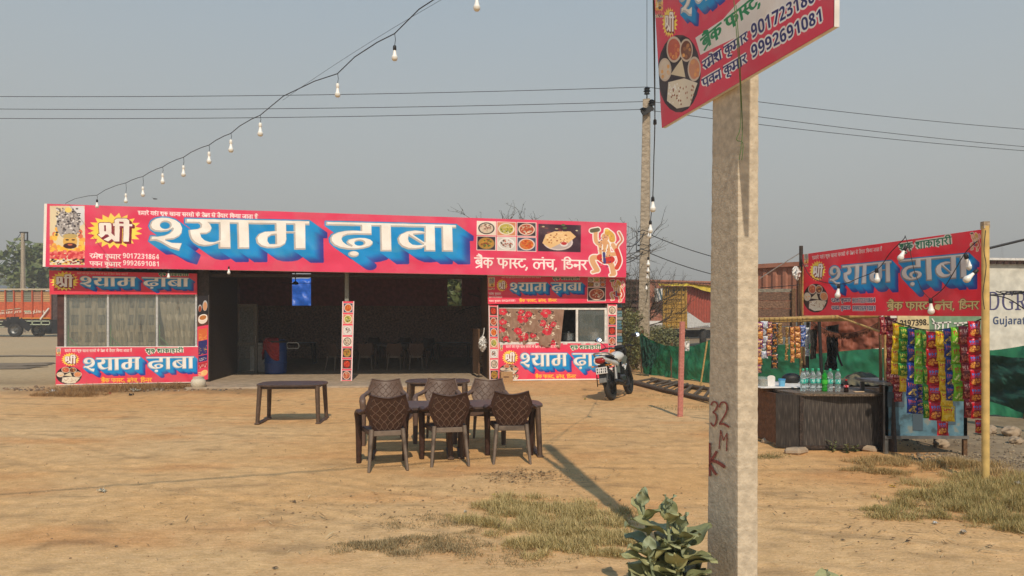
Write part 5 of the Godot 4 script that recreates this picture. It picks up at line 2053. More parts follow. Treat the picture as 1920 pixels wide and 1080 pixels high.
	obj("door_frame", m, yellow, yc)
	m = Mb.new()
	var side_a := Vector3(dr.x + 0.1, dl.y, 0.0)
	var side_b := at(1400, 616, 43.0) - o
	side_b.y = dl.y
	ribbed(m, side_a, side_b - side_a, top, 0.34, 0.04)
	obj("side", m, rust, yc)
	m = Mb.new()
	var nn := (side_b - side_a).cross(Vector3.UP).normalized()
	var e0 := side_a + nn * 0.02
	var dir := (side_b - side_a).normalized()
	m.tri(e0 + Vector3(0, 0.05, 0), e0 + dir * 2.9 + Vector3(0, 0.05, 0), e0 + Vector3(0, 0.82, 0))
	m.quad(e0 + dir * 0.05 + Vector3(0, 0.03, 0), e0 + dir * 6.0 + Vector3(0, 0.03, 0), e0 + dir * 6.0 + Vector3(0, 0.26, 0), e0 + dir * 0.05 + Vector3(0, 0.26, 0) + nn * 0.004, nn)
	obj("white_flash", m, M.white, yc)
	m = Mb.new()
	var la_ := dl + Vector3(-0.05, 0, -0.05)
	var lb_ := la_ + (side_b - side_a)
	m.quad(la_, la_ + Vector3(0, top, 0), lb_ + Vector3(0, top, 0), lb_, Vector3(-1, 0, 0))
	m.quad(la_ + Vector3(0, top, 0), lb_ + Vector3(0, top, 0), side_b + Vector3(-0.05, top, 0), side_a + Vector3(-0.05, top, 0), Vector3.UP)
	m.quad(lb_, side_b, side_b + Vector3(0, top, 0), lb_ + Vector3(0, top, 0), Vector3(0, 0, -1))
	obj("body", m, rust, yc)
	m = Mb.new()
	var nz := noise(1.5, 104, 3)
	m.grid(30, 10, func(u: float, v: float) -> Vector3:
		var a: Vector3 = Vector3(dl.x - 0.28, 0, 0.3).lerp(side_b + Vector3(0.2, -side_b.y, 0), u)
		if u < 0.25:
			a = Vector3(dl.x - 0.28, 0, 0.25).lerp(side_a + Vector3(0.1, -side_a.y, 0.3), u * 4.0)
		else:
			a = (side_a + Vector3(0.1, -side_a.y, 0.3)).lerp(side_b + Vector3(0.1, -side_b.y, 0.3), (u - 0.25) / 0.75)
		var drop := smoothstep(0.22, 0.5, u) * 0.26
		return a + Vector3(0, dl.y + top + 0.14 - v * (0.12 + drop) + 0.05 * nz.get_noise_2d(u * 9.0, v * 3.0), -0.4 * (1.0 - v) + 0.06 * nz.get_noise_2d(u * 8.0 + 5.0, v * 4.0)), Vector3(0, 0.3, 1))
	m.quad(Vector3(dl.x - 0.3, dl.y + top + 0.13, 0.05), side_a + Vector3(0.2, top + 0.13, 0.05), side_b + Vector3(0.2, top + 0.13, 0), side_b + Vector3(dl.x - dr.x - 0.4, top + 0.13, 0), Vector3.UP)
	obj("tarpaulin", m, grainy(C(232, 200, 58), C(206, 168, 44), 0.6, 0.8, 0.03, 105, 0.0, "soft"), yc)
	m = Mb.new()
	m.box(Vector3((dl.x + dr.x) * 0.5, dl.y - 0.14, -0.1), Vector3(dr.x - dl.x + 0.1, 0.24, 0.2))
	m.box(Vector3((dl.x + dr.x) * 0.5, dl.y - 0.5, -0.4), Vector3(dr.x - dl.x, 0.12, 0.16))
	m.box(Vector3((dl.x + side_b.x) * 0.5, dl.y - 0.3, -2.5), Vector3(side_b.x - dl.x, 0.35, 1.2))
	obj("chassis", m, M.black, yc)
	var mt := Mb.new()
	var mr := Mb.new()
	for x in [dl.x + 0.2, dr.x - 0.15, 1.9, 3.2]:
		mt = Mb.new()
		mr = Mb.new()
		wheel(mt, mr, Vector3(x, 0.5, -0.9 - maxf(0.0, x - 0.6)), Vector3(1, 0, 0.2), 0.5, 0.3)
		var ty := obj("wheel", mr, M.steel, yc)
		obj("tyre", mt, M.rubber, ty)
	m = Mb.new()
	m.box(Vector3(dr.x - 0.1, dl.y - 0.2, 0.05), Vector3(0.2, 0.1, 0.03))
	obj("tail_lamp", m, mat(C(190, 60, 40), 0.3), yc)
	# ribbed brown container right of the foreground pole, with a wall of planks before it
	c = container("container", "ribbed brown container behind the plank wall, right of the foreground pole", 1395, 1506, 497, 600, 22.0, 20.6, 2.4, brown)
	var pw := thing("plank_wall", "wall of weathered horizontal planks left of the stall's sign", "wall", at(1440, 700, 19.0) * Vector3(1, 0, 1))
	var pm := [grainy(C(140, 106, 84), C(112, 84, 66), 0.9, 0.8, 0.03, 106, 0.0, "grain"), grainy(C(126, 96, 78), C(100, 76, 62), 0.9, 0.8, 0.03, 107, 0.0, "grain")]
	var py := [541.0, 549.0, 564.0, 579.0, 594.0, 612.0, 632.0]
	for i in 6:
		m = Mb.new()
		var a := at(1392, (py[i] + py[i + 1]) * 0.5, 19.0 + 0.02 * (i % 2)) - pw.position
		var b := at(1489, (py[i] + py[i + 1]) * 0.5, 19.0 + 0.02 * (i % 2)) - pw.position
		m.span(a, b, 0.04, (py[i + 1] - py[i]) / F * 19.0 - 0.015, Vector3.UP, 0.006)
		obj("plank", m, pm[i % 2] if i else grainy(C(150, 140, 124), C(120, 112, 98), 0.9, 1.0), pw)
	for x in [1488.0, 1500.0]:
		m = Mb.new()
		m.span(at(x, 700, 18.9) - pw.position, at(x, 541 if x < 1495 else 520, 18.9) - pw.position, 0.1, 0.06, Vector3(0, 0, 1), 0.008)
		obj("stake", m, M.wood, pw)
	# white transport shed with lettering
	var wt := grainy(C(226, 222, 208), C(208, 202, 188), 0.75, 0.2, 0.02, 108, 0.0, "soft")
	var a0 := at(1640, 593, 24.0) * Vector3(1, 0, 1)
	var a1 := at(2150, 593, 25.5) * Vector3(1, 0, 1)
	var ws := thing("transport_shed", "big off-white shed wall lettered for a road carrier, behind the stall", "building", (a0 + a1) * 0.5)
	a0 -= ws.position
	a1 -= ws.position
	var ux := (a1 - a0).normalized()
	var on := Vector3(-ux.z, 0, ux.x)
	if on.z < 0.0:
		on = -on
	var bs := Basis(ux, Vector3.UP, on)
	m = Mb.new()
	var hh := 3.42
	m.box(Vector3(0, hh * 0.5, 0) - on * 3.0, Vector3(a0.distance_to(a1), hh, 6.0), bs)
	obj("wall", m, wt, ws)
	m = Mb.new()
	m.box(Vector3(0, hh + 0.10, 0.06) - on * 3.0, Vector3(a0.distance_to(a1) + 0.3, 0.07, 6.4), bs)
	var rfm := obj("roof", m, M.white, ws)
	m = Mb.new()
	for i in 36:
		m.box(Vector3(0, hh + 0.0, 0) + ux * (-4.4 + i * 0.25) + on * 0.07, Vector3(0.14, 0.1, 0.1), bs)
	m.box(Vector3(0, hh + 0.04, 0) + on * 0.04, Vector3(a0.distance_to(a1), 0.05, 0.06), bs)
	obj("eaves", m, M.darkwall, rfm)
	var put := func(px: float, py_: float) -> Vector3:
		var r := at(px, py_, 1.0) - Vector3(0, H, 0)
		return Plane(on, ws.position + on * 0.004).intersects_ray(Vector3(0, H, 0), r) - ws.position
	var ink := mat(C(72, 70, 110), 0.7)
	lettering("lettering", "DGRC", "Droid Serif", 400, 0.60, ink, ws, put.call(1851, 582), bs, 0.86)
	lettering("lettering", "Delhi Gujarat Road Carriers", "Droid Sans", 700, 0.25, mat(C(62, 78, 112), 0.7), ws, put.call(1814, 613), bs, 0.98)
	# trees
	crown_tree("broadleaf_tree", "dark round tree behind the far pole at the left", at(95, 640, 92.0), 11.2, 6.0, 3200, 110, 0.55)
	crown_tree("small_tree", "small bush showing over the white shed's roof", at(1868, 640, 60.0), 5.9, 1.5, 420, 111, 0.3)
	crown_tree("small_tree", "second small bush over the white shed's roof, at the right edge", at(1922, 640, 60.0), 5.7, 1.2, 320, 112, 0.3)
	crown_tree("broadleaf_tree", "green tree seen through the right back opening of the eating house", at(860, 640, 44.0), 5.6, 3.0, 2200, 113, 0.3)
	thorn_tree("bare thorny tree whose twigs show over the long sign's right half", at(985, 640, 31.0), 0.82, 501)
	thorn_tree("low thorny tree between the eating house's right end and the power pole", at(1184, 640, 27.0), 0.54, 502)
	hedge("hedge", "shaggy green hedge between the eating house and the power pole", [at(1176, 700, 21.5), at(1200, 700, 24.5)], 1.95, 0.55, 2600, 114)
	hedge("hedge", "low green bushes in front of the brown container", [at(1218, 700, 30.0), at(1258, 700, 31.0)], 1.35, 0.8, 1800, 115)
	# far: low tree line, roofs, a lattice mast
	crown_tree("far_tree", "hazy far tree at the left edge, left of the far pole", at(6, 600, 190.0), 14.0, 9.0, 1200, 120, 0.8)
	crown_tree("far_tree", "hazy far tree behind the far grey roof", at(40, 600, 230.0), 13.0, 11.0, 1200, 121, 0.9)
	var fr := thing("far_shed", "grey far roof behind the orange lorry at the left edge", "building", at(20, 640, 110.0) * Vector3(1, 0, 1))
	m = Mb.new()
	m.box(Vector3(-1.0, 2.4, 0), Vector3(9.0, 4.8, 6.0))
	obj("wall", m, M.plaster, fr)
	m = Mb.new()
	m.quad(Vector3(-6, 4.8, 3.4), Vector3(4.2, 4.8, 3.4), Vector3(3.0, 6.2, 0), Vector3(-6, 6.2, 0), Vector3(0, 1, 1))
	m.quad(Vector3(-6, 4.8, -3.4), Vector3(4.2, 4.8, -3.4), Vector3(3.0, 6.2, 0), Vector3(-6, 6.2, 0), Vector3(0, 1, -1))
	m.tri(Vector3(4.2, 4.8, 3.4), Vector3(4.2, 4.8, -3.4), Vector3(3.0, 6.2, 0))
	obj("roof", m, grainy(C(120, 124, 128), C(98, 102, 106), 0.7, 0.2, 0.02, 130), fr)
	for q in [[1879.0, 449.0, 900.0, "far lattice mast above the white shed"], [1281.0, 506.0, 700.0, "tiny far lattice mast above the brown container"]]:
		var lm := thing("lattice_mast", q[3], "mast", at(q[0], 600, q[2]) * Vector3(1, 0, 1))
		var th_: float = at(q[0], q[1], q[2]).y
		m = Mb.new()
		for s in [[-1, -1], [1, -1], [1, 1], [-1, 1]]:
			m.tube([Vector3(s[0] * 5.0, 0, s[1] * 5.0), Vector3(s[0] * 1.2, th_ * 0.75, s[1] * 1.2), Vector3(0, th_, 0)], 0.35, 4)
		for i in 8:
			var y0 := th_ * i / 10.0
			var y1 := th_ * (i + 1) / 10.0
			var r0_ := lerpf(5.0, 1.0, i / 8.0)
			var r1_ := lerpf(5.0, 1.0, (i + 1) / 8.0)
			m.tube([Vector3(-r0_, y0, r0_), Vector3(r1_, y1, r1_)], 0.22, 4)
			m.tube([Vector3(r0_, y0, r0_), Vector3(-r1_, y1, r1_)], 0.22, 4)
		for y in [0.62, 0.75, 0.88]:
			m.tube([Vector3(-8, th_ * y, 0), Vector3(8, th_ * y, 0)], 0.3, 4)
		obj("frame", m, M.tin, lm)
	orange_lorry()


func leafy(mb: Mb, c: Vector3, r: Vector3, n: int, size: float, sd: int, a: Color, b: Color) -> void:   # leaf faces spread through a clumped volume
	var nz := noise(0.9 / maxf(r.x, 0.3), sd, 3)
	var k := 0
	var guard := 0
	while k < n and guard < n * 12:
		guard += 1
		var d := Vector3(rf(-1, 1), rf(-1, 1), rf(-1, 1))
		if d.length() > 1.0 or d.length() < 0.25:
			continue
		var p := c + d * r
		var v := nz.get_noise_3dv(p)
		if v < -0.05 - 0.35 * (1.0 - d.length()) or d.length() > 0.78 + 0.5 * v:
			continue
		k += 1
		var ax := Vector3(rf(-1, 1), rf(-0.8, 0.6), rf(-1, 1)).normalized()
		var sd2 := ax.cross(Vector3(rf(-1, 1), rf(-1, 1), rf(-1, 1)).normalized()).normalized()
		var s := size * rf(0.6, 1.3)
		mb.c = lin(a.lerp(b, clampf(0.5 + v * 0.9 + rf(-0.3, 0.3), 0.0, 1.0)))
		mb.blade(p - ax * s, sd2 * s * 0.45, p + ax * s, p + sd2.cross(ax) * s * 0.2)


func crown_tree(called: String, label: String, p: Vector3, h: float, r: float, n: int, sd: int, leaf: float, group := "") -> void:
	var o := thing(called, label, "tree", Vector3(p.x, 0, p.z), 0.0, group)
	var m := Mb.new()
	m.tinted = true
	var lobes := 7
	for i in lobes:
		var an := TAU * i / lobes + sd
		var c := Vector3(cos(an) * r * 0.48, h - r * (0.75 + 0.28 * sin(i * 2.3 + sd)), sin(an) * r * 0.45)
		if i == 0:
			c = Vector3(0.1 * r, h - r * 0.45, 0)
		leafy(m, c, Vector3(r * 0.62, r * 0.5, r * 0.6), int(n / lobes), leaf, sd + i, C(50, 64, 34), C(112, 120, 66))
	obj("crown", m, M.leaf, o)
	m = Mb.new()
	var tops := []
	m.tube(smooth_path([Vector3(0, -0.1, 0), Vector3(0.05 * r, h * 0.25, 0), Vector3(-0.03 * r, h * 0.5, 0), Vector3(0, h * 0.8, 0)], 3), [0.05 * h, 0.045 * h, 0.042 * h, 0.04 * h, 0.036 * h, 0.032 * h, 0.028 * h, 0.02 * h, 0.014 * h, 0.008 * h], 8)
	for i in 5:
		var an := TAU * i / 5.0 + sd
		m.tube(smooth_path([Vector3(0, h * (0.3 + 0.06 * i), 0), Vector3(cos(an) * r * 0.3, h * (0.45 + 0.06 * i), sin(an) * r * 0.3), Vector3(cos(an) * r * 0.6, h * (0.6 + 0.05 * i), sin(an) * r * 0.6)], 2), [0.02 * h, 0.016 * h, 0.012 * h, 0.009 * h, 0.005 * h], 6)
	obj("trunk", m, M.bark, o)


func hedge(called: String, label: String, ends: Array, h: float, r: float, n: int, sd: int) -> void:
	var a := Vector3(ends[0].x, 0, ends[0].z)
	var b := Vector3(ends[1].x, 0, ends[1].z)
	var o := thing(called, label, "hedge", (a + b) * 0.5)
	var m := Mb.new()
	m.tinted = true
	for i in 9:
		var p := a.lerp(b, i / 8.0) - o.position
		leafy(m, p + Vector3(rf(-0.1, 0.1), h * 0.48, 0), Vector3(r, h * (0.52 + 0.05 * sin(i * 2.0)), r), int(n / 4.5), 0.05, sd + i, C(66, 72, 40), C(140, 136, 86))
	obj("leaves", m, M.leaf, o)
	m = Mb.new()
	for i in 14:
		var p := a.lerp(b, rng.randf()) - o.position
		m.tube([p, p + Vector3(rf(-0.2, 0.2), h * 0.5, rf(-0.2, 0.2)), p + Vector3(rf(-0.4, 0.4), h * rf(0.8, 1.0), rf(-0.3, 0.3))], [0.02, 0.014, 0.006], 5)
	obj("stems", m, M.bark, o)


func twig(m: Mb, lm: Mb, p: Vector3, d: Vector3, l: float, r: float, deep: int) -> void:
	var pts := [p]
	var q := p
	var dd := d
	for i in 4:
		dd = (dd + Vector3(rf(-0.35, 0.35), rf(-0.22, 0.3), rf(-0.35, 0.35))).normalized()
		q += dd * l * 0.25
		pts.append(q)
	m.tube(pts, [r, r * 0.85, r * 0.7, r * 0.55, r * 0.4], 5, false)
	if deep <= 0:
		for i in 6:
			var c: Vector3 = pts[1 + rng.randi() % 4]
			var ax := Vector3(rf(-1, 1), rf(-0.4, 0.8), rf(-1, 1)).normalized()
			lm.c = lin(C(96, 88, 56).lerp(C(130, 124, 84), rng.randf()))
			lm.blade(c, ax.cross(Vector3(rf(-1, 1), 1, 0)).normalized() * 0.012, c + ax * rf(0.06, 0.16), c + ax * 0.05)
		return
	for i in 4:
		var t: Vector3 = pts[1 + rng.randi() % 4]
		twig(m, lm, t, (dd + Vector3(rf(-1, 1), rf(-0.35, 0.6), rf(-1, 1)) * 0.9).normalized(), l * rf(0.5, 0.75), r * 0.55, deep - 1)


func thorn_tree(label: String, p: Vector3, tall: float, sd: int) -> void:
	rng.seed = sd
	var o := thing("thorn_tree", label, "tree", p * Vector3(1, 0, 1))
	var m := Mb.new()
	var lm := Mb.new()
	lm.tinted = true
	m.tube(smooth_path([Vector3(0, -0.1, 0), Vector3(0.1, 1.2, 0), Vector3(-0.05, 2.6, 0)], 3), [0.2, 0.19, 0.18, 0.17, 0.15, 0.14, 0.12], 8)
	for i in 12:
		var an := TAU * i / 12.0 + 0.3
		var far := 1.0 if absf(cos(an)) > 0.4 else 0.6
		twig(m, lm, Vector3(-0.05 + cos(an) * 0.08, rf(2.0, 2.7), sin(an) * 0.08), Vector3(cos(an) * far * 1.5, rf(0.75, 1.3), sin(an) * 0.8).normalized(), rf(2.5, 3.4), 0.06, 3)
	for i in 2:
		twig(m, lm, Vector3(0.4, 1.9 + 0.15 * i, 0.1), Vector3(1.0, rf(0.15, 0.6), rf(-0.3, 0.3)).normalized(), rf(2.2, 3.0), 0.05, 3)
	obj("branches", m, M.bark, o)
	obj("leaves", lm, M.leaf, o)
	o.scale = Vector3(1.0 if tall > 0.7 else 0.4, tall, 1.0)


func orange_lorry() -> void:
	var d := 59.5
	var s := d / F
	var o := thing("lorry", "orange open-sided lorry with slatted coloured side parked at the far left", "lorry", at(20, 632, d) * Vector3(1, 0, 1))
	var P := func(x: float, y: float, z := 0.0) -> Vector3: return at(x, y, d) - o.position + Vector3(0, 0, z)
	var orange := grainy(C(214, 100, 58), C(188, 82, 50), 0.6, 0.4, 0.02, 140, 0.0, "soft")
	var cols := [C(226, 160, 84), C(120, 136, 124), C(212, 132, 104), C(118, 148, 96), C(232, 176, 96), C(126, 146, 128), C(220, 150, 90), C(130, 140, 120), C(216, 140, 100)]
	var posts := [-86.0, -66.0, -46.0, -27.0, -8.0, 10.0, 26.0, 42.0, 60.5, 78.5, 95.0]
	var m := Mb.new()
	for i in posts.size() - 1:
		var x0: float = posts[i] + 1.0
		var x1: float = posts[i + 1] - 1.0
		m = Mb.new()
		m.cbox((P.call(x0, 566) + P.call(x1, 598)) * 0.5 - Vector3(0, 0, 0.1), Vector3((x1 - x0) * s, 32 * s, 0.08), 0.01)
		obj("panel", m, orange, o)
		for j in 6:
			m = Mb.new()
			m.cbox(P.call((x0 + x1) * 0.5, 548 + j * 3.3, -0.1), Vector3((x1 - x0) * s, 2.5 * s, 0.06), 0.012)
			obj("slat", m, grainy(cols[i % 9].darkened(0.12 * (j % 2)), cols[i % 9].lerp(C(200, 190, 170), 0.4), 0.7, 1.0, 0.03, 141 + i) if j < 2 else (o.get_child(o.get_child_count() - 2) as MeshInstance3D).material_override, o)
	for x in posts:
		m = Mb.new()
		m.cbox((P.call(x, 544) + P.call(x, 599)) * 0.5, Vector3((3.0 if x == 42.0 else 1.8) * s, 55 * s, 0.14), 0.015)
		obj("post", m, orange, o)
	m = Mb.new()
	m.span(P.call(-90, 542.5, 0.02), P.call(96, 542.5, 0.02), 0.2, 0.12)
	obj("top_rail", m, grainy(C(206, 190, 164), C(176, 160, 136), 0.7, 1.0), o)
	m = Mb.new()
	m.box((P.call(-88, 545) + P.call(95, 600)) * 0.5 - Vector3(0, 0, 1.4), Vector3(183 * s, 54 * s, 2.3))
	obj("load_bed", m, M.darkwall, o)
	m = Mb.new()
	m.span(P.call(77, 599, 0.1), P.call(93, 578, 0.1), 0.1, 0.1)
	obj("stay", m, M.white, o)
	m = Mb.new()
	m.span(P.call(-88, 596.5, 0.03), P.call(95, 596.5, 0.03), 0.06, 0.09)
	obj("yellow_band", m, grainy(C(236, 158, 60), C(214, 136, 52), 0.6, 1.0), o)
	var cream := grainy(C(196, 206, 176), C(170, 186, 160), 0.7, 1.0)
	m = Mb.new()
	for y in [602.0, 608.5]:
		m.span(P.call(47, y, 0.02), P.call(95, y, 0.02), 0.08, 0.07)
	for x in [50.0, 61.0, 78.0, 94.0]:
		m.span(P.call(x, 601, 0.02), P.call(x, 609, 0.02), 0.08, 0.07)
	for y in [603.0, 608.0, 613.0]:
		m.span(P.call(-88, y, 0.02), P.call(9, y, 0.02), 0.08, 0.06)
	obj("guard_rail", m, cream, o)
	m = Mb.new()
	m.box((P.call(-88, 602) + P.call(95, 612)) * 0.5 - Vector3(0, 0, 0.9), Vector3(183 * s, 9 * s, 0.9))
	m.span(P.call(74, 610, -0.1), P.call(83, 613, -0.1), 0.12, 0.1)
	m.span(P.call(82, 611, -0.1), P.call(82, 619, -0.1), 0.14, 0.2)
	m.box(P.call(98.0, 606, -1.0), Vector3(0.25, 0.4, 2.2))
	obj("chassis", m, M.black, o)
	m = Mb.new()
	var g := []
	for q in [[10, 612], [14, 602], [20, 600.5], [37, 600.5], [45, 607], [58, 617]]:
		g.append(P.call(q[0], q[1], 0.06))
	for i in g.size() - 1:
		m.span(g[i], g[i + 1], 0.55, 0.04, Vector3(0, 0, 1))
	obj("mudguard", m, M.black, o)
	for x in [[27.5, 0.0], [58.0, -0.9], [-62.0, 0.0]]:
		var mt := Mb.new()
		var mr := Mb.new()
		wheel(mt, mr, Vector3(P.call(x[0], 600).x, 0.56, x[1] - 0.12), Vector3(0, 0, 1), 0.57, 0.34)
		var wh := obj("wheel", mr, M.tin, o)
		obj("tyre", mt, M.rubber, wh)
	var white := mat(C(232, 220, 200), 0.6)
	lettering("lettering", "mancpra", "Droid Serif", 700, 0.22, white, o, P.call(0.5, 591, 0.0), Basis(Vector3(0, 0, 1), 0.09), 1.25)
	lettering("lettering", "Road", "Droid Serif", 700, 0.22, white, o, P.call(46, 588.5, 0.0), Basis(), 1.0)
	lettering("lettering", "Lines", "Droid Sans", 700, 0.25, white, o, P.call(64, 587, 0.0), Basis(), 1.0)
	m = Mb.new()
	m.span(P.call(2, 583, 0.01), P.call(38, 578, 0.01), 0.02, 0.05)
	m.span(P.call(45, 583.5, 0.01), P.call(58, 583.2, 0.01), 0.02, 0.09)
	obj("painted_stroke", m, cream, o)
	var bb := thing("blue_cabin", "blue cabin showing between the orange lorry and the eating house", "vehicle", at(101, 632, 66.0) * Vector3(1, 0, 1))
	m = Mb.new()
	m.cbox(Vector3(0, 2.4, 0), Vector3(0.7, 1.0, 1.5), 0.05)
	obj("body", m, mat(C(58, 84, 130), 0.5), bb)
	m = Mb.new()
	m.cbox(Vector3(0, 3.4, 0), Vector3(0.7, 1.0, 1.5), 0.05)
	obj("upper_body", m, M.white, bb)
	m = Mb.new()
	m.box(Vector3(0, 1.0, 0), Vector3(0.5, 1.8, 1.4))
	obj("underframe", m, M.black, bb)


# ---------------------------------------------------------------- the stall
func plane_at(x: float) -> Vector3:   # where the row x meets the upright plane of the stall's sign, on the ground
	var a := (x - 960.0) / F
	var k := (4.77 - 7.52 * a) / (0.68 + 2.98 * a)
	return Vector3(4.77 - 0.68 * k, 0, -(7.52 + 2.98 * k))


func packet_tex(c: Color, dark: Color, mark: Color, food: Color) -> ImageTexture:
	sheet(96, 128, c, [], 2.0)
	rect(0, 0, 96, 8, c.lerp(Color.WHITE, 0.3))
	rect(0, 120, 96, 8, c.lerp(Color.WHITE, 0.3))
	for i in 24:
		rect(i * 4, 0, 2, 8, c.darkened(0.15))
		rect(i * 4, 120, 2, 8, c.darkened(0.15))
	ell(48, 88, 44, 34, dark)
	for i in 16:
		ell(rf(16, 80), rf(72, 112), rf(5, 12), rf(4, 8), food.lerp(dark, rf(0, 0.5)), rf(0, PI))
	for i in 4:
		var lx := 16.0 + i * 17.0
		stroke(smooth_path([Vector2(lx, 26 + rf(-4, 4)), Vector2(lx + rf(-2, 6), 34), Vector2(lx + rf(0, 4), 44 + rf(-3, 3))], 3), 7, mark)
		if rng.randf() < 0.7:
			ell(lx + 6, 34 + rf(-7, 7), 6, 5, mark)
	rect(16, 52, 60, 5, mark.lerp(c, 0.4))
	ell(80, 16, 7, 7, Color.WHITE)
	ell(80, 16, 4, 4, C(190, 40, 40))
	return printed()


func pillow(m: Mb, p: Vector3, w: float, h: float, yaw: float, pitch: float) -> void:   # one sealed packet, crimped above and below; p is the middle of its top
	var b := Basis(Vector3.UP, yaw) * Basis(Vector3.RIGHT, pitch)
	for s in [1.0, -1.0]:
		m.grid(5, 6, func(u: float, v: float) -> Vector3:
			var e := pow(sin(PI * clampf(v, 0.0, 1.0)), 0.6) * pow(sin(PI * clampf(u, 0.0, 1.0)), 0.5)
			var x := (u - 0.5) * w * (1.0 - 0.10 * sin(PI * v))
			return p + b * Vector3(x * (1.0 if s > 0.0 else -1.0), -v * h, s * e * w * 0.16 + 0.006 * sin(u * 9.0 + v * 7.0 + yaw * 9.0)), b * Vector3(0, 0, s))


func packet_string(label: String, xt: float, xb: float, y0: float, y1: float, w: float, n: int, tex: Material, push: float, group: String) -> void:
	var ground := plane_at(xt)
	var d := -ground.z + push
	var p0 := at(xt, y0, d)
	var p1 := at(xb, y1, d)
	var o := thing("packet_string", label, "snack packets", p0, 0.0, group)
	var yaw0 := -0.42 + rf(-0.25, 0.25)
	for i in n:
		var m := Mb.new()
		var a := (p1 - p0) * (float(i) / n)
		var hh := (p0.y - p1.y) / n
		pillow(m, a, w * rf(0.94, 1.06), hh * 1.02, yaw0 + rf(-0.35, 0.35), rf(-0.12, 0.12))
		obj("packet", m, tex, o)


func stall() -> void:
	var m: Mb
	var turn := atan2(0.975, 0.222)
	# sign and its two posts
	var kk := [1505, 477, 1842, 430, 1843, 593, 1506, 591]
	sheet(1024, 300, Color(0.98, 0.20, 0.28), pv(kk))
	portrait(Vector2(1507, 474), Vector2(1515, 500))
	dev(HEAD, Vector2(1522, 481), Vector2(1652, 464), Vector2(1522, 487), C(244, 226, 224), 0.17)
	dev(VEG, Vector2(1685, 459), Vector2(1782, 444.5), Vector2(1686, 472), C(30, 116, 84), 0.15, 0.16, C(236, 230, 222))
	star(Vector2(1532, 508), Vector2(15.5, 20))
	thali(Vector2(1529, 559), Vector2(23, 27))
	put_title(Vector2(1553, 500), Vector2(1816, 474.5), Vector2(1553, 540), C(226, 222, 222), C(150, 146, 146), 20)
	dev(MEN[0], Vector2(1558, 560.5), Vector2(1594, 559.5), Vector2(1558, 567), C(48, 44, 100), 0.15, 0.14, C(236, 228, 226))
	latin(PHONES[0], Vector2(1597, 568), Vector2(1639, 567), Vector2(1597, 559.5), C(48, 44, 100), 3.0, C(236, 228, 226))
	dev(MEN[1], Vector2(1558, 574.5), Vector2(1593, 574), Vector2(1558, 581), C(48, 44, 100), 0.15, 0.14, C(236, 228, 226))
	latin(PHONES[1], Vector2(1597, 582.5), Vector2(1639, 582.5), Vector2(1597, 573.5), C(48, 44, 100), 3.0, C(236, 228, 226))
	dev(MEALS, Vector2(1661, 567.5), Vector2(1835, 565.5), Vector2(1661, 581.5), C(226, 206, 140), 0.17, 0.05, C(90, 50, 30))
	figure(Vector2(1816, 433), Vector2(1838, 471))
	var w := [at(1505, 477, 10.5), at(1842, 430, 7.52), at(1843, 593, 7.52), at(1506, 591, 10.5)]
	board("stall_sign", "red printed sign slung above the snack stall with a round tray at its lower left", w, printed(), 0.03, M.white, "", 0.02, 40, 10, 150)
	var yp := thing("post", "yellow steel post holding the right end of the stall's sign", "post", gnd(1848, 900))
	m = Mb.new()
	m.tube([Vector3(0, -0.1, 0), at(1847.5, 424, -yp.position.z) - yp.position], 0.036, 14)
	obj("pipe", m, grainy(C(222, 188, 116), C(198, 160, 92), 0.5, 0.6, 0.02, 151), yp)
	m = Mb.new()
	m.box(at(1847, 424, -yp.position.z) - yp.position + Vector3(0, 0.01, 0), Vector3(0.06, 0.07, 0.06))
	obj("cap", m, M.concrete, yp)
	var lp := thing("post", "dark pole with bamboo lashed to it at the left end of the stall's sign", "post", at(1504, 700, 10.6) * Vector3(1, 0, 1))
	m = Mb.new()
	m.tube([Vector3(0, -0.1, 0), at(1502, 461, 10.6) - lp.position], [0.035, 0.028], 8)
	obj("pole", m, M.darkwood, lp)
	for i in 2:
		m = Mb.new()
		m.tube([Vector3(0.06 - 0.12 * i, -0.05, 0.05), at(1499 + 8 * i, 500, 10.5) - lp.position], 0.02, 8)
		obj("bamboo", m, M.bamboo if i else M.wood, lp)
	var bagm := Mb.new()
	var nz := noise(5.0, 152, 3)
	bagm.grid(14, 10, func(u: float, v: float) -> Vector3:
		var an := u * TAU
		var r := 0.055 * sin(PI * clampf(v * 0.9 + 0.08, 0.0, 1.0)) * (1.0 + 0.5 * nz.get_noise_3d(cos(an), sin(an), v * 2.0))
		return Vector3(cos(an) * r - 0.05 * (1.0 - v) * 0.5, -0.2 * v + 0.14, sin(an) * r))
	var pb := thing("plastic_bag", "small white plastic bag tied to the pole at the sign's left end", "bag", at(1495, 518, 10.4))
	obj("sack", bagm, M.white, pb)
	# bamboo rails
	var rail := thing("bamboo_rail", "yellow bamboo rail under the sign's left half with sachets hanging from it", "rail", at(1520, 597, 10.0))
	m = Mb.new()
	var pts := [at(1380, 600, 10.6), at(1470, 598, 10.1), at(1560, 595, 9.8), at(1646, 592, 9.5)].map(func(p): return p - rail.position)
	m.tube(smooth_path(pts, 4), 0.028, 9)
	for p in smooth_path(pts, 3):
		m.lathe([Vector2(0.028, -0.012), Vector2(0.033, 0), Vector2(0.028, 0.012)], 9, Transform3D(Basis(Vector3.FORWARD, PI * 0.5), p))
	obj("cane", m, M.bamboo, rail)
	m = Mb.new()
	m.tube([at(1395, 604, 10.5) - rail.position, at(1600, 600, 9.7) - rail.position], 0.014, 7)
	obj("cane", m, M.bamboo, rail)
	var diag := thing("bamboo_rail", "thin bamboo slanting down from the rail to the stall's middle post", "rail", at(1612, 608, 9.3))
	m = Mb.new()
	m.tube([at(1572, 594, 9.6) - diag.position, at(1656, 624, 9.0) - diag.position], 0.013, 7)
	obj("cane", m, M.bamboo, diag)
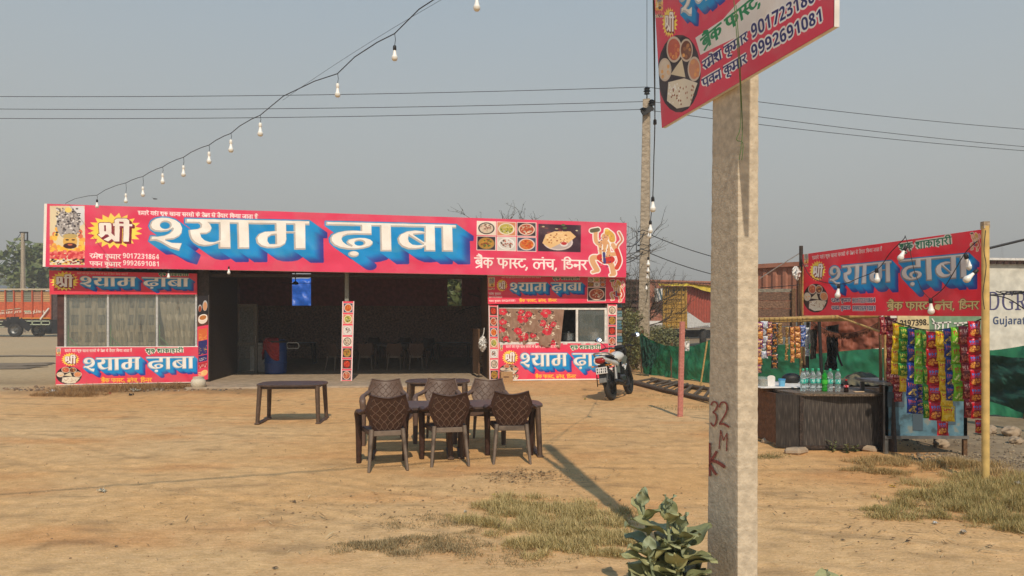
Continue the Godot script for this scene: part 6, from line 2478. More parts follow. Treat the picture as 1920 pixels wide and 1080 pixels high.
	var mp := thing("post", "bundle of three bamboo canes standing between the two counters", "post", at(1658, 720, 9.15) * Vector3(1, 0, 1))
	for i in 3:
		m = Mb.new()
		m.tube([Vector3(-0.03 + i * 0.045, 0.0, 0.02 * i), at([1650, 1658, 1663][i], 592, 9.15) - mp.position + Vector3(0, 0, 0.02 * i)], [0.024, 0.018], 8)
		obj("cane", m, [M.wood, M.bamboo, M.wood][i], mp)
	# the dark counter
	var hh := 0.714
	var ct := thing("counter", "black wood-grained counter with cut front corner, bottles standing on it", "counter", Vector3(4.0, 0, -9.5))
	var c0 := Vector3(3.22, 0, -9.85)
	var c1 := Vector3(3.5, 0, -9.1)
	var c2 := Vector3(4.52, 0, -9.14)
	var black := mat(Color.WHITE, 0.5)
	black.albedo_texture = ramp_tex([[0.2, C(46, 42, 40)], [0.6, C(70, 64, 60)], [0.85, C(98, 90, 82)]], 0.03, 153)
	black.uv1_triplanar = true
	black.uv1_scale = Vector3(6.0, 0.5, 6.0)
	for s in [[c1, c2], [Vector3(3.3, 0, -9.32), c1]]:
		m = Mb.new()
		var a: Vector3 = s[0] - ct.position + Vector3(0, 0.02, 0)
		var b: Vector3 = s[1] - ct.position + Vector3(0, 0.02, 0)
		m.span(a + Vector3(0, hh * 0.5 - 0.02, 0), b + Vector3(0, hh * 0.5 - 0.02, 0), 0.03, hh - 0.05)
		obj("front_panel", m, black, ct)
	for s in [c1, c2, c1.lerp(c2, 0.5)]:
		pass
	m = Mb.new()
	for p in [c1 + Vector3(0.02, 0, 0.015), c2 + Vector3(-0.02, 0, 0.015)]:
		m.span(p - ct.position + Vector3(0, 0.02, 0), p - ct.position + Vector3(0, hh - 0.03, 0), 0.045, 0.02, Vector3(0, 0, 1))
	m.span(c1 - ct.position + Vector3(0, 0.06, 0.018), c2 - ct.position + Vector3(0, 0.06, 0.018), 0.02, 0.04)
	obj("edge_strip", m, M.darkwood, ct)
	m = Mb.new()
	var top := PackedVector2Array()
	for q in [[3.36, -9.45], [3.45, -9.16], [3.54, -9.05], [4.0, -9.0], [4.4, -9.02], [4.56, -9.1], [4.58, -9.9], [3.36, -9.9]]:
		top.append(Vector2(q[0] - 4.0, -(q[1] + 9.5)))
	m.xf = Transform3D(Basis(Vector3.RIGHT, -PI * 0.5), Vector3.ZERO)
	m.prism(top, hh - 0.03, hh)
	obj("counter_top", m, grainy(C(130, 112, 94), C(88, 76, 66), 0.5, 1.5, 0.03, 154, 0.0, "grain"), ct)
	m = Mb.new()
	m.span(c2 - ct.position, c2 - ct.position + Vector3(0.02, hh - 0.03, -0.1), 0.03, 0.7, Vector3(0, 0, 1))
	m.box(Vector3(0.05, 0.3, -0.3), Vector3(0.9, 0.5, 0.04))
	obj("back_panel", m, M.darkwood, ct)
	var sc := thing("side_counter", "brown plywood counter with white sheet on top, left of the black counter", "counter", Vector3(3.2, 0, -10.1))
	m = Mb.new()
	m.span(Vector3(3.32, 0.37, -9.36) - sc.position, Vector3(3.1, 0.37, -10.9) - sc.position, 0.03, 0.62)
	obj("side_panel", m, grainy(C(118, 78, 52), C(92, 60, 42), 0.7, 1.2, 0.02, 155, 0.0, "grain"), sc)
	for i in 15:
		m = Mb.new()
		m.box(Vector3(3.335, 0.08 + i * 0.042, -9.335) - sc.position, Vector3(0.02, 0.024, 0.03), Basis(Vector3.UP, 0.2))
		obj("trim_tooth", m, M.white, sc)
	m = Mb.new()
	m.cbox(Vector3(3.62, 0.735, -10.0) - sc.position, Vector3(1.0, 0.012, 0.85), 0.004, Basis(Vector3.UP, 0.12))
	obj("top_sheet", m, M.white, sc)
	m = Mb.new()
	m.cbox(Vector3(3.62, 0.70, -10.05) - sc.position, Vector3(0.9, 0.04, 0.8), 0.004, Basis(Vector3.UP, 0.12))
	m.box(Vector3(3.9, 0.35, -10.5) - sc.position, Vector3(1.2, 0.68, 0.04))
	obj("counter_top", m, M.wood, sc)
	# stones that level the counters
	for q in [[1472, 838, 0.16], [1496, 852, 0.2], [1446, 834, 0.13], [1634, 848, 0.12]]:
		var st := thing("stone", "flat stone under the %s" % ["black counter's left corner", "black counter's front corner", "plywood counter's edge", "black counter's right end"][[1472, 1496, 1446, 1634].find(q[0])], "stone", gnd(q[0], q[1]) + Vector3(0, 0, -0.05))
		m = Mb.new()
		m.cbox(Vector3(0, 0.03, 0), Vector3(q[2] * 1.5, 0.09, q[2]), 0.03, Basis.from_euler(Vector3(0.1, q[2] * 20.0, 0.08)))
		obj("slab", m, M.slab, st)
	bottles()
	# blue counter on legs
	var bc := thing("blue_counter", "worn blue sheet-metal counter on legs behind the hanging packets", "counter", Vector3(4.93, 0, -8.9))
	m = Mb.new()
	m.box(Vector3(0, 0.52, 0), Vector3(0.98, 0.64, 0.02))
	var bm := mat(Color.WHITE, 0.6)
	bm.albedo_texture = ramp_tex([[0.2, C(56, 80, 90)], [0.42, C(78, 114, 130)], [0.7, C(92, 130, 146)], [0.86, C(124, 132, 128)]], 0.012, 156, 512, 5)
	bm.uv1_triplanar = true
	bm.uv1_scale = Vector3.ONE * 0.9
	obj("front_panel", m, bm, bc)
	m = Mb.new()
	m.box(Vector3(0, 0.21, 0.015), Vector3(1.0, 0.035, 0.03))
	m.box(Vector3(0, 0.85, -0.3), Vector3(1.06, 0.03, 0.7))
	obj("rim", m, M.tin, bc)
	for q in [[-0.47, 0.0], [0.47, 0.0], [-0.47, -0.6], [0.47, -0.6]]:
		m = Mb.new()
		m.box(Vector3(q[0], 0.4, q[1] - 0.01), Vector3(0.045, 0.84, 0.04))
		obj("leg", m, M.wood if q[0] > 0 else M.tin, bc)
	m = Mb.new()
	for q in [[-0.36, 0.66, 0.2, 0.18], [-0.1, 0.44, 0.12, 0.3], [0.3, 0.5, 0.1, 0.28]]:
		m.box(Vector3(q[0], q[1], 0.012), Vector3(q[2], q[3], 0.006))
	obj("patch", m, mat(C(66, 84, 96), 0.7), bc)
	# boards and wall behind the packets
	var gb := thing("green_board", "green board with white painted letters behind the hanging packets", "sign", at(1760, 640, 9.9))
	m = Mb.new()
	var wv := at(1850, 640, 9.9).x - at(1735, 640, 9.9).x
	m.cbox(Vector3(0.05, 0.12, 0), Vector3(wv + 0.2, 0.5, 0.03), 0.005)
	obj("panel", m, grainy(C(126, 160, 128), C(104, 140, 110), 0.7, 0.8, 0.02, 157), gb)
	var sv := q4
	for q in [[[1750, 606, 1782, 604], 3.0], [[1754, 606, 1754, 622], 3.0], [[1757, 606, 1762, 612, 1758, 618, 1753, 619], 2.5], [[1768, 605, 1768, 622], 3.0], [[1778, 605, 1777, 621], 3.0], [[1752, 604, 1748, 598], 2.5], [[1790, 606, 1812, 605], 3.0], [[1796, 606, 1796, 621], 3.0], [[1806, 606, 1802, 615, 1808, 621], 2.5]]:
		m = Mb.new()
		for poly in Geometry2D.offset_polyline(PackedVector2Array(V(q[0])), q[1] * 0.5):
			var tr := Geometry2D.triangulate_polygon(poly)
			var f := m.v.size()
			for p in poly:
				m.vert(at(p.x, p.y, 9.875) - gb.position, Vector3(0, 0, 1))
			for j in range(0, tr.size(), 3):
				m.tri_i(f + tr[j], f + tr[j + 1], f + tr[j + 2])
		obj("painted_letter", m, M.white, gb)
	var cb := thing("cream_board", "cream board with a painted phone number at the top of the stall", "sign", at(1712, 620, 9.4))
	m = Mb.new()
	m.cbox(Vector3(0, 0.1, 0), Vector3(0.40, 0.34, 0.02), 0.004, Basis(Vector3.FORWARD, -0.04))
	obj("panel", m, grainy(C(226, 206, 160), C(206, 186, 140), 0.7, 1.0), cb)
	lettering("number", "2197398.", "Droid Sans", 700, 0.075, M.black, cb, Vector3(-0.17, 0.055, 0.012), Basis(Vector3.FORWARD, -0.04), 0.85, 0.004)
	# the tarpaulin, fringe and cloths under the rail
	var tp := thing("tarpaulin", "reddish brown tarpaulin forming the stall's back wall", "tarpaulin", at(1610, 655, 11.6))
	var tw_ := [at(1520, 598, 11.8), at(1668, 596, 11.2), at(1668, 651, 11.2), at(1520, 664, 11.8)].map(func(p): return p - tp.position)
	obj("cloth", cloth(tw_, 24, 10, 1.5, 0.05, 158, Vector3(-0.2, 0, 1)), grainy(C(150, 84, 62), C(132, 72, 54), 0.7, 0.6, 0.02, 159, 0.0, "soft"), tp)
	var fr := thing("garland", "sagging garland of dried brown leaves under the rail", "garland", at(1590, 610, 9.6))
	var gp := sag(at(1524, 604, 9.8) - fr.position, at(1650, 602, 9.4) - fr.position, 0.15, 40)
	m = Mb.new()
	m.tube(gp, 0.004, 4)
	obj("string", m, M.wire, fr)
	m = Mb.new()
	for i in gp.size():
		for j in 5:
			var p: Vector3 = gp[i]
			m.blade(p, Vector3(0.018, 0, rf(-0.01, 0.01)), p + Vector3(rf(-0.03, 0.03), -rf(0.04, 0.09), rf(-0.03, 0.03)), p + Vector3(rf(-0.01, 0.01), -0.03, rf(-0.01, 0.01)))
	obj("leaves", m, grainy(C(112, 66, 46), C(84, 48, 36), 0.9, 2.0), fr)
	for q in [[1536, 603, 1546, 720, 9.7, "dark thin post behind the water bottles"], [1515, 604, 1512, 705, 10.0, "black thin post at the stall's left, behind the sachets"]]:
		var po := thing("post", q[5], "post", at(q[2], 730, q[4]) * Vector3(1, 0, 1))
		m = Mb.new()
		m.tube([Vector3.ZERO, at(q[0], q[1], q[4]) - po.position], 0.022, 7)
		obj("pole", m, M.black, po)
	for q in [[[1548, 612, 1574, 608, 1570, 694, 1549, 694], 9.9, "long black cloth hanging in the stall's middle", M.black, 0.05], [[1518, 618, 1534, 616, 1530, 672, 1520, 674], 9.8, "dark grey strip of sachets hanging beside the black cloth", M.rubber, 0.02]]:
		var o := thing("hanging_cloth", q[2], "cloth", at(q[0][6], q[0][7], q[1]))
		var cw := V(q[0]).map(func(p): return at(p.x, p.y, q[1]) - o.position)
		obj("cloth", cloth(cw, 14, 14, 2.0, q[4], 160, Vector3(0, 0, 1)), q[3], o)
	var strap := thing("strap", "black strap curving down beside the black cloth", "strap", at(1572, 650, 9.85))
	m = Mb.new()
	m.tube(smooth_path([at(1566, 640, 9.85) - strap.position, at(1572, 668, 9.85) - strap.position, at(1579, 686, 9.85) - strap.position], 4), 0.014, 6)
	obj("band", m, M.black, strap)
	var dt := thing("dark_bench", "dark bench with a folded sack behind the bottles", "bench", Vector3(4.7, 0, -10.3))
	m = Mb.new()
	m.box(Vector3(0, 0.68, 0), Vector3(1.3, 0.05, 0.9))
	for x in [-0.55, 0.55]:
		m.box(Vector3(x, 0.33, 0.35), Vector3(0.06, 0.66, 0.06))
		m.box(Vector3(x, 0.33, -0.35), Vector3(0.06, 0.66, 0.06))
	obj("top", m, M.darkwood, dt)
	m = Mb.new()
	nz = noise(3.0, 161, 3)
	m.grid(14, 10, func(u: float, v: float) -> Vector3: return Vector3(lerpf(-0.2, 0.45, u), 0.72 + 0.16 * sin(PI * u) * sin(PI * v) + 0.04 * nz.get_noise_2d(u * 4.0, v * 4.0), lerpf(-0.3, 0.3, v)), Vector3.UP)
	obj("sack", m, grainy(C(120, 112, 88), C(92, 86, 70), 0.9, 1.0), dt)
	# hanging packets
	var mk := func(c: Color, d: Color, k: Color, f: Color) -> StandardMaterial3D:
		var x := mat(Color.WHITE, 0.28)
		x.albedo_texture = packet_tex(c, d, k, f)
		x.normal_enabled = true
		x.normal_texture = T.soft
		x.normal_scale = 0.5
		return x
	var red: StandardMaterial3D = mk.call(C(206, 22, 46), C(140, 14, 34), C(90, 130, 220), C(240, 180, 80))
	var mar: StandardMaterial3D = mk.call(C(142, 24, 42), C(104, 18, 34), C(230, 190, 180), C(206, 130, 110))
	var yel: StandardMaterial3D = mk.call(C(232, 204, 32), C(220, 184, 30), C(206, 60, 40), C(236, 214, 110))
	var grn: StandardMaterial3D = mk.call(C(50, 150, 40), C(34, 116, 40), C(220, 210, 90), C(226, 216, 90))
	var blu: StandardMaterial3D = mk.call(C(26, 66, 168), C(20, 46, 130), C(220, 90, 90), C(232, 196, 90))
	var lim: StandardMaterial3D = mk.call(C(126, 204, 40), C(104, 184, 36), C(190, 70, 50), C(216, 226, 150))
	var g := "strings of snack packets under the sign"
	var q := func(label: String, xt: float, xb: float, y0: float, y1: float, wpx: float, n: int, mm: Material, push: float) -> void:
		var tx := 1640.0 + xt / 4.154
		var d := -plane_at(tx).z
		packet_string(label, tx, 1640.0 + xb / 4.154, 580.0 + y0 / 4.154, 580.0 + y1 / 4.154, wpx / 4.154 / F * d * 1.3, n, mm, push, g)
	q.call("short maroon pair of packets at the far left of the packet row", 80, 82, 58, 195, 62, 1, mar, 0.0)
	q.call("long maroon packet string, leftmost long one of the row", 132, 122, 68, 592, 56, 5, mar, 0.05)
	q.call("yellow packet string left of the leftmost green one", 186, 170, 108, 505, 66, 4, yel, 0.0)
	q.call("dark green packet string right of the left yellow one", 238, 225, 135, 515, 70, 4, grn, 0.0)
	q.call("small maroon and white sachets hanging below the left yellow string", 176, 186, 500, 718, 54, 3, mar, 0.1)
	q.call("single yellow packet low behind the left green string", 232, 235, 515, 640, 58, 1, yel, 0.1)
	q.call("longest dark blue packet string, with gold snacks printed on it", 298, 292, 150, 812, 64, 5, blu, 0.0)
	q.call("short lower blue sachet string beside the longest blue one", 350, 352, 575, 815, 46, 4, blu, 0.08)
	q.call("lime green packet string in the left half of the row", 354, 348, 158, 580, 62, 3, lim, 0.0)
	q.call("dark green packet string left of the long red one", 408, 418, 170, 850, 60, 5, grn, 0.02)
	q.call("long red packet string in the middle of the row", 458, 488, 172, 862, 84, 5, red, 0.0)
	q.call("long yellow packet string right of the middle red one", 524, 580, 168, 870, 70, 6, yel, 0.0)
	q.call("blue packet string in the right half of the row", 576, 604, 150, 708, 58, 5, blu, 0.04)
	q.call("lime green packet string in the right half of the row", 640, 678, 138, 716, 80, 4, lim, 0.0)
	q.call("maroon packet string left of the rightmost red one", 700, 758, 130, 842, 72, 5, mar, 0.02)
	q.call("rightmost red packet string, next to the yellow post", 772, 812, 90, 850, 80, 6, red, -0.03)
	q.call("two pink-red packets hanging lowest, below the yellow string", 528, 545, 862, 980, 64, 1, red, 0.05)
	q.call("lone red packet hanging low by the yellow post", 812, 816, 860, 962, 40, 1, red, 0.0)
	var ps := thing("packet_rope", "sagging rope that carries the row of snack packets", "rope", plane_at(1740) + Vector3(0, 1.6, 0))
	m = Mb.new()
	m.tube(smooth_path([at(1655, 594, 8.95), at(1685, 606, 8.7), at(1740, 619, 8.3), at(1800, 612, 7.9), at(1843, 597, 7.55)].map(func(p): return p - ps.position), 5), 0.007, 5)
	obj("rope", m, M.wire, ps)
	# sachets under the bamboo rail
	var mats2 := [mk.call(C(176, 140, 70), C(110, 70, 40), C(60, 40, 40), C(220, 190, 120)), mk.call(C(140, 60, 110), C(90, 40, 80), C(240, 220, 120), C(230, 180, 90)), mk.call(C(60, 56, 56), C(30, 28, 30), C(230, 140, 50), C(226, 150, 60)), mk.call(C(210, 214, 216), C(150, 156, 170), C(60, 80, 160), C(220, 220, 220)), mk.call(C(200, 120, 60), C(140, 80, 40), C(250, 220, 140), C(230, 170, 90)), mk.call(C(50, 90, 170), C(40, 60, 120), C(240, 240, 240), C(200, 210, 230))]
	var rows := [[1424, 604, 700, 14, 6, 1, "purple and gold sachet string nearest the foreground pole"], [1433, 602, 672, 13, 5, 3, "silver sachet string, second from the foreground pole"], [1443, 604, 668, 11, 6, 1, "purple sachet string under the rail, third from the pole"], [1453, 605, 692, 13, 6, 2, "black and orange sachet string, longest under the rail"], [1462, 606, 645, 9, 4, 0, "short tan sachet string under the rail"], [1476, 613, 676, 6, 6, 0, "thin tan sachet string, left of two under the rail's middle"], [1485, 613, 680, 8, 5, 4, "orange-brown thin sachet string under the rail's middle"], [1495, 612, 672, 11, 6, 4, "wide orange-brown sachet string left of the blue one"], [1505, 610, 650, 11, 3, 5, "blue sachet string near the sign's left pole"], [1513, 614, 668, 8, 4, 3, "white sachet string near the sign's left pole"]]
	for r in rows:
		var d := 9.9
		var p0 := at(r[0], r[1], d)
		var p1 := at(r[0] + rf(-2, 2), r[2], d)
		var o := thing("sachet_string", r[6], "sachets", p0, 0.0, "strings of sachets under the bamboo rail")
		m = Mb.new()
		m.tube([Vector3.ZERO, Vector3(0, at(r[0], 596, d).y - p0.y, 0)], 0.003, 4)
		obj("thread", m, M.wire, o)
		for i in r[4]:
			m = Mb.new()
			pillow(m, (p1 - p0) * (float(i) / r[4]), r[3] / F * d, (p0.y - p1.y) / r[4] * 0.98, rf(-0.7, 0.7), rf(-0.25, 0.25))
			obj("sachet", m, mats2[r[5]] if i % 3 != 1 or r[5] != 1 else mats2[4], o)


func bottles() -> void:
	var m: Mb
	var shell := mat(Color(0.86, 0.94, 0.95, 0.16), 0.06)
	shell.transparency = BaseMaterial3D.TRANSPARENCY_ALPHA
	var water := mat(Color(0.93, 0.97, 0.97, 0.0), 0.0)
	water.refraction_enabled = true
	water.refraction_scale = 0.033
	var gshell := mat(Color(0.05, 0.62, 0.12, 0.75), 0.1)
	gshell.transparency = BaseMaterial3D.TRANSPARENCY_ALPHA
	var teal := mat(C(38, 176, 160), 0.35)
	var prof := [Vector2(0, 0.004), Vector2(0.028, 0.0), Vector2(0.035, 0.008), Vector2(0.0355, 0.03), Vector2(0.033, 0.036), Vector2(0.0355, 0.044), Vector2(0.033, 0.056), Vector2(0.0355, 0.064), Vector2(0.033, 0.076), Vector2(0.0355, 0.084), Vector2(0.0355, 0.16), Vector2(0.032, 0.168), Vector2(0.0355, 0.178), Vector2(0.034, 0.2), Vector2(0.026, 0.23), Vector2(0.014, 0.252), Vector2(0.0135, 0.262)]
	var body := Mb.new()
	body.lathe(prof, 20)
	var inner := Mb.new()
	inner.lathe(prof.slice(0, 15).map(func(p): return Vector2(maxf(0.0, p.x - 0.0015), p.y + 0.0015)) + [Vector2(0, 0.2315)], 20)
	var lab := Mb.new()
	lab.lathe([Vector2(0.0362, 0.1), Vector2(0.0364, 0.101), Vector2(0.0364, 0.15), Vector2(0.0362, 0.151)], 20)
	var cap := Mb.new()
	cap.lathe([Vector2(0.0165, 0.262), Vector2(0.0165, 0.28), Vector2(0.014, 0.283), Vector2(0, 0.283)], 16)
	cap.lathe([Vector2(0.014, 0.254), Vector2(0.018, 0.256), Vector2(0.014, 0.259)], 16)
	var mesh_body := body.mesh()
	var mesh_inner := inner.mesh()
	var mesh_lab := lab.mesh()
	var mesh_cap := cap.mesh()
	sheet(256, 64, C(40, 178, 162), [], 2.0)
	for i in 4:
		stroke(smooth_path(V([10 + i * 64, 36, 18 + i * 64, 22, 26 + i * 64, 38, 36 + i * 64, 24, 50 + i * 64, 34]), 3), 4, C(236, 246, 244))
		rect(10 + i * 64, 46, 40, 3, C(20, 90, 110))
	teal.albedo_color = Color.WHITE
	teal.albedo_texture = printed()
	var capm := mat(C(40, 170, 130), 0.4)
	var xs := [1505.7, 1513.0, 1523.7, 1534.5, 1556.5, 1571.0]
	var where := ["leftmost of the clear water bottles on the black counter", "second clear water bottle from the left, close behind the first", "third clear water bottle from the left on the counter", "clear water bottle just left of the green bottle", "clear water bottle just right of the green bottle", "rightmost clear water bottle, next to the cola bottle"]
	var ds := [9.32, 9.42, 9.34, 9.36, 9.3, 9.27]
	var first: Node3D = null
	for i in 6:
		var p := at(xs[i], 732, ds[i])
		p.y = 0.714
		if first == null:
			first = thing("water_bottle", where[0], "bottle", p, 0.0, "clear water bottles on the black counter")
			obj("shell", mesh_body, shell, first)
			obj("water", mesh_inner, water, first)
			obj("label", mesh_lab, teal, first)
			obj("cap", mesh_cap, capm, first)
		else:
			dup(first, p, i * 1.1, where[i])
	var gp := at(1546, 732, 9.3)
	gp.y = 0.714
	var gb := thing("green_bottle", "green soft drink bottle among the clear water bottles", "bottle", gp)
	obj("shell", mesh_body, gshell, gb).scale = Vector3(0.95, 0.93, 0.95)
	var gl := mat(C(70, 190, 60), 0.4)
	obj("label", mesh_lab, gl, gb).scale = Vector3(0.97, 0.95, 0.97)
	obj("cap", mesh_cap, mat(C(30, 120, 50), 0.4), gb).scale = Vector3(0.95, 0.93, 0.95)
	var cp := at(1586.5, 732, 9.2)
	cp.y = 0.714
	var cb := thing("cola_bottle", "small dark cola bottle with red label and cap, right of the water bottles", "bottle", cp)
	var bm := Mb.new()
	bm.lathe([Vector2(0, 0.003), Vector2(0.022, 0), Vector2(0.028, 0.006), Vector2(0.028, 0.03), Vector2(0.025, 0.045), Vector2(0.028, 0.06), Vector2(0.029, 0.09), Vector2(0.022, 0.115), Vector2(0.012, 0.14), Vector2(0.0115, 0.145)], 18)
	var cola := mat(C(30, 12, 10), 0.08)
	obj("body", bm, cola, cb)
	bm = Mb.new()
	bm.lathe([Vector2(0.0292, 0.062), Vector2(0.0296, 0.063), Vector2(0.0302, 0.088), Vector2(0.0295, 0.09)], 18)
	sheet(128, 32, C(206, 30, 40), [], 2.0)
	for i in 3:
		stroke(smooth_path(V([6 + i * 42, 20, 14 + i * 42, 10, 22 + i * 42, 22, 32 + i * 42, 12]), 3), 3, Color.WHITE)
	var rl := mat(Color.WHITE, 0.4)
	rl.albedo_texture = printed()
	obj("label", bm, rl, cb)
	bm = Mb.new()
	bm.lathe([Vector2(0.0145, 0.145), Vector2(0.0145, 0.157), Vector2(0.012, 0.159), Vector2(0, 0.159)], 14)
	obj("cap", bm, mat(C(190, 26, 36), 0.4), cb)
	# small things on the white sheet
	var cup := at(1466, 722, 9.7)
	cup.y = 0.741
	var o := thing("cup", "light blue tumbler on the white counter sheet", "cup", cup)
	bm = Mb.new()
	bm.lathe([Vector2(0, 0.003), Vector2(0.036, 0), Vector2(0.044, 0.095), Vector2(0.041, 0.095), Vector2(0.034, 0.01), Vector2(0, 0.01)], 20)
	obj("body", bm, mat(C(110, 180, 216), 0.35), o)
	bm = Mb.new()
	bm.lathe([Vector2(0.0445, 0.08), Vector2(0.0462, 0.082), Vector2(0.0462, 0.096), Vector2(0.044, 0.098)], 20)
	obj("rim", bm, mat(C(70, 150, 210), 0.35), o)
	var jar := at(1430, 720, 9.75)
	jar.y = 0.741
	o = thing("tub", "clear-sided tub of pale sweets beside the foreground pole", "tub", jar)
	bm = Mb.new()
	bm.lathe([Vector2(0, 0), Vector2(0.055, 0), Vector2(0.06, 0.09), Vector2(0.0, 0.088)], 20)
	obj("filling", bm, grainy(C(180, 170, 150), C(120, 108, 96), 0.8, 6.0, 0.06, 162, 0.0, "pits"), o)
	bm = Mb.new()
	bm.lathe([Vector2(0.058, 0), Vector2(0.064, 0.11), Vector2(0.068, 0.112), Vector2(0.068, 0.12), Vector2(0.06, 0.12)], 20)
	obj("wall", bm, shell, o)
	var lid := at(1446, 721, 9.72)
	lid.y = 0.741
	o = thing("box_lid", "white rounded lid standing upright behind the tub", "lid", lid)
	bm = Mb.new()
	var ol := PackedVector2Array()
	for i in 13:
		ol.append(Vector2(-cos(PI * i / 12.0) * 0.05, 0.11 + sin(PI * i / 12.0) * 0.03))
	ol.append(Vector2(0.045, 0.0))
	ol.append(Vector2(-0.045, 0.0))
	bm.prism(ol, -0.006, 0.006)
	obj("panel", bm, M.white, o)
	var nb := at(1610, 733, 9.2)
	nb.y = 0.714
	o = thing("wrapper", "pale flat wrapper lying at the black counter's right end", "wrapper", nb)
	bm = Mb.new()
	bm.cbox(Vector3(0, 0.006, 0), Vector3(0.13, 0.01, 0.05), 0.003, Basis(Vector3.UP, 0.15))
	obj("sheet", bm, grainy(C(226, 190, 150), C(200, 160, 120), 0.6, 2.0), o)
	var bk := at(1484, 722, 10.2)
	bk.y = 0.741
	o = thing("black_bag", "black bag slumped behind the white counter sheet", "bag", bk)
	bm = Mb.new()
	bm.ball(Vector3(0, 0.06, 0), Vector3(0.13, 0.075, 0.1), 16, 10)
	obj("sack", bm, M.black, o)


# ---------------------------------------------------------------- plastic chairs and tables
func make_chair(label: String, group: String, fade := 0.0) -> Node3D:   # faces -z; its back is seen from +z
	var t := thing("plastic_chair", label, "chair", Vector3.ZERO, 0.0, group)
	var dusty := C(120, 100, 84)
	var brown := grainy(C(72, 46, 37).lerp(dusty, fade), C(58, 37, 31).lerp(dusty, fade), 0.5, 1.2, 0.02, 170)
	var grey := grainy(C(128, 112, 98), C(108, 92, 80), 0.65, 1.2, 0.02, 171)
	var hw := func(v: float) -> float:   # half width of the back, from the seat up
		return lerpf(lerpf(0.145, 0.225, smoothstep(0.0, 0.62, v)), 0.185, smoothstep(0.62, 1.0, v))
	var surf := func(u: float, v: float) -> Vector3:   # u -1..1, v 0..1
		var top := 0.80 - 0.022 * (1.0 - u * u) + 0.012 * absf(u)
		var y := lerpf(0.40, top, v)
		var z := 0.175 + 0.10 * v + 0.02 * v * v - 0.055 * u * u * (0.5 + 0.5 * v)
		return Vector3(u * hw.call(v), y, z)
	var m := Mb.new()
	var th_ := 0.007
	for s in [1.0, -1.0]:
		m.grid(16, 14, func(u: float, v: float) -> Vector3: return surf.call(u * 2.0 - 1.0, v) + Vector3(0, 0, s * th_ * 0.5), Vector3(0, 0, s))
	obj("backrest", m, brown, t)
	# rolled edge round the back
	m = Mb.new()
	var edge := []
	for i in 15:
		edge.append(surf.call(-1.0, i / 14.0))
	for i in range(1, 15):
		edge.append(surf.call(-1.0 + i / 7.0, 1.0))
	for i in range(1, 15):
		edge.append(surf.call(1.0, 1.0 - i / 14.0))
	for i in range(1, 14):
		edge.append(surf.call(1.0 - i / 7.0, 0.0))
	edge.append(edge[0])
	m.tube(edge, 0.0105, 6, false)
	obj("rim", m, brown, t)
	# raised lattice on both faces
	m = Mb.new()
	for s in [1.0, -1.0]:
		for dir in [1.0, -1.0]:
			for k in range(-6, 8):
				var run := []
				for i in 41:
					var v := 0.06 + 0.86 * i / 40.0
					var ph := (v - 0.06) / 0.86 * 3.5
					var x: float = (k * 0.5 + dir * ph * 0.5) * 0.78 - 0.2 * dir
					x += 0.03 * sin(ph * PI * 2.0) * dir
					if absf(x) <= 0.86:
						run.append(surf.call(x, v) + Vector3(0, 0, s * (th_ * 0.5 + 0.0012)))
					else:
						if run.size() > 2:
							m.tube(run, 0.0042 if fade == 0.0 else 0.006, 5, false)
						run = []
				if run.size() > 2:
					m.tube(run, 0.0042 if fade == 0.0 else 0.006, 5, false)
	obj("lattice", m, grainy(C(112, 88, 74), C(96, 74, 62), 0.4, 1.2, 0.02, 172) if fade == 0.0 else brown, t)
	# seat with its skirt
	m = Mb.new()
	m.grid(12, 12, func(u: float, v: float) -> Vector3:
		var w := lerpf(0.225, 0.185, v)
		return Vector3((u * 2.0 - 1.0) * w, 0.425 - 0.014 * sin(PI * u) * sin(PI * v), lerpf(-0.22, 0.2, v)), Vector3.UP)
	m.grid(12, 12, func(u: float, v: float) -> Vector3:
		var w := lerpf(0.225, 0.185, v)
		return Vector3((u * 2.0 - 1.0) * w, 0.415 - 0.014 * sin(PI * u) * sin(PI * v), lerpf(-0.22, 0.2, v)), Vector3.DOWN)
	obj("seat", m, brown, t)
	m = Mb.new()
	m.span(Vector3(-0.165, 0.395, 0.2), Vector3(0.165, 0.395, 0.2), 0.012, 0.055, Vector3.UP, 0.004)
	obj("rear_skirt", m, grey, t)
	m = Mb.new()
	m.span(Vector3(-0.21, 0.395, -0.215), Vector3(0.21, 0.395, -0.215), 0.012, 0.06, Vector3.UP, 0.004)
	for s in [-1.0, 1.0]:
		m.span(Vector3(s * 0.222, 0.395, -0.21), Vector3(s * 0.182, 0.395, 0.19), 0.012, 0.05, Vector3.UP, 0.004)
	obj("skirt", m, brown, t)
	for s in [-1.0, 1.0]:
		m = Mb.new()   # rear leg: an angle of two flanges
		var a := Vector3(s * 0.165, 0.44, 0.2)
		var b := Vector3(s * 0.205, 0.0, 0.275)
		m.tube([a, a.lerp(b, 0.5), b], [0.044, 0.036, 0.027], 4, true, 0.6)
		obj("leg", m, grey, t)
		# front leg and arm in one sweep, as moulded
		m = Mb.new()
		var armp := smooth_path([surf.call(s * 0.98, 0.60), Vector3(s * 0.262, 0.615, 0.12), Vector3(s * 0.278, 0.612, -0.08), Vector3(s * 0.272, 0.575, -0.205), Vector3(s * 0.262, 0.45, -0.222), Vector3(s * 0.258, 0.2, -0.235), Vector3(s * 0.258, 0.0, -0.25)], 4)
		var rr := []
		for i in armp.size():
			var f := float(i) / (armp.size() - 1)
			rr.append(lerpf(0.038, 0.036, f) if f < 0.5 else lerpf(0.042, 0.028, (f - 0.5) * 2.0))
		m.tube(armp, rr, 6, true, 0.62)
		obj("arm_and_leg", m, brown, t)
	return t


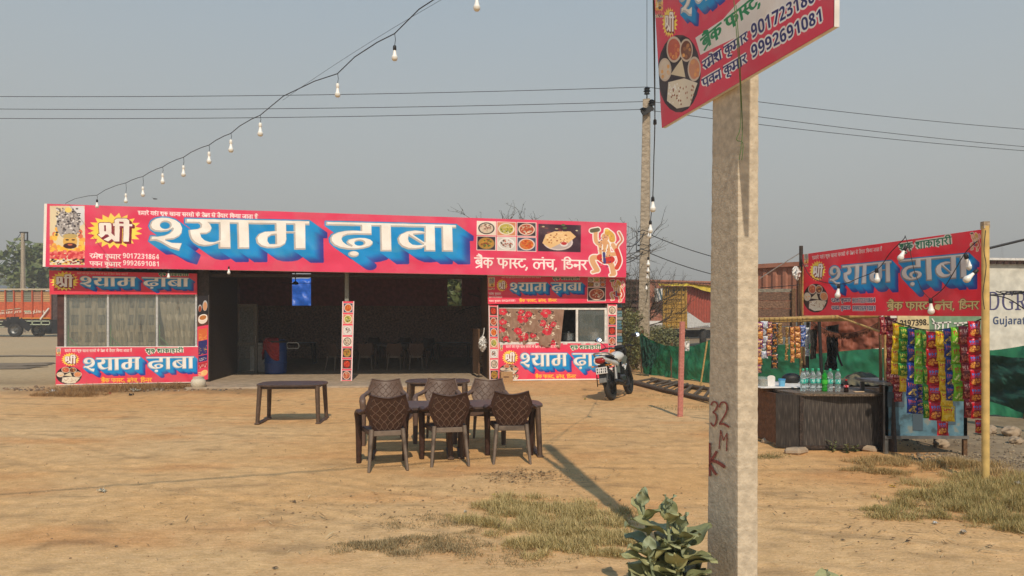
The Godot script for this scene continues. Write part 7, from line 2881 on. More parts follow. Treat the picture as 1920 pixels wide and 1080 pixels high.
func make_table(label: String, l: float, w: float, h: float, group: String) -> Node3D:
	var t := thing("plastic_table", label, "table", Vector3.ZERO, 0.0, group)
	var brown := grainy(C(92, 72, 62), C(76, 58, 50), 0.38, 1.0, 0.02, 173)
	var leg := grainy(C(100, 78, 62), C(78, 60, 48), 0.55, 1.2, 0.02, 174)
	var o := PackedVector2Array()
	for i in 48:
		var an := TAU * i / 48.0
		var c := cos(an)
		var s := sin(an)
		o.append(Vector2(signf(c) * pow(absf(c), 0.5) * l * 0.5, signf(s) * pow(absf(s), 0.55) * w * 0.5))
	var m := Mb.new()
	m.xf = Transform3D(Basis(Vector3.RIGHT, -PI * 0.5), Vector3.ZERO)
	m.prism(o, h - 0.028, h - 0.006)
	var o2 := PackedVector2Array()
	for p in o:
		o2.append(p * Vector2((l - 0.024) / l, (w - 0.024) / w))
	var f := m.v.size()
	for i in 48:
		var q := o[i]
		var q2 := o2[i]
		var r := o[(i + 1) % 48]
		var r2 := o2[(i + 1) % 48]
		m.quad(Vector3(q.x, q.y, h - 0.006), Vector3(r.x, r.y, h - 0.006), Vector3(r2.x, r2.y, h), Vector3(q2.x, q2.y, h), Vector3(q.x * 0.5, q.y * 0.5, 0.5))
	var tr := Geometry2D.triangulate_polygon(o2)
	f = m.v.size()
	for p in o2:
		m.vert(Vector3(p.x, p.y, h + 0.0002), Vector3(0, 0, 1))
	for i in range(0, tr.size(), 3):
		m.tri_i(f + tr[i], f + tr[i + 1], f + tr[i + 2])
	obj("tabletop", m, brown, t)
	m = Mb.new()
	for s in [-1.0, 1.0]:
		m.box(Vector3(0, h - 0.05, s * (w * 0.5 - 0.09)), Vector3(l - 0.24, 0.045, 0.012))
		m.box(Vector3(s * (l * 0.5 - 0.11), h - 0.05, 0), Vector3(0.012, 0.045, w - 0.2))
	obj("apron", m, brown, t)
	for sx in [-1.0, 1.0]:
		for sz in [-1.0, 1.0]:
			m = Mb.new()
			var a := Vector3(sx * (l * 0.5 - 0.085), h - 0.03, sz * (w * 0.5 - 0.10))
			var b := Vector3(sx * (l * 0.5 - 0.06), 0.0, sz * (w * 0.5 - 0.05))
			m.tube([a, a.lerp(b, 0.5), b], [0.046, 0.042, 0.036], 10, true, 0.8)
			obj("leg", m, leg, t)
		m = Mb.new()
		m.cbox(Vector3(sx * (l * 0.5 - 0.06), 0.012, 0), Vector3(0.075, 0.024, w - 0.02), 0.008)
		obj("foot_bar", m, leg, t)
	return t


func furniture() -> void:
	# six chairs round two tables set end to end
	var c0 := make_chair("brown plastic chair with its back to us, leftmost of the near row", "brown plastic chairs round the joined tables")
	var near := [[-1.315, 7.94, 0.30, ""], [-0.675, 8.17, 0.22, "brown plastic chair with its back to us, middle of the near row"], [0.0, 8.30, 0.06, "brown plastic chair with its back to us, rightmost of the near row"]]
	for i in 3:
		# the rear feet stand on the point that was measured
		var p := Vector3(near[i][0], 0, -near[i][1]) - Basis(Vector3.UP, near[i][2]) * Vector3(0, 0, 0.275)
		if i == 0:
			c0.position = p
			c0.rotation.y = near[i][2]
		else:
			dup(c0, p, near[i][2], near[i][3])
	var c1 := make_chair("dusty brown plastic chair facing us, leftmost of the far row", "brown plastic chairs round the joined tables", 0.55)
	var far := [[-1.66, 9.75, PI + 0.12, ""], [-0.97, 9.85, PI - 0.08, "dusty brown plastic chair facing us, middle of the far row"], [-0.34, 9.80, PI - 0.10, "dusty brown plastic chair facing us, rightmost of the far row"]]
	for i in 3:
		var p := Vector3(far[i][0], 0, -far[i][1])
		if i == 0:
			c1.position = p
			c1.rotation.y = far[i][2]
		else:
			dup(c1, p, far[i][2], far[i][3])
	var t0 := make_table("dark brown plastic table, left one of the joined pair among the chairs", 1.04, 0.74, 0.605, "brown plastic tables on the sand")
	t0.position = Vector3(-1.2, 0, -8.88)
	t0.rotation.y = 0.12
	dup(t0, Vector3(-0.16, 0, -9.02), 0.10, "dark brown plastic table, right one of the joined pair among the chairs")
	var e0 := gnd(480, 797)
	var e1 := gnd(587, 795)
	dup(t0, (e0 + e1) * 0.5 + Vector3(0.02, 0, -0.36), 0.05, "lone dusty brown plastic table standing left of the chairs")
	dup(t0, Vector3(-1.21, 0, -12.2), 0.02, "brown plastic table behind the far row of chairs")
	# chairs and tables in the dark of the house
	var ins := [[683.0, 697.0, 0.1], [738.0, 697.0, 0.05], [780.0, 697.0, 0.0], [628.0, 698.0, -0.6]]
	var ln := ["chair back dimly seen inside the house, just right of the middle post", "chair dimly seen inside the house, middle of three right of the post", "chair dimly seen inside the house, rightmost of three right of the post", "turned chair dimly seen inside the house, left of the middle post"]
	for i in 4:
		var p := gnd(ins[i][0], ins[i][1])
		p.y = 0.045
		dup(c1, p + Vector3(0, 0, -0.25), ins[i][2], ln[i], "brown plastic chairs inside the house")
	for q in [[735.0, 686.0, "table dimly seen inside the house among the chairs"], [560.0, 684.0, "table dimly seen inside the house behind the blue barrel"], [850.0, 684.0, "table dimly seen at the right inside the house"]]:
		var p := gnd(q[0], q[1])
		p.y = 0.045
		var tb := dup(t0, p, BT.basis.get_euler().y, q[2], "tables inside the house")
		tb.scale = Vector3(1.15, 1.18, 1.0)
	for q in [[700.0, 676.0, PI + 0.1, "far chair facing out, left of the pair in the dark of the house"], [758.0, 676.0, PI, "far chair facing out, right of the pair in the dark of the house"], [800.0, 678.0, PI - 0.2, "far chair facing out, rightmost in the dark of the house"]]:
		var p := gnd(q[0], q[1])
		p.y = 0.045
		dup(c1, p, q[2], q[3], "brown plastic chairs inside the house")


# ---------------------------------------------------------------- motorbike
func motorbike() -> void:
	var rear := gnd(1148, 750)
	var front := gnd(1174, 741)
	var dir := (front - rear).normalized()
	var o := thing("motorbike", "white and black motorbike parked before the right booth, its red tail lamp towards us", "motorbike", rear, atan2(-dir.z, dir.x))
	o.rotation.x = 0.0
	var lean := Transform3D(Basis(Vector3.RIGHT, -0.16), Vector3.ZERO)   # on its side stand, towards the left
	var silver := mat(C(150, 148, 144), 0.35, 0.5)
	var paint := mat(C(208, 206, 200), 0.25)
	paint.clearcoat_enabled = true
	var m: Mb
	var N := func() -> Mb:
		var k := Mb.new()
		k.xf = lean
		return k
	for q in [[0.0, 0.31, 0.1], [1.26, 0.31, 0.085]]:
		var mt: Mb = N.call()
		var mr: Mb = N.call()
		var w: float = q[2]
		var ring := []
		for i in 37:
			ring.append(Vector3(q[0] + cos(TAU * i / 36.0) * (0.31 - w * 0.45), q[1] + sin(TAU * i / 36.0) * (0.31 - w * 0.45), 0))
		mt.tube(ring, w * 0.52, 10, false)
		mr.lathe([Vector2(0.20, -0.04), Vector2(0.235, -0.045), Vector2(0.235, 0.045), Vector2(0.20, 0.04)], 28, Transform3D(Basis(Vector3.RIGHT, PI * 0.5), Vector3(q[0], q[1], 0)))
		mr.lathe([Vector2(0, -0.06), Vector2(0.06, -0.06), Vector2(0.065, 0.06), Vector2(0, 0.06)], 16, Transform3D(Basis(Vector3.RIGHT, PI * 0.5), Vector3(q[0], q[1], 0)))
		for i in 5:
			var an := TAU * i / 5.0
			mr.span(Vector3(q[0], q[1], 0) + Vector3(cos(an), sin(an), 0) * 0.05, Vector3(q[0], q[1], 0) + Vector3(cos(an), sin(an), 0) * 0.215, 0.03, 0.04, Vector3(0, 0, 1), 0.006)
		var wh := obj("wheel", mr, M.black, o)
		obj("tyre", mt, M.rubber, wh)
	# frame, engine, swing arm, exhaust
	m = N.call()
	m.tube([Vector3(1.0, 0.86, 0), Vector3(0.9, 0.5, 0), Vector3(0.55, 0.33, 0)], 0.024, 8)
	m.tube([Vector3(0.98, 0.82, 0), Vector3(0.6, 0.72, 0), Vector3(0.2, 0.68, 0), Vector3(-0.2, 0.76, 0)], 0.02, 8)
	for s in [-0.1, 0.1]:
		m.span(Vector3(0.45, 0.36, s), Vector3(0.0, 0.31, s * 0.9), 0.04, 0.03, Vector3(0, 0, 1), 0.006)
		m.tube([Vector3(0.45, 0.36, s), Vector3(0.3, 0.66, s)], 0.018, 6)
		m.tube([Vector3(0.3, 0.36, s * 1.8), Vector3(0.1, 0.42, s * 2.1)], 0.012, 6)
	obj("frame", m, M.black, o)
	m = N.call()
	m.cbox(Vector3(0.62, 0.36, 0), Vector3(0.34, 0.2, 0.26), 0.04)
	m.cbox(Vector3(0.72, 0.52, 0), Vector3(0.18, 0.2, 0.17), 0.03, Basis(Vector3.BACK, -0.35))
	for i in 5:
		m.box(Vector3(0.70 + 0.012 * i, 0.45 + 0.035 * i, 0), Vector3(0.22, 0.01, 0.21), Basis(Vector3.BACK, -0.35))
	obj("engine", m, mat(C(74, 74, 76), 0.4, 0.6), o)
	m = N.call()
	m.tube(smooth_path([Vector3(0.82, 0.46, 0.1), Vector3(0.86, 0.28, 0.14), Vector3(0.6, 0.22, 0.17), Vector3(0.3, 0.27, 0.18)], 4), 0.02, 8)
	m.tube([Vector3(0.34, 0.27, 0.18), Vector3(0.2, 0.3, 0.19), Vector3(-0.16, 0.36, 0.2), Vector3(-0.22, 0.37, 0.2)], [0.025, 0.048, 0.05, 0.03], 12)
	obj("exhaust", m, M.black, o)
	for s in [-0.13, 0.13]:
		m = N.call()
		m.tube([Vector3(0.03, 0.34, s), Vector3(0.12, 0.66, s)], 0.016, 8)
		m.tube([Vector3(0.045, 0.40, s), Vector3(0.105, 0.62, s)], 0.034, 10)
		obj("shock_absorber", m, silver, o)
		m = N.call()
		m.tube([Vector3(1.26, 0.31, s * 0.8), Vector3(1.13, 0.62, s * 0.8), Vector3(1.0, 0.94, s * 0.8)], [0.028, 0.024, 0.02], 10)
		obj("fork_leg", m, M.black, o)
	# tank, side panels, seat, tail
	m = N.call()
	m.grid(24, 14, func(u: float, v: float) -> Vector3:
		var x := lerpf(0.38, 0.96, v)
		var an := u * TAU
		var k := pow(sin(PI * clampf(0.08 + 0.86 * v, 0.0, 1.0)), 0.55)
		return Vector3(x, 0.80 + 0.03 * v + sin(an) * 0.125 * k, cos(an) * 0.155 * k * (0.8 + 0.35 * v)))
	obj("fuel_tank", m, paint, o)
	m = N.call()
	for s in [-1.0, 1.0]:
		m.quad(Vector3(0.8, 0.84, s * 0.168), Vector3(0.94, 0.78, s * 0.16), Vector3(0.74, 0.62, s * 0.15), Vector3(0.52, 0.76, s * 0.156))
		m.quad(Vector3(0.45, 0.72, s * 0.12), Vector3(0.22, 0.76, s * 0.14), Vector3(0.2, 0.52, s * 0.13), Vector3(0.42, 0.5, s * 0.12))
	obj("side_panel", m, silver, o)
	m = N.call()
	m.grid(12, 20, func(u: float, v: float) -> Vector3:
		var x := lerpf(0.5, -0.26, v)
		var w := lerpf(0.1, 0.135, smoothstep(0.0, 0.4, v)) * (1.0 - 0.35 * smoothstep(0.75, 1.0, v))
		var y := 0.79 + 0.06 * smoothstep(0.35, 0.6, v) + 0.03 * v
		var an := lerpf(0.0, PI, u)
		return Vector3(x, y + sin(an) * 0.06 - 0.03, cos(an) * w), Vector3.UP)
	obj("seat", m, M.black, o)
	m = N.call()
	for s in [-1.0, 1.0]:
		m.grid(8, 12, func(u: float, v: float) -> Vector3:
			var x := lerpf(0.3, -0.42, v)
			var y := lerpf(0.70, 0.84, v) + lerpf(-0.075, 0.055, u) * (1.0 - 0.35 * v)
			return Vector3(x, y, s * (0.115 + 0.035 * sin(PI * u) - 0.06 * v * v)), Vector3(0, 0, s))
	m.cbox(Vector3(-0.34, 0.87, 0), Vector3(0.2, 0.04, 0.16), 0.015)
	obj("tail_cowl", m, paint, o)
	m = N.call()
	m.tube(smooth_path([Vector3(0.05, 0.84, 0.16), Vector3(-0.3, 0.93, 0.14), Vector3(-0.43, 0.95, 0.0), Vector3(-0.3, 0.93, -0.14), Vector3(0.05, 0.84, -0.16)], 4), 0.016, 8)
	obj("grab_rail", m, silver, o)
	m = N.call()
	m.ball(Vector3(-0.39, 0.80, 0), Vector3(0.055, 0.062, 0.105), 16, 10)
	obj("tail_lamp", m, mat(C(150, 22, 26), 0.15), o)
	for s in [-0.17, 0.17]:
		m = N.call()
		m.tube([Vector3(-0.3, 0.7, s * 0.4), Vector3(-0.32, 0.7, s)], 0.01, 6)
		m.ball(Vector3(-0.33, 0.7, s * 1.1), Vector3(0.018, 0.018, 0.026), 10, 8)
		obj("indicator", m, mat(C(230, 150, 60), 0.2), o)
	# mudguards and plates
	m = N.call()
	m.grid(8, 16, func(u: float, v: float) -> Vector3:
		var an := lerpf(1.2, 3.0, v)
		return Vector3(cos(an) * 0.36, 0.31 + sin(an) * 0.36, (u - 0.5) * 0.15 + 0.0) + Vector3(cos(an), sin(an), 0) * (-0.02 * pow(absf(u - 0.5) * 2.0, 2.0)))
	m.span(Vector3(-0.33, 0.72, 0), Vector3(-0.38, 0.36, 0), 0.15, 0.02, Vector3(1, 0, 0.01))
	obj("rear_mudguard", m, M.black, o)
	m = N.call()
	m.grid(8, 16, func(u: float, v: float) -> Vector3:
		var an := lerpf(0.5, 2.4, v)
		return Vector3(1.26 + cos(an) * 0.35, 0.31 + sin(an) * 0.35, (u - 0.5) * 0.13) + Vector3(cos(an), sin(an), 0) * (-0.02 * pow(absf(u - 0.5) * 2.0, 2.0)))
	obj("front_mudguard", m, paint, o)
	m = N.call()
	m.cbox(Vector3(-0.385, 0.61, 0), Vector3(0.012, 0.13, 0.23), 0.004, Basis(Vector3.BACK, -0.15))
	var np := obj("number_plate", m, M.white, o)
	m = N.call()
	for r in 2:
		for i in 5:
			var hgt := 0.036
			m.box(Vector3(-0.393 + (0.03 - r * 0.055) * 0.15, 0.637 - r * 0.053, -0.082 + i * 0.041), Vector3(0.004, hgt, 0.010 if i % 2 else 0.022), Basis(Vector3.BACK, -0.15))
	obj("plate_lettering", m, M.black, np)
	m = N.call()
	m.cbox(Vector3(-0.40, 0.42, 0.0), Vector3(0.012, 0.09, 0.15), 0.004, Basis(Vector3.BACK, -0.1))
	obj("mud_flap", m, silver, o)
	# handlebar, cowl, mirrors: turned to the left
	lean = lean * Transform3D(Basis(), Vector3(0.98, 0, 0)) * Transform3D(Basis(Vector3.UP, 0.42), Vector3.ZERO) * Transform3D(Basis(), Vector3(-0.98, 0, 0))
	m = N.call()
	m.tube(smooth_path([Vector3(0.8, 1.0, -0.37), Vector3(0.88, 1.03, -0.24), Vector3(0.98, 0.99, -0.08), Vector3(0.98, 0.99, 0.08), Vector3(0.88, 1.03, 0.24), Vector3(0.8, 1.0, 0.37)], 4), 0.013, 8)
	obj("handlebar", m, M.black, o)
	for s in [-1.0, 1.0]:
		m = N.call()
		m.tube([Vector3(0.8, 1.0, s * 0.37), Vector3(0.86, 1.022, s * 0.27)], 0.019, 8)
		obj("grip", m, M.black, o)
		m = N.call()
		m.tube(smooth_path([Vector3(0.88, 1.03, s * 0.24), Vector3(0.9, 1.12, s * 0.3), Vector3(0.87, 1.2, s * 0.38)], 3), 0.007, 6)
		var mi := obj("mirror_arm", m, M.black, o)
		m = N.call()
		m.ball(Vector3(0.87, 1.215, s * 0.40), Vector3(0.024, 0.038, 0.068), 16, 8)
		obj("mirror", m, M.black, mi)
		m = N.call()
		m.xf = lean * Transform3D(Basis(Vector3.BACK, PI * 0.5 - 0.35), Vector3(0.85, 1.215, s * 0.40))
		m.lathe([Vector2(0, 0.022), Vector2(0.03, 0.021), Vector2(0.052, 0.018), Vector2(0.052, 0.0)], 20)
		obj("mirror_glass", m, M.chrome, mi)
		m = N.call()
		m.tube(smooth_path([Vector3(0.88, 1.02, s * 0.2), Vector3(1.0, 1.04, s * 0.16), Vector3(1.08, 0.9, s * 0.06)], 3), 0.006, 5)
		obj("cable", m, M.black, o)
	m = N.call()
	m.ball(Vector3(1.1, 0.93, 0), Vector3(0.11, 0.13, 0.12), 16, 10)
	m.cbox(Vector3(1.0, 1.02, 0), Vector3(0.08, 0.06, 0.2), 0.02, Basis(Vector3.BACK, 0.5))
	obj("headlamp_cowl", m, M.black, o)
	m = N.call()
	m.tube([Vector3(0.5, 0.3, -0.12), Vector3(0.42, 0.02, -0.28)], 0.012, 6)
	obj("side_stand", m, M.black, o)
	for s in [-1.0, 1.0]:
		m = N.call()
		m.tube([Vector3(0.45, 0.33, s * 0.12), Vector3(0.43, 0.33, s * 0.26)], 0.018, 6)
		obj("foot_peg", m, M.rubber, o)
	m = N.call()   # sari guard on the left
	for y in [0.32, 0.44, 0.56]:
		m.tube([Vector3(0.14, y, -0.19), Vector3(-0.2, y + 0.02, -0.19)], 0.008, 5)
	m.tube([Vector3(-0.2, 0.3, -0.19), Vector3(-0.2, 0.68, -0.16)], 0.010, 5)
	m.tube([Vector3(0.14, 0.3, -0.19), Vector3(0.12, 0.66, -0.16)], 0.010, 5)
	obj("leg_guard", m, M.black, o)


# ---------------------------------------------------------------- lamps on wires
func bulb_meshes() -> Array:
	var g := Mb.new()   # white lamp: cone of the body and the round diffuser below
	g.lathe([Vector2(0.013, 0), Vector2(0.014, -0.012), Vector2(0.022, -0.05), Vector2(0.03, -0.066)].map(func(p): return p), 16)
	var d := Mb.new()
	d.lathe([Vector2(0.0302, -0.066), Vector2(0.0315, -0.075), Vector2(0.029, -0.09), Vector2(0.019, -0.103), Vector2(0.0, -0.108)], 16)
	var s := Mb.new()
	s.lathe([Vector2(0, 0.05), Vector2(0.012, 0.05), Vector2(0.017, 0.042), Vector2(0.018, 0.005), Vector2(0.014, 0.0), Vector2(0, 0.0)], 14)
	return [g.mesh(), d.mesh(), s.mesh()]


func lamp(label: String, p: Vector3, drop: float, dark: bool, group: String, tilt := 0.0, big := 1.0) -> void:   # p is where its lead leaves the wire
	var o := thing("light_bulb", label, "light bulb", p, 0.0, group)
	var bm: Array = T.bulb
	var b := Basis(Vector3.BACK, tilt).scaled(Vector3.ONE * big)
	var e := b * Vector3(0, -1, 0) / big
	var m := Mb.new()
	m.tube([Vector3.ZERO, e * drop * 0.5 + Vector3(0.008, 0, 0), e * drop], 0.0035, 5)
	obj("lead", m, M.wire, o)
	var parts := [["holder", bm[2], M.black if dark else M.socket_white], ["body", bm[0], M.white_plastic], ["diffuser", bm[1], T.frost]]
	for q in parts:
		var n := obj(q[0], q[1], q[2], o)
		n.transform = Transform3D(b, e * (drop + 0.05 * big))


func string_lights() -> void:
	T.bulb = bulb_meshes()
	T.frost = mat(C(226, 224, 216), 0.25)
	var m := Mb.new()
	# from the long sign's left corner up over our heads
	var anchors := [[123, 381, 0], [182, 366, 1], [236, 343, 0], [268, 331, 0], [305, 313, 0], [344, 295, 0], [392, 272, 0], [433, 250, 0], [488, 216, 0], [633, 138, 0], [740, 63, 1], [894, -46, 0]]
	var dep := func(x: float) -> float: return 1.0 / lerpf(1.0 / 17.5, 1.0 / 6.6, (x - 123.0) / (894.0 - 123.0))
	var cab := thing("lamp_cable", "sagging cable of light bulbs from the long sign's left end up over the camera", "cable", at(123, 381, 17.5))
	var pts := []
	for i in anchors.size():
		var a: Array = anchors[i]
		pts.append(at(a[0], a[1], dep.call(a[0])) - cab.position)
		if i < anchors.size() - 1:
			var b: Array = anchors[i + 1]
			var x := lerpf(a[0], b[0], 0.3)
			pts.append(at(x, lerpf(a[1], b[1], 0.3) + 2.0 - absf(b[0] - a[0]) * 0.10, dep.call(x)) - cab.position)
			x = lerpf(a[0], b[0], 0.7)
			pts.append(at(x, lerpf(a[1], b[1], 0.7) + 1.0 - absf(b[0] - a[0]) * 0.07, dep.call(x)) - cab.position)
	pts.append(at(1240, -330, 4.75) - cab.position)
	m.tube(pts, 0.0055, 5)
	obj("cable", m, M.wire, cab)
	m = Mb.new()
	m.tube(sag(at(530, 188, dep.call(530.0)) - cab.position, at(830, -2, dep.call(830.0)) - cab.position, -0.03, 8), 0.0022, 4)
	obj("thin_wire", m, M.wire, cab)
	var where := ["first light bulb, hanging over the printed picture at the long sign's left corner", "light bulb with black holder at the long sign's top left edge", "light bulb on the cable just above the long sign, third from its left end", "fourth light bulb up the sloping cable from the left", "fifth light bulb up the sloping cable from the left", "sixth light bulb up the sloping cable from the left", "seventh light bulb up the sloping cable from the left", "eighth light bulb up the sloping cable, beside the ninth", "ninth light bulb on the sloping cable, under the power lines", "light bulb with white holder whose globe crosses the highest power line", "light bulb with black holder, high on the sloping cable", "nearest light bulb, cut by the picture's top edge"]
	for i in anchors.size():
		var a: Array = anchors[i]
		var d: float = dep.call(a[0])
		lamp(where[i], at(a[0], a[1], d), [0.03, 0.09, 0.2, 0.18, 0.11, 0.13, 0.10, 0.09, 0.10, 0.11, 0.12, 0.16][i], a[2] == 1, "light bulbs on the sloping cable", 0.0, 1.0 if a[0] > 500 else 1.15)
	# the cable from the foreground board back to the power pole
	var c2 := thing("lamp_cable", "cable of light bulbs running from the foreground board back to the power pole", "cable", at(1227, 225, 7.5))
	m = Mb.new()
	var p2 := [at(1226, -120, 5.0), at(1227.5, 100, 6.2), at(1228, 228, 7.5), at(1226, 300, 8.3), at(1224, 370, 9.2), at(1220, 412, 11.0), at(1218, 440, 12.5), at(1216, 482, 15.0), at(1214.5, 520, 18.0), at(1213.5, 560, 21.0), at(1209, 572, 22.8)].map(func(p): return p - c2.position)
	m.tube(smooth_path(p2, 3), 0.006, 5)
	obj("cable", m, M.wire, c2)
	m = Mb.new()
	m.tube([at(1223, -120, 4.95) - c2.position, at(1226.5, 110, 6.0) - c2.position, at(1228, 226, 7.5) - c2.position], 0.004, 5)
	obj("thin_wire", m, M.wire, c2)
	var hang := [[1228, 226, 7.5, true, 0.0, "black empty lamp holder on the cable under the foreground board's left corner"], [1224, 366, 9.2, true, 0.0, "light bulb with black holder, topmost on the cable by the power pole"], [1219.5, 411, 11.0, true, 0.0, "second light bulb down the cable by the power pole"], [1217.5, 424, 12.5, true, 0.0, "third light bulb, half behind the second on the cable by the power pole"], [1215.5, 480, 15.0, true, 0.0, "fourth light bulb down the cable by the power pole"], [1215, 494, 16.5, true, 0.0, "fifth light bulb down the cable by the power pole"], [1214, 508, 18.0, true, 0.0, "sixth light bulb, lowest but one by the power pole"], [1212, 530, 20.0, true, 0.0, "lowest light bulb on the cable by the power pole"]]
	for i in hang.size():
		var q: Array = hang[i]
		if i == 0:
			var e := thing("lamp_holder", q[5], "lamp holder", at(q[0], q[1], q[2]))
			obj("holder", T.bulb[2], M.black, e).position = Vector3(0, -0.04, 0)
		else:
			lamp(q[5], at(q[0], q[1], q[2]), 0.02, q[3], "light bulbs on the cable by the power pole", 0.0, 1.2)
	# bulbs under the long sign's lower edge
	for q in [[429, 498, 0, "light bulb at the long sign's lower edge above the doorway's left"], [316, 506, 0, "light bulb before the left booth's upper board"]]:
		lamp(q[3], bw(q[0], q[1], -0.72), 0.02, true, "light bulbs at the long sign", 0.0, 1.2)
	# the stall sign's string
	var front := Vector3(-0.975, 0, 0.222) * 0.07
	var S := func(x: float, y: float) -> Vector3:
		var g := plane_at(x)
		return at(x, y, -g.z) + front
	var c3 := thing("lamp_cable", "dark lamp wire looping across the stall's sign", "cable", S.call(1650, 505))
	m = Mb.new()
	m.tube(smooth_path([[1508, 478], [1530, 520], [1582, 533], [1620, 521], [1655, 505], [1680, 473], [1704, 449], [1707, 442]].map(func(p): return S.call(p[0], p[1]) - c3.position), 4), 0.005, 5)
	m.tube(smooth_path([[1707, 442], [1716, 470], [1725, 510], [1740, 545], [1755, 561]].map(func(p): return S.call(p[0], p[1]) - c3.position), 4), 0.0035, 5)
	m.tube(smooth_path([[1755, 561], [1780, 540], [1802, 505], [1818, 478], [1832, 462], [1844, 452]].map(func(p): return S.call(p[0], p[1]) - c3.position), 4), 0.0045, 5)
	obj("cable", m, M.wire, c3)
	var sl := [[1582, 533, -0.12, "light bulb hanging over the big word's first letter on the stall's sign"], [1653, 503, 0.05, "light bulb hanging over the middle of the first word on the stall's sign"], [1709, 462, -0.45, "tilted light bulb over the green lettering of the stall's sign"], [1755, 559, 0.05, "light bulb low over the yellow lettering of the stall's sign"], [1820, 476, 0.35, "big white light bulb near the stall sign's right end"], [1844, 506, -0.85, "light bulb sticking out sideways at the stall sign's right edge"]]
	for q in sl:
		lamp(q[3], S.call(q[0], q[1]), 0.0, true, "light bulbs on the stall's sign", q[2], 1.15)
	var c4 := thing("lamp_cable", "wire running down the right edge of the stall's sign on the yellow post", "cable", at(1847, 500, 7.45))
	m = Mb.new()
	m.tube(smooth_path([at(1848, 432, 7.46), at(1845, 470, 7.44), at(1849, 500, 7.44), at(1843, 550, 7.44), at(1846, 580, 7.44)].map(func(p): return p - c4.position), 4), 0.004, 5)
	obj("cable", m, M.wire, c4)
	# the supply cable that leaves the foreground pole's head to the left, over the camera; its shadow crosses the sand
	var sc := thing("lamp_cable", "overhead cable leaving the foreground pole to the left; its thin shadow crosses the sand", "cable", Vector3(1.25, 4.75, -4.15))
	m = Mb.new()
	m.tube(sag(Vector3.ZERO, Vector3(-13.0, 0.1, 5.0), 0.12, 16), 0.016, 6)
	obj("cable", m, M.wire, sc)
	# heavier wires behind the yellow post
	var hv := [[[1852, 466, 12.0], [1885, 458, 12.0], [1935, 446, 12.0], 0.022, "thick black cable leaving the picture at the right, above the white shed"], [[1850, 553, 13.0], [1890, 560, 13.0], [1935, 590, 13.0], 0.010, "dark wire sloping down to the right across the white shed's lettering"], [[1850, 553, 13.0], [1895, 551, 13.2], [1935, 545, 13.0], 0.012, "tangled dark wire across the white shed's lettering"], [[1425, 522, 12.0], [1462, 498, 11.4], [1502, 473, 10.7], 0.007, "pale thin wire from the foreground pole to the stall sign's left post"], [[1425, 540, 12.0], [1465, 537, 11.4], [1500, 534, 10.7], 0.006, "thin wire running level to the stall sign's left post"]]
	for q in hv:
		var w := thing("wire", q[4], "wire", at(q[1][0], q[1][1], q[1][2]))
		m = Mb.new()
		m.tube(smooth_path([at(q[0][0], q[0][1], q[0][2]), at(q[1][0], q[1][1], q[1][2]), at(q[2][0], q[2][1], q[2][2])].map(func(p): return p - w.position), 6), q[3], 6)
		if q[4].begins_with("tangled"):
			var lp := []
			for i in 40:
				lp.append(Vector3(-0.06 + 0.25 * sin(i * 0.5) + 0.006 * i, 0.03 * sin(i * 0.9) + 0.02, 0.08 * cos(i * 0.5)))
			m.tube(lp, 0.008, 5)
		obj("cable", m, M.alu if q[4].begins_with("pale") else M.wire, w)


# ---------------------------------------------------------------- plants, grass, litter
func big_leaf(m: Mb, base: Vector3, dir: Vector3, up: Vector3, l: float, w: float, curl: float) -> void:
	dir = dir.normalized()
	var side := dir.cross(up).normalized()
	var nn := side.cross(dir).normalized()
	var f := func(u: float, v: float, o: float) -> Vector3:
		var ww := w * pow(sin(PI * pow(clampf(v, 0.001, 0.999), 0.85)), 0.72) * (0.5 if v < 0.04 else 1.0)
		var x := u * 2.0 - 1.0
		return base + dir * (l * v - 0.12 * l * curl * v * v) + side * (x * ww) + nn * (absf(x) * ww * 0.28 - curl * l * 0.3 * v * v + 0.012 * sin(v * 9.0 + x * 2.0) * absf(x) + o)
	m.grid(8, 10, func(u: float, v: float) -> Vector3: return f.call(u, v, 0.0), nn)
	m.grid(8, 10, func(u: float, v: float) -> Vector3: return f.call(u, v, -0.0022), -nn)


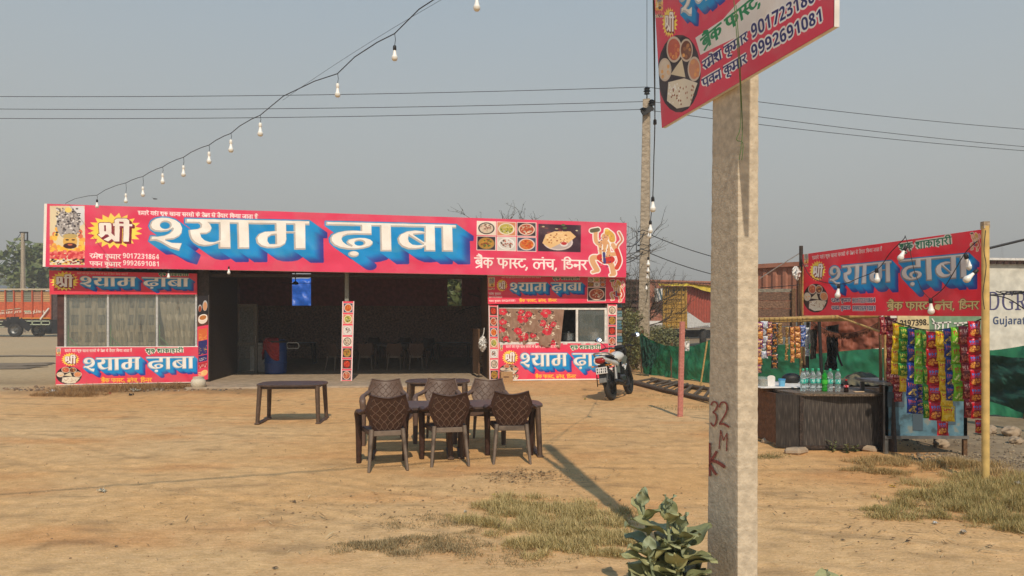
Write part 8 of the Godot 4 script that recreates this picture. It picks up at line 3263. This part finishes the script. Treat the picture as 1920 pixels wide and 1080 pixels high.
func milkweed(label: String, p: Vector3, stems: Array, sd: int) -> void:
	var o := thing("milkweed_plant", label, "plant", p)
	rng.seed = sd
	var lm := []
	for c in [[C(172, 172, 122), C(148, 150, 102)], [C(138, 142, 98), C(118, 122, 82)], [C(156, 164, 128), C(134, 144, 108)]]:
		var x := grainy(c[0], c[1], 0.55, 3.0, 0.02, 180)
		x.backlight_enabled = true
		x.backlight = Color(0.22, 0.26, 0.1)
		lm.append(x)
	var vein := mat(C(196, 200, 160), 0.6)
	for s in stems:   # foot x, foot z, tip x, height, tip z, pairs
		var a := Vector3(s[0], -0.02, s[1])
		var b := Vector3(s[2], s[3], s[4])
		var path := smooth_path([a, a.lerp(b, 0.5) + Vector3(0.02, 0, 0.02), b], 5)
		var m := Mb.new()
		m.tube(path, [0.014, 0.0135, 0.013, 0.0125, 0.012, 0.0115, 0.011, 0.010, 0.009, 0.008, 0.006], 7)
		obj("stem", m, lm[2], o)
		for i in int(s[5]):
			var f := 0.12 + 0.86 * i / maxf(1.0, s[5] - 1.0)
			var q: Vector3 = path[int(f * (path.size() - 1))]
			var an0: float = i * 1.57 + s[0] * 20.0
			var young := smoothstep(0.75, 1.0, f)
			for k in 2:
				var an: float = an0 + PI * k + rf(-0.3, 0.3)
				var el := lerpf(0.35, 1.2, young) + rf(-0.35, 0.3)
				var d := Vector3(cos(an) * cos(el), sin(el), sin(an) * cos(el))
				var l := lerpf(0.2, 0.09, young) * rf(0.85, 1.15)
				m = Mb.new()
				var up := Vector3(-cos(an) * sin(el), cos(el), -sin(an) * sin(el))
				big_leaf(m, q + d * 0.012, d, up, l, l * 0.38, rf(-0.1, 0.35) * (1.0 - young))
				var lf := obj("leaf", m, lm[2] if young > 0.6 else lm[rng.randi() % 2], o)
				m = Mb.new()
				m.tube([q, q + d * 0.012, q + d * (0.012 + l * 0.45) + up * 0.002 - up * 0.02 * l], [0.003, 0.003, 0.0018], 5)
				obj("midrib", m, vein, lf)


func grass_patch(called: String, label: String, spots: Array, n: int, lo: float, hi: float, cols: Array, sd: int, full := 0.0) -> void:   # spots: x, z, radius x, radius z, weight
	rng.seed = sd
	var mb := Mb.new()
	mb.tinted = true
	mb.c = Color.WHITE
	mb.blade(Vector3.ZERO, Vector3(0.06, 0, 0), Vector3(0.1, 1, 0.25), Vector3(0.01, 0.5, 0.06))
	var mm := MultiMesh.new()
	mm.transform_format = MultiMesh.TRANSFORM_3D
	mm.use_colors = true
	mm.mesh = mb.mesh()
	var tr := []
	var cc := []
	var nz := noise(1.4, sd, 3)
	var guard := 0
	while tr.size() < n and guard < n * 8:
		guard += 1
		var s: Array = spots[rng.randi() % spots.size()]
		var r := sqrt(rng.randf())
		var an := rf(0, TAU)
		var x: float = s[0] + cos(an) * r * s[2]
		var z: float = s[1] + sin(an) * r * s[3]
		var v := nz.get_noise_2d(x * 1.6, z * 2.2)
		if v < lerpf(-0.5, 0.45, r) + rf(-0.25, 0.25) - full:
			continue
		var hgt: float = rf(lo, hi) * (1.0 - 0.5 * r) * s[4] * (0.8 + 0.6 * v)
		var lay := rf(0.0, 0.9) if rng.randf() < 0.75 else rf(0.9, 1.45)
		var b := Basis(Vector3.UP, rf(0, TAU)) * Basis(Vector3.RIGHT, lay)
		tr.append(Transform3D(b.scaled_local(Vector3(rf(0.02, 0.045), hgt, hgt)), Vector3(x, gy(x, z) - 0.004, z)))
		var c: Color = cols[rng.randi() % cols.size()]
		cc.append(lin(c.lerp(cols[0], clampf(0.5 + v, 0, 1) * 0.5).darkened(rf(0.0, 0.15))))
	mm.instance_count = tr.size()
	for i in tr.size():
		mm.set_instance_transform(i, tr[i])
		mm.set_instance_color(i, cc[i])
	var o := MultiMeshInstance3D.new()
	o.name = numbered(called)
	o.multimesh = mm
	o.material_override = M.straw
	add_child(o)
	tag(o, label, "grass")
	stuff(o)


func scatter(called: String, label: String, category: String, mesh: Mesh, m: Material, spots: Array, n: int, lo: float, hi: float, cols: Array, sd: int, flat := true) -> void:
	rng.seed = sd
	var mm := MultiMesh.new()
	mm.transform_format = MultiMesh.TRANSFORM_3D
	mm.use_colors = true
	mm.mesh = mesh
	mm.instance_count = n
	for i in n:
		var s: Array = spots[rng.randi() % spots.size()]
		var r := sqrt(rng.randf())
		var an := rf(0, TAU)
		var x: float = s[0] + cos(an) * r * s[2]
		var z: float = s[1] + sin(an) * r * s[3]
		var k := rf(lo, hi) * (1.0 if rng.randf() < 0.85 else 1.8)
		var b := Basis(Vector3.UP, rf(0, TAU)) * Basis(Vector3.RIGHT, rf(-0.3, 0.3) if flat else rf(0, TAU))
		mm.set_instance_transform(i, Transform3D(b.scaled(Vector3.ONE * k), Vector3(x, gy(x, z) + 0.15 * k, z)))
		mm.set_instance_color(i, lin((cols[rng.randi() % cols.size()] as Color).darkened(rf(0, 0.2))))
	var o := MultiMeshInstance3D.new()
	o.name = numbered(called)
	o.multimesh = mm
	o.material_override = m
	add_child(o)
	tag(o, label, category)
	stuff(o)


func plants() -> void:
	milkweed("broad-leaved grey-green milkweed plant at the foot of the foreground pole", Vector3(0.835, 0, -4.14), [[0.0, 0.0, 0.02, 0.62, 0.02, 9], [-0.04, 0.03, -0.11, 0.62, -0.06, 9], [0.05, -0.02, 0.10, 0.52, 0.06, 8], [0.03, 0.06, 0.08, 0.46, -0.03, 7], [-0.06, 0.05, -0.10, 0.38, 0.12, 7], [0.02, 0.08, 0.05, 0.36, 0.14, 7]], 201)
	milkweed("tip of a small milkweed plant cut by the picture's bottom edge", gnd(1556, 1150), [[0.0, 0.0, -0.01, 0.14, 0.0, 3]], 202)
	var dry := [C(158, 142, 92), C(132, 124, 74), C(180, 160, 110), C(112, 108, 62)]
	var pg := func(x: float, y: float, rx: float, rz: float, k: float) -> Array:
		var g := gnd(x, y)
		return [g.x, g.z, rx, rz, k]
	grass_patch("grass", "patch of dry olive grass on the sand in front of the foreground pole", [pg.call(1010, 980, 0.7, 0.85, 1.0), pg.call(950, 965, 0.5, 0.7, 1.0), pg.call(1110, 980, 0.45, 0.8, 1.0), pg.call(1060, 1025, 0.55, 0.4, 0.9), pg.call(1170, 1000, 0.35, 0.6, 0.8)], 34000, 0.05, 0.14, [C(206, 182, 124), C(180, 162, 104), C(220, 196, 140), C(158, 148, 94)], 211)
	grass_patch("dry_grass", "flattened dry weeds left of the olive grass patch", [pg.call(760, 1025, 0.5, 0.35, 0.8), pg.call(850, 1015, 0.45, 0.35, 0.8), pg.call(700, 1030, 0.35, 0.22, 0.7), pg.call(820, 985, 0.55, 0.35, 0.6), pg.call(930, 1045, 0.6, 0.25, 0.6)], 13000, 0.03, 0.085, [C(172, 150, 110), C(150, 134, 94), C(196, 168, 122), C(128, 116, 84)], 212)
	grass_patch("grass", "band of dry brown-green grass below the black counter", [pg.call(1690, 868, 0.7, 0.35, 1.0), pg.call(1780, 875, 0.6, 0.4, 1.0), pg.call(1640, 885, 0.4, 0.3, 0.7), pg.call(1840, 880, 0.5, 0.5, 1.1)], 13000, 0.06, 0.16, [C(196, 162, 108), C(164, 144, 92), C(212, 178, 122), C(144, 128, 82)], 213)
	grass_patch("grass", "wide patch of dry green-brown grass at the right edge, round the yellow post's foot", [pg.call(1830, 930, 0.7, 0.65, 1.0), pg.call(1900, 950, 0.6, 0.6, 1.2), pg.call(1770, 945, 0.6, 0.5, 0.9), pg.call(1880, 905, 0.6, 0.5, 1.1), pg.call(1700, 965, 0.5, 0.35, 0.5), pg.call(1920, 985, 0.5, 0.35, 0.9), pg.call(1850, 970, 0.6, 0.4, 0.9)], 34000, 0.07, 0.19, [C(194, 170, 110), C(164, 152, 92), C(214, 188, 130), C(138, 134, 80)], 214)
	grass_patch("grass", "thin dry grass at the foot of the plywood counter", [pg.call(1460, 855, 0.35, 0.25, 0.7), pg.call(1440, 860, 0.25, 0.15, 0.7)], 900, 0.04, 0.09, dry, 215)
	grass_patch("grass", "thin dry grass under the ladder by the green fence", [pg.call(1290, 765, 0.9, 0.5, 0.8), pg.call(1230, 742, 0.8, 0.4, 0.5)], 1100, 0.05, 0.12, dry, 216)
	grass_patch("straw", "heap of brown straw and weeds along the foot of the left booth", [pg.call(180, 733, 1.2, 0.55, 1.0), pg.call(260, 729, 1.2, 0.5, 1.0), pg.call(330, 727, 0.9, 0.45, 0.8), pg.call(130, 742, 0.8, 0.4, 0.7)], 20000, 0.10, 0.30, [C(176, 136, 88), C(148, 114, 74), C(200, 160, 108), C(120, 94, 62)], 217, 0.45)
	grass_patch("straw", "sparse straw along the foot of the right booth", [pg.call(1010, 719, 1.4, 0.3, 0.5), pg.call(1120, 716, 0.8, 0.3, 0.4)], 900, 0.03, 0.08, dry, 218)
	for q in [[1555, 846, 0.14], [1582, 848, 0.1], [1597, 846, 0.09], [1562, 838, 0.2]]:
		var o := thing("weed", "small leafy weed under the black counter's %s" % ["front edge, left one", "front edge, middle one", "front edge, right one", "front panel, tall thin one"][[1555, 1582, 1597, 1562].find(q[0])], "weed", gnd(q[0], q[1]) + Vector3(0, 0, 0.1))
		var m := Mb.new()
		m.tinted = true
		rng.seed = int(q[0])
		for i in 26:
			var y := rng.randf()
			var an := rf(0, TAU)
			m.c = lin(C(140, 136, 90).lerp(C(104, 112, 66), rng.randf()))
			var p := Vector3(rf(-0.02, 0.02), y * q[2], rf(-0.02, 0.02))
			var d := Vector3(cos(an), rf(0.1, 0.8), sin(an)).normalized()
			m.blade(p, d.cross(Vector3.UP).normalized() * 0.012, p + d * rf(0.04, 0.075), p + d * 0.03)
		obj("leaves", m, M.leaf, o)
		m = Mb.new()
		m.tube([Vector3.ZERO, Vector3(0.01, q[2], 0)], 0.004, 5)
		obj("stem", m, M.bark, o)


func litter() -> void:
	rng.seed = 300
	var chip := Mb.new()
	chip.tinted = true
	chip.cbox(Vector3.ZERO, Vector3(1, 0.6, 0.8), 0.25)
	var flake := Mb.new()
	flake.tinted = true
	flake.blade(Vector3(-0.5, 0, 0), Vector3(0, 0, 0.18), Vector3(0.5, 0.08, 0), Vector3(0, 0.12, 0))
	flake.blade(Vector3(-0.3, 0.02, 0.1), Vector3(0, 0.0, 0.1), Vector3(0.3, 0.14, 0.3), Vector3(0, 0.1, 0.2))
	var wide := [[0.0, -9.0, 7.5, 4.5], [-3.0, -13.0, 8.0, 4.0], [1.0, -6.5, 5.0, 2.4], [2.5, -13.5, 4.0, 4.0]]
	scatter("pebbles", "pebbles and crumbs of earth scattered over the sand", "pebbles", chip.mesh(), M.vc, wide, 8000, 0.003, 0.010, [C(204, 164, 118), C(180, 142, 100), C(220, 190, 150), C(150, 122, 92)], 301, false)
	scatter("dead_leaves", "dry leaf scraps and straw bits scattered over the sand", "leaf litter", flake.mesh(), M.straw, wide + [[0.1, -7.7, 0.5, 0.35], [0.1, -7.7, 0.4, 0.3], [-0.6, -6.6, 1.6, 0.7], [3.2, -6.4, 1.2, 1.2]], 1100, 0.012, 0.04, [C(160, 124, 82), C(130, 100, 68), C(180, 144, 98), C(106, 84, 60)], 302)
	scatter("rubble", "grey rubble and earth clods round the stall's right end", "rubble", chip.mesh(), M.vc, [[5.6, -8.3, 1.0, 0.9], [6.3, -9.2, 1.4, 1.2], [5.2, -8.6, 0.6, 0.4]], 1500, 0.008, 0.03, [C(164, 144, 116), C(142, 124, 100), C(176, 156, 126), C(122, 106, 88)], 303, false)
	scatter("rubble", "small litter and clods in the straw along the left booth", "rubble", chip.mesh(), M.vc, [[-8.6, -17.0, 3.0, 0.7]], 500, 0.015, 0.06, [C(150, 124, 96), C(120, 100, 80), C(176, 156, 130), C(134, 108, 84)], 304, false)
	var bit := Mb.new()
	bit.tinted = true
	bit.blade(Vector3(-0.5, 0, 0), Vector3(0, 0, 0.03), Vector3(0.5, 0.04, 0.05), Vector3(0, 0.03, 0))
	scatter("straw_bits", "loose bits of straw and dry twigs lying over the whole yard", "straw", bit.mesh(), M.straw, wide + [[3.4, -6.2, 1.4, 1.2], [-1.0, -6.2, 2.4, 0.9], [0.3, -7.6, 0.6, 0.4]], 2600, 0.03, 0.11, [C(150, 116, 76), C(196, 164, 116), C(112, 88, 62), C(222, 196, 150)], 305)
	# single pieces of litter one can point at
	var bits := [
		[191, 924, 0.085, C(232, 222, 196), "pale crumpled paper lying alone on the sand at the left"], [1673, 915, 0.05, C(236, 190, 60), "yellow and white paper cup on the sand before the right grass"], [1754, 983, 0.05, C(240, 238, 230), "white card scrap at the lower edge of the right grass"], [1806, 1001, 0.075, C(226, 216, 200), "flat white torn strip at the lower right"],
		[1741, 938, 0.055, C(224, 218, 206), "white paper scrap caught in the right grass"], [926, 932, 0.035, C(240, 222, 50), "tiny bright yellow wrapper above the olive grass patch"], [873, 962, 0.04, C(232, 220, 200), "white scrap in the dry weeds left of the olive grass"], [1917, 912, 0.13, C(220, 214, 200), "white plastic sheet scrap at the right edge by the grass"],
		[254, 734, 0.2, C(206, 206, 190), "crumpled pale bag in the straw by the left booth"], [1097, 749, 0.06, C(226, 216, 120), "yellowish scrap on the sand before the right booth"], [95, 738, 0.22, C(230, 226, 218), "white crumpled bag at the left booth's corner"], [205, 739, 0.09, C(214, 96, 74), "small red wrapper in the straw by the left booth"],
		[246, 741, 0.12, C(38, 36, 36), "black rag lying in the straw by the left booth"], [1648, 953, 0.07, C(196, 170, 110), "tan torn wrapper on the sand left of the right grass"], [1870, 955, 0.045, C(226, 206, 70), "yellow scrap deep in the right grass"],
	]
	for i in bits.size():
		var q: Array = bits[i]
		var g := gnd(q[0], q[1])
		var o := thing("scrap", q[4], "litter", g + Vector3(0, gy(g.x, g.z), 0), rf(0, TAU))
		var m := Mb.new()
		var nz := noise(1.0, 400 + i, 2)
		m.grid(8, 6, func(u: float, v: float) -> Vector3:
			var s: float = q[2]
			var x := (u - 0.5) * s * (1.0 + 0.4 * nz.get_noise_2d(v * 3.0, 7.0))
			return Vector3(x, 0.012 + s * 0.22 * absf(nz.get_noise_2d(u * 4.0, v * 4.0)) * 2.0 + s * 0.1 * sin(u * 5.0 + i), (v - 0.5) * s * 0.6 * (1.0 + 0.4 * nz.get_noise_2d(u * 3.0, 3.0))), Vector3.UP)
		obj("sheet", m, grainy(q[3], (q[3] as Color).darkened(0.12), 0.7, 4.0), o)
	# clay pot, carton, stones, bird
	var jar := thing("clay_pot", "squat cream clay pot standing at the left booth's doorway corner", "pot", gnd(372, 729))
	var m := Mb.new()
	m.lathe([Vector2(0, 0), Vector2(0.1, 0), Vector2(0.15, 0.06), Vector2(0.165, 0.13), Vector2(0.15, 0.2), Vector2(0.11, 0.235), Vector2(0.12, 0.25), Vector2(0.125, 0.27), Vector2(0.1, 0.275), Vector2(0.095, 0.24), Vector2(0, 0.2)], 26)
	obj("body", m, grainy(C(222, 210, 186), C(196, 182, 158), 0.7, 1.5, 0.03, 310), jar)
	m = Mb.new()
	m.lathe([Vector2(0.112, 0.232), Vector2(0.124, 0.236), Vector2(0.112, 0.242)], 26)
	obj("neck_ring", m, M.white, jar)
	var box := thing("carton", "small brown cardboard carton standing against the right booth's lower board", "carton", bw(949, 718, -0.32), BT.basis.get_euler().y + 0.1)
	m = Mb.new()
	m.cbox(Vector3(0, 0.14, 0), Vector3(0.30, 0.28, 0.24), 0.006)
	obj("box", m, grainy(C(186, 146, 102), C(166, 128, 88), 0.85, 1.0, 0.03, 311), box)
	m = Mb.new()
	m.box(Vector3(0, 0.282, 0), Vector3(0.05, 0.003, 0.242))
	m.box(Vector3(-0.02, 0.16, 0.1215), Vector3(0.14, 0.035, 0.003))
	obj("tape_and_print", m, grainy(C(128, 92, 62), C(112, 80, 54), 0.6, 1.0), box)
	for q in [[1845, 815, 0.09, "round grey stone right of the yellow post, under the green sheet"], [1855, 812, 0.1, "bigger round stone beside the yellow post"], [1896, 818, 0.12, "flat dark stone at the right, under the green sheet"], [1905, 832, 0.08, "small stone at the right edge on the rubble"], [1765, 838, 0.09, "stone in the shade under the blue counter"]]:
		var st := thing("stone", q[3], "stone", gnd(q[0], q[1]), rf(0, 3))
		m = Mb.new()
		var nz := noise(6.0, int(q[0]), 3)
		m.grid(14, 9, func(u: float, v: float) -> Vector3:
			var an := u * TAU
			var ph := PI * v
			var e := Vector3(sin(ph) * cos(an), cos(ph) * 0.7, sin(ph) * sin(an))
			return e * q[2] * (1.0 + 0.25 * nz.get_noise_3dv(e * 0.3)) + Vector3(0, q[2] * 0.5, 0))
		obj("body", m, M.slab, st)
	var bird := thing("bird", "tiny dark bird gliding above the long sign's left half", "bird", at(291, 373, 60.0))
	m = Mb.new()
	m.ball(Vector3.ZERO, Vector3(0.18, 0.05, 0.06), 10, 6)
	m.tri(Vector3(0.08, 0, 0), Vector3(-0.08, 0, 0), Vector3(-0.1, 0.06, 0.45))
	m.tri(Vector3(0.08, 0, 0), Vector3(-0.08, 0, 0), Vector3(-0.1, 0.06, -0.45))
	obj("body", m, M.black, bird)
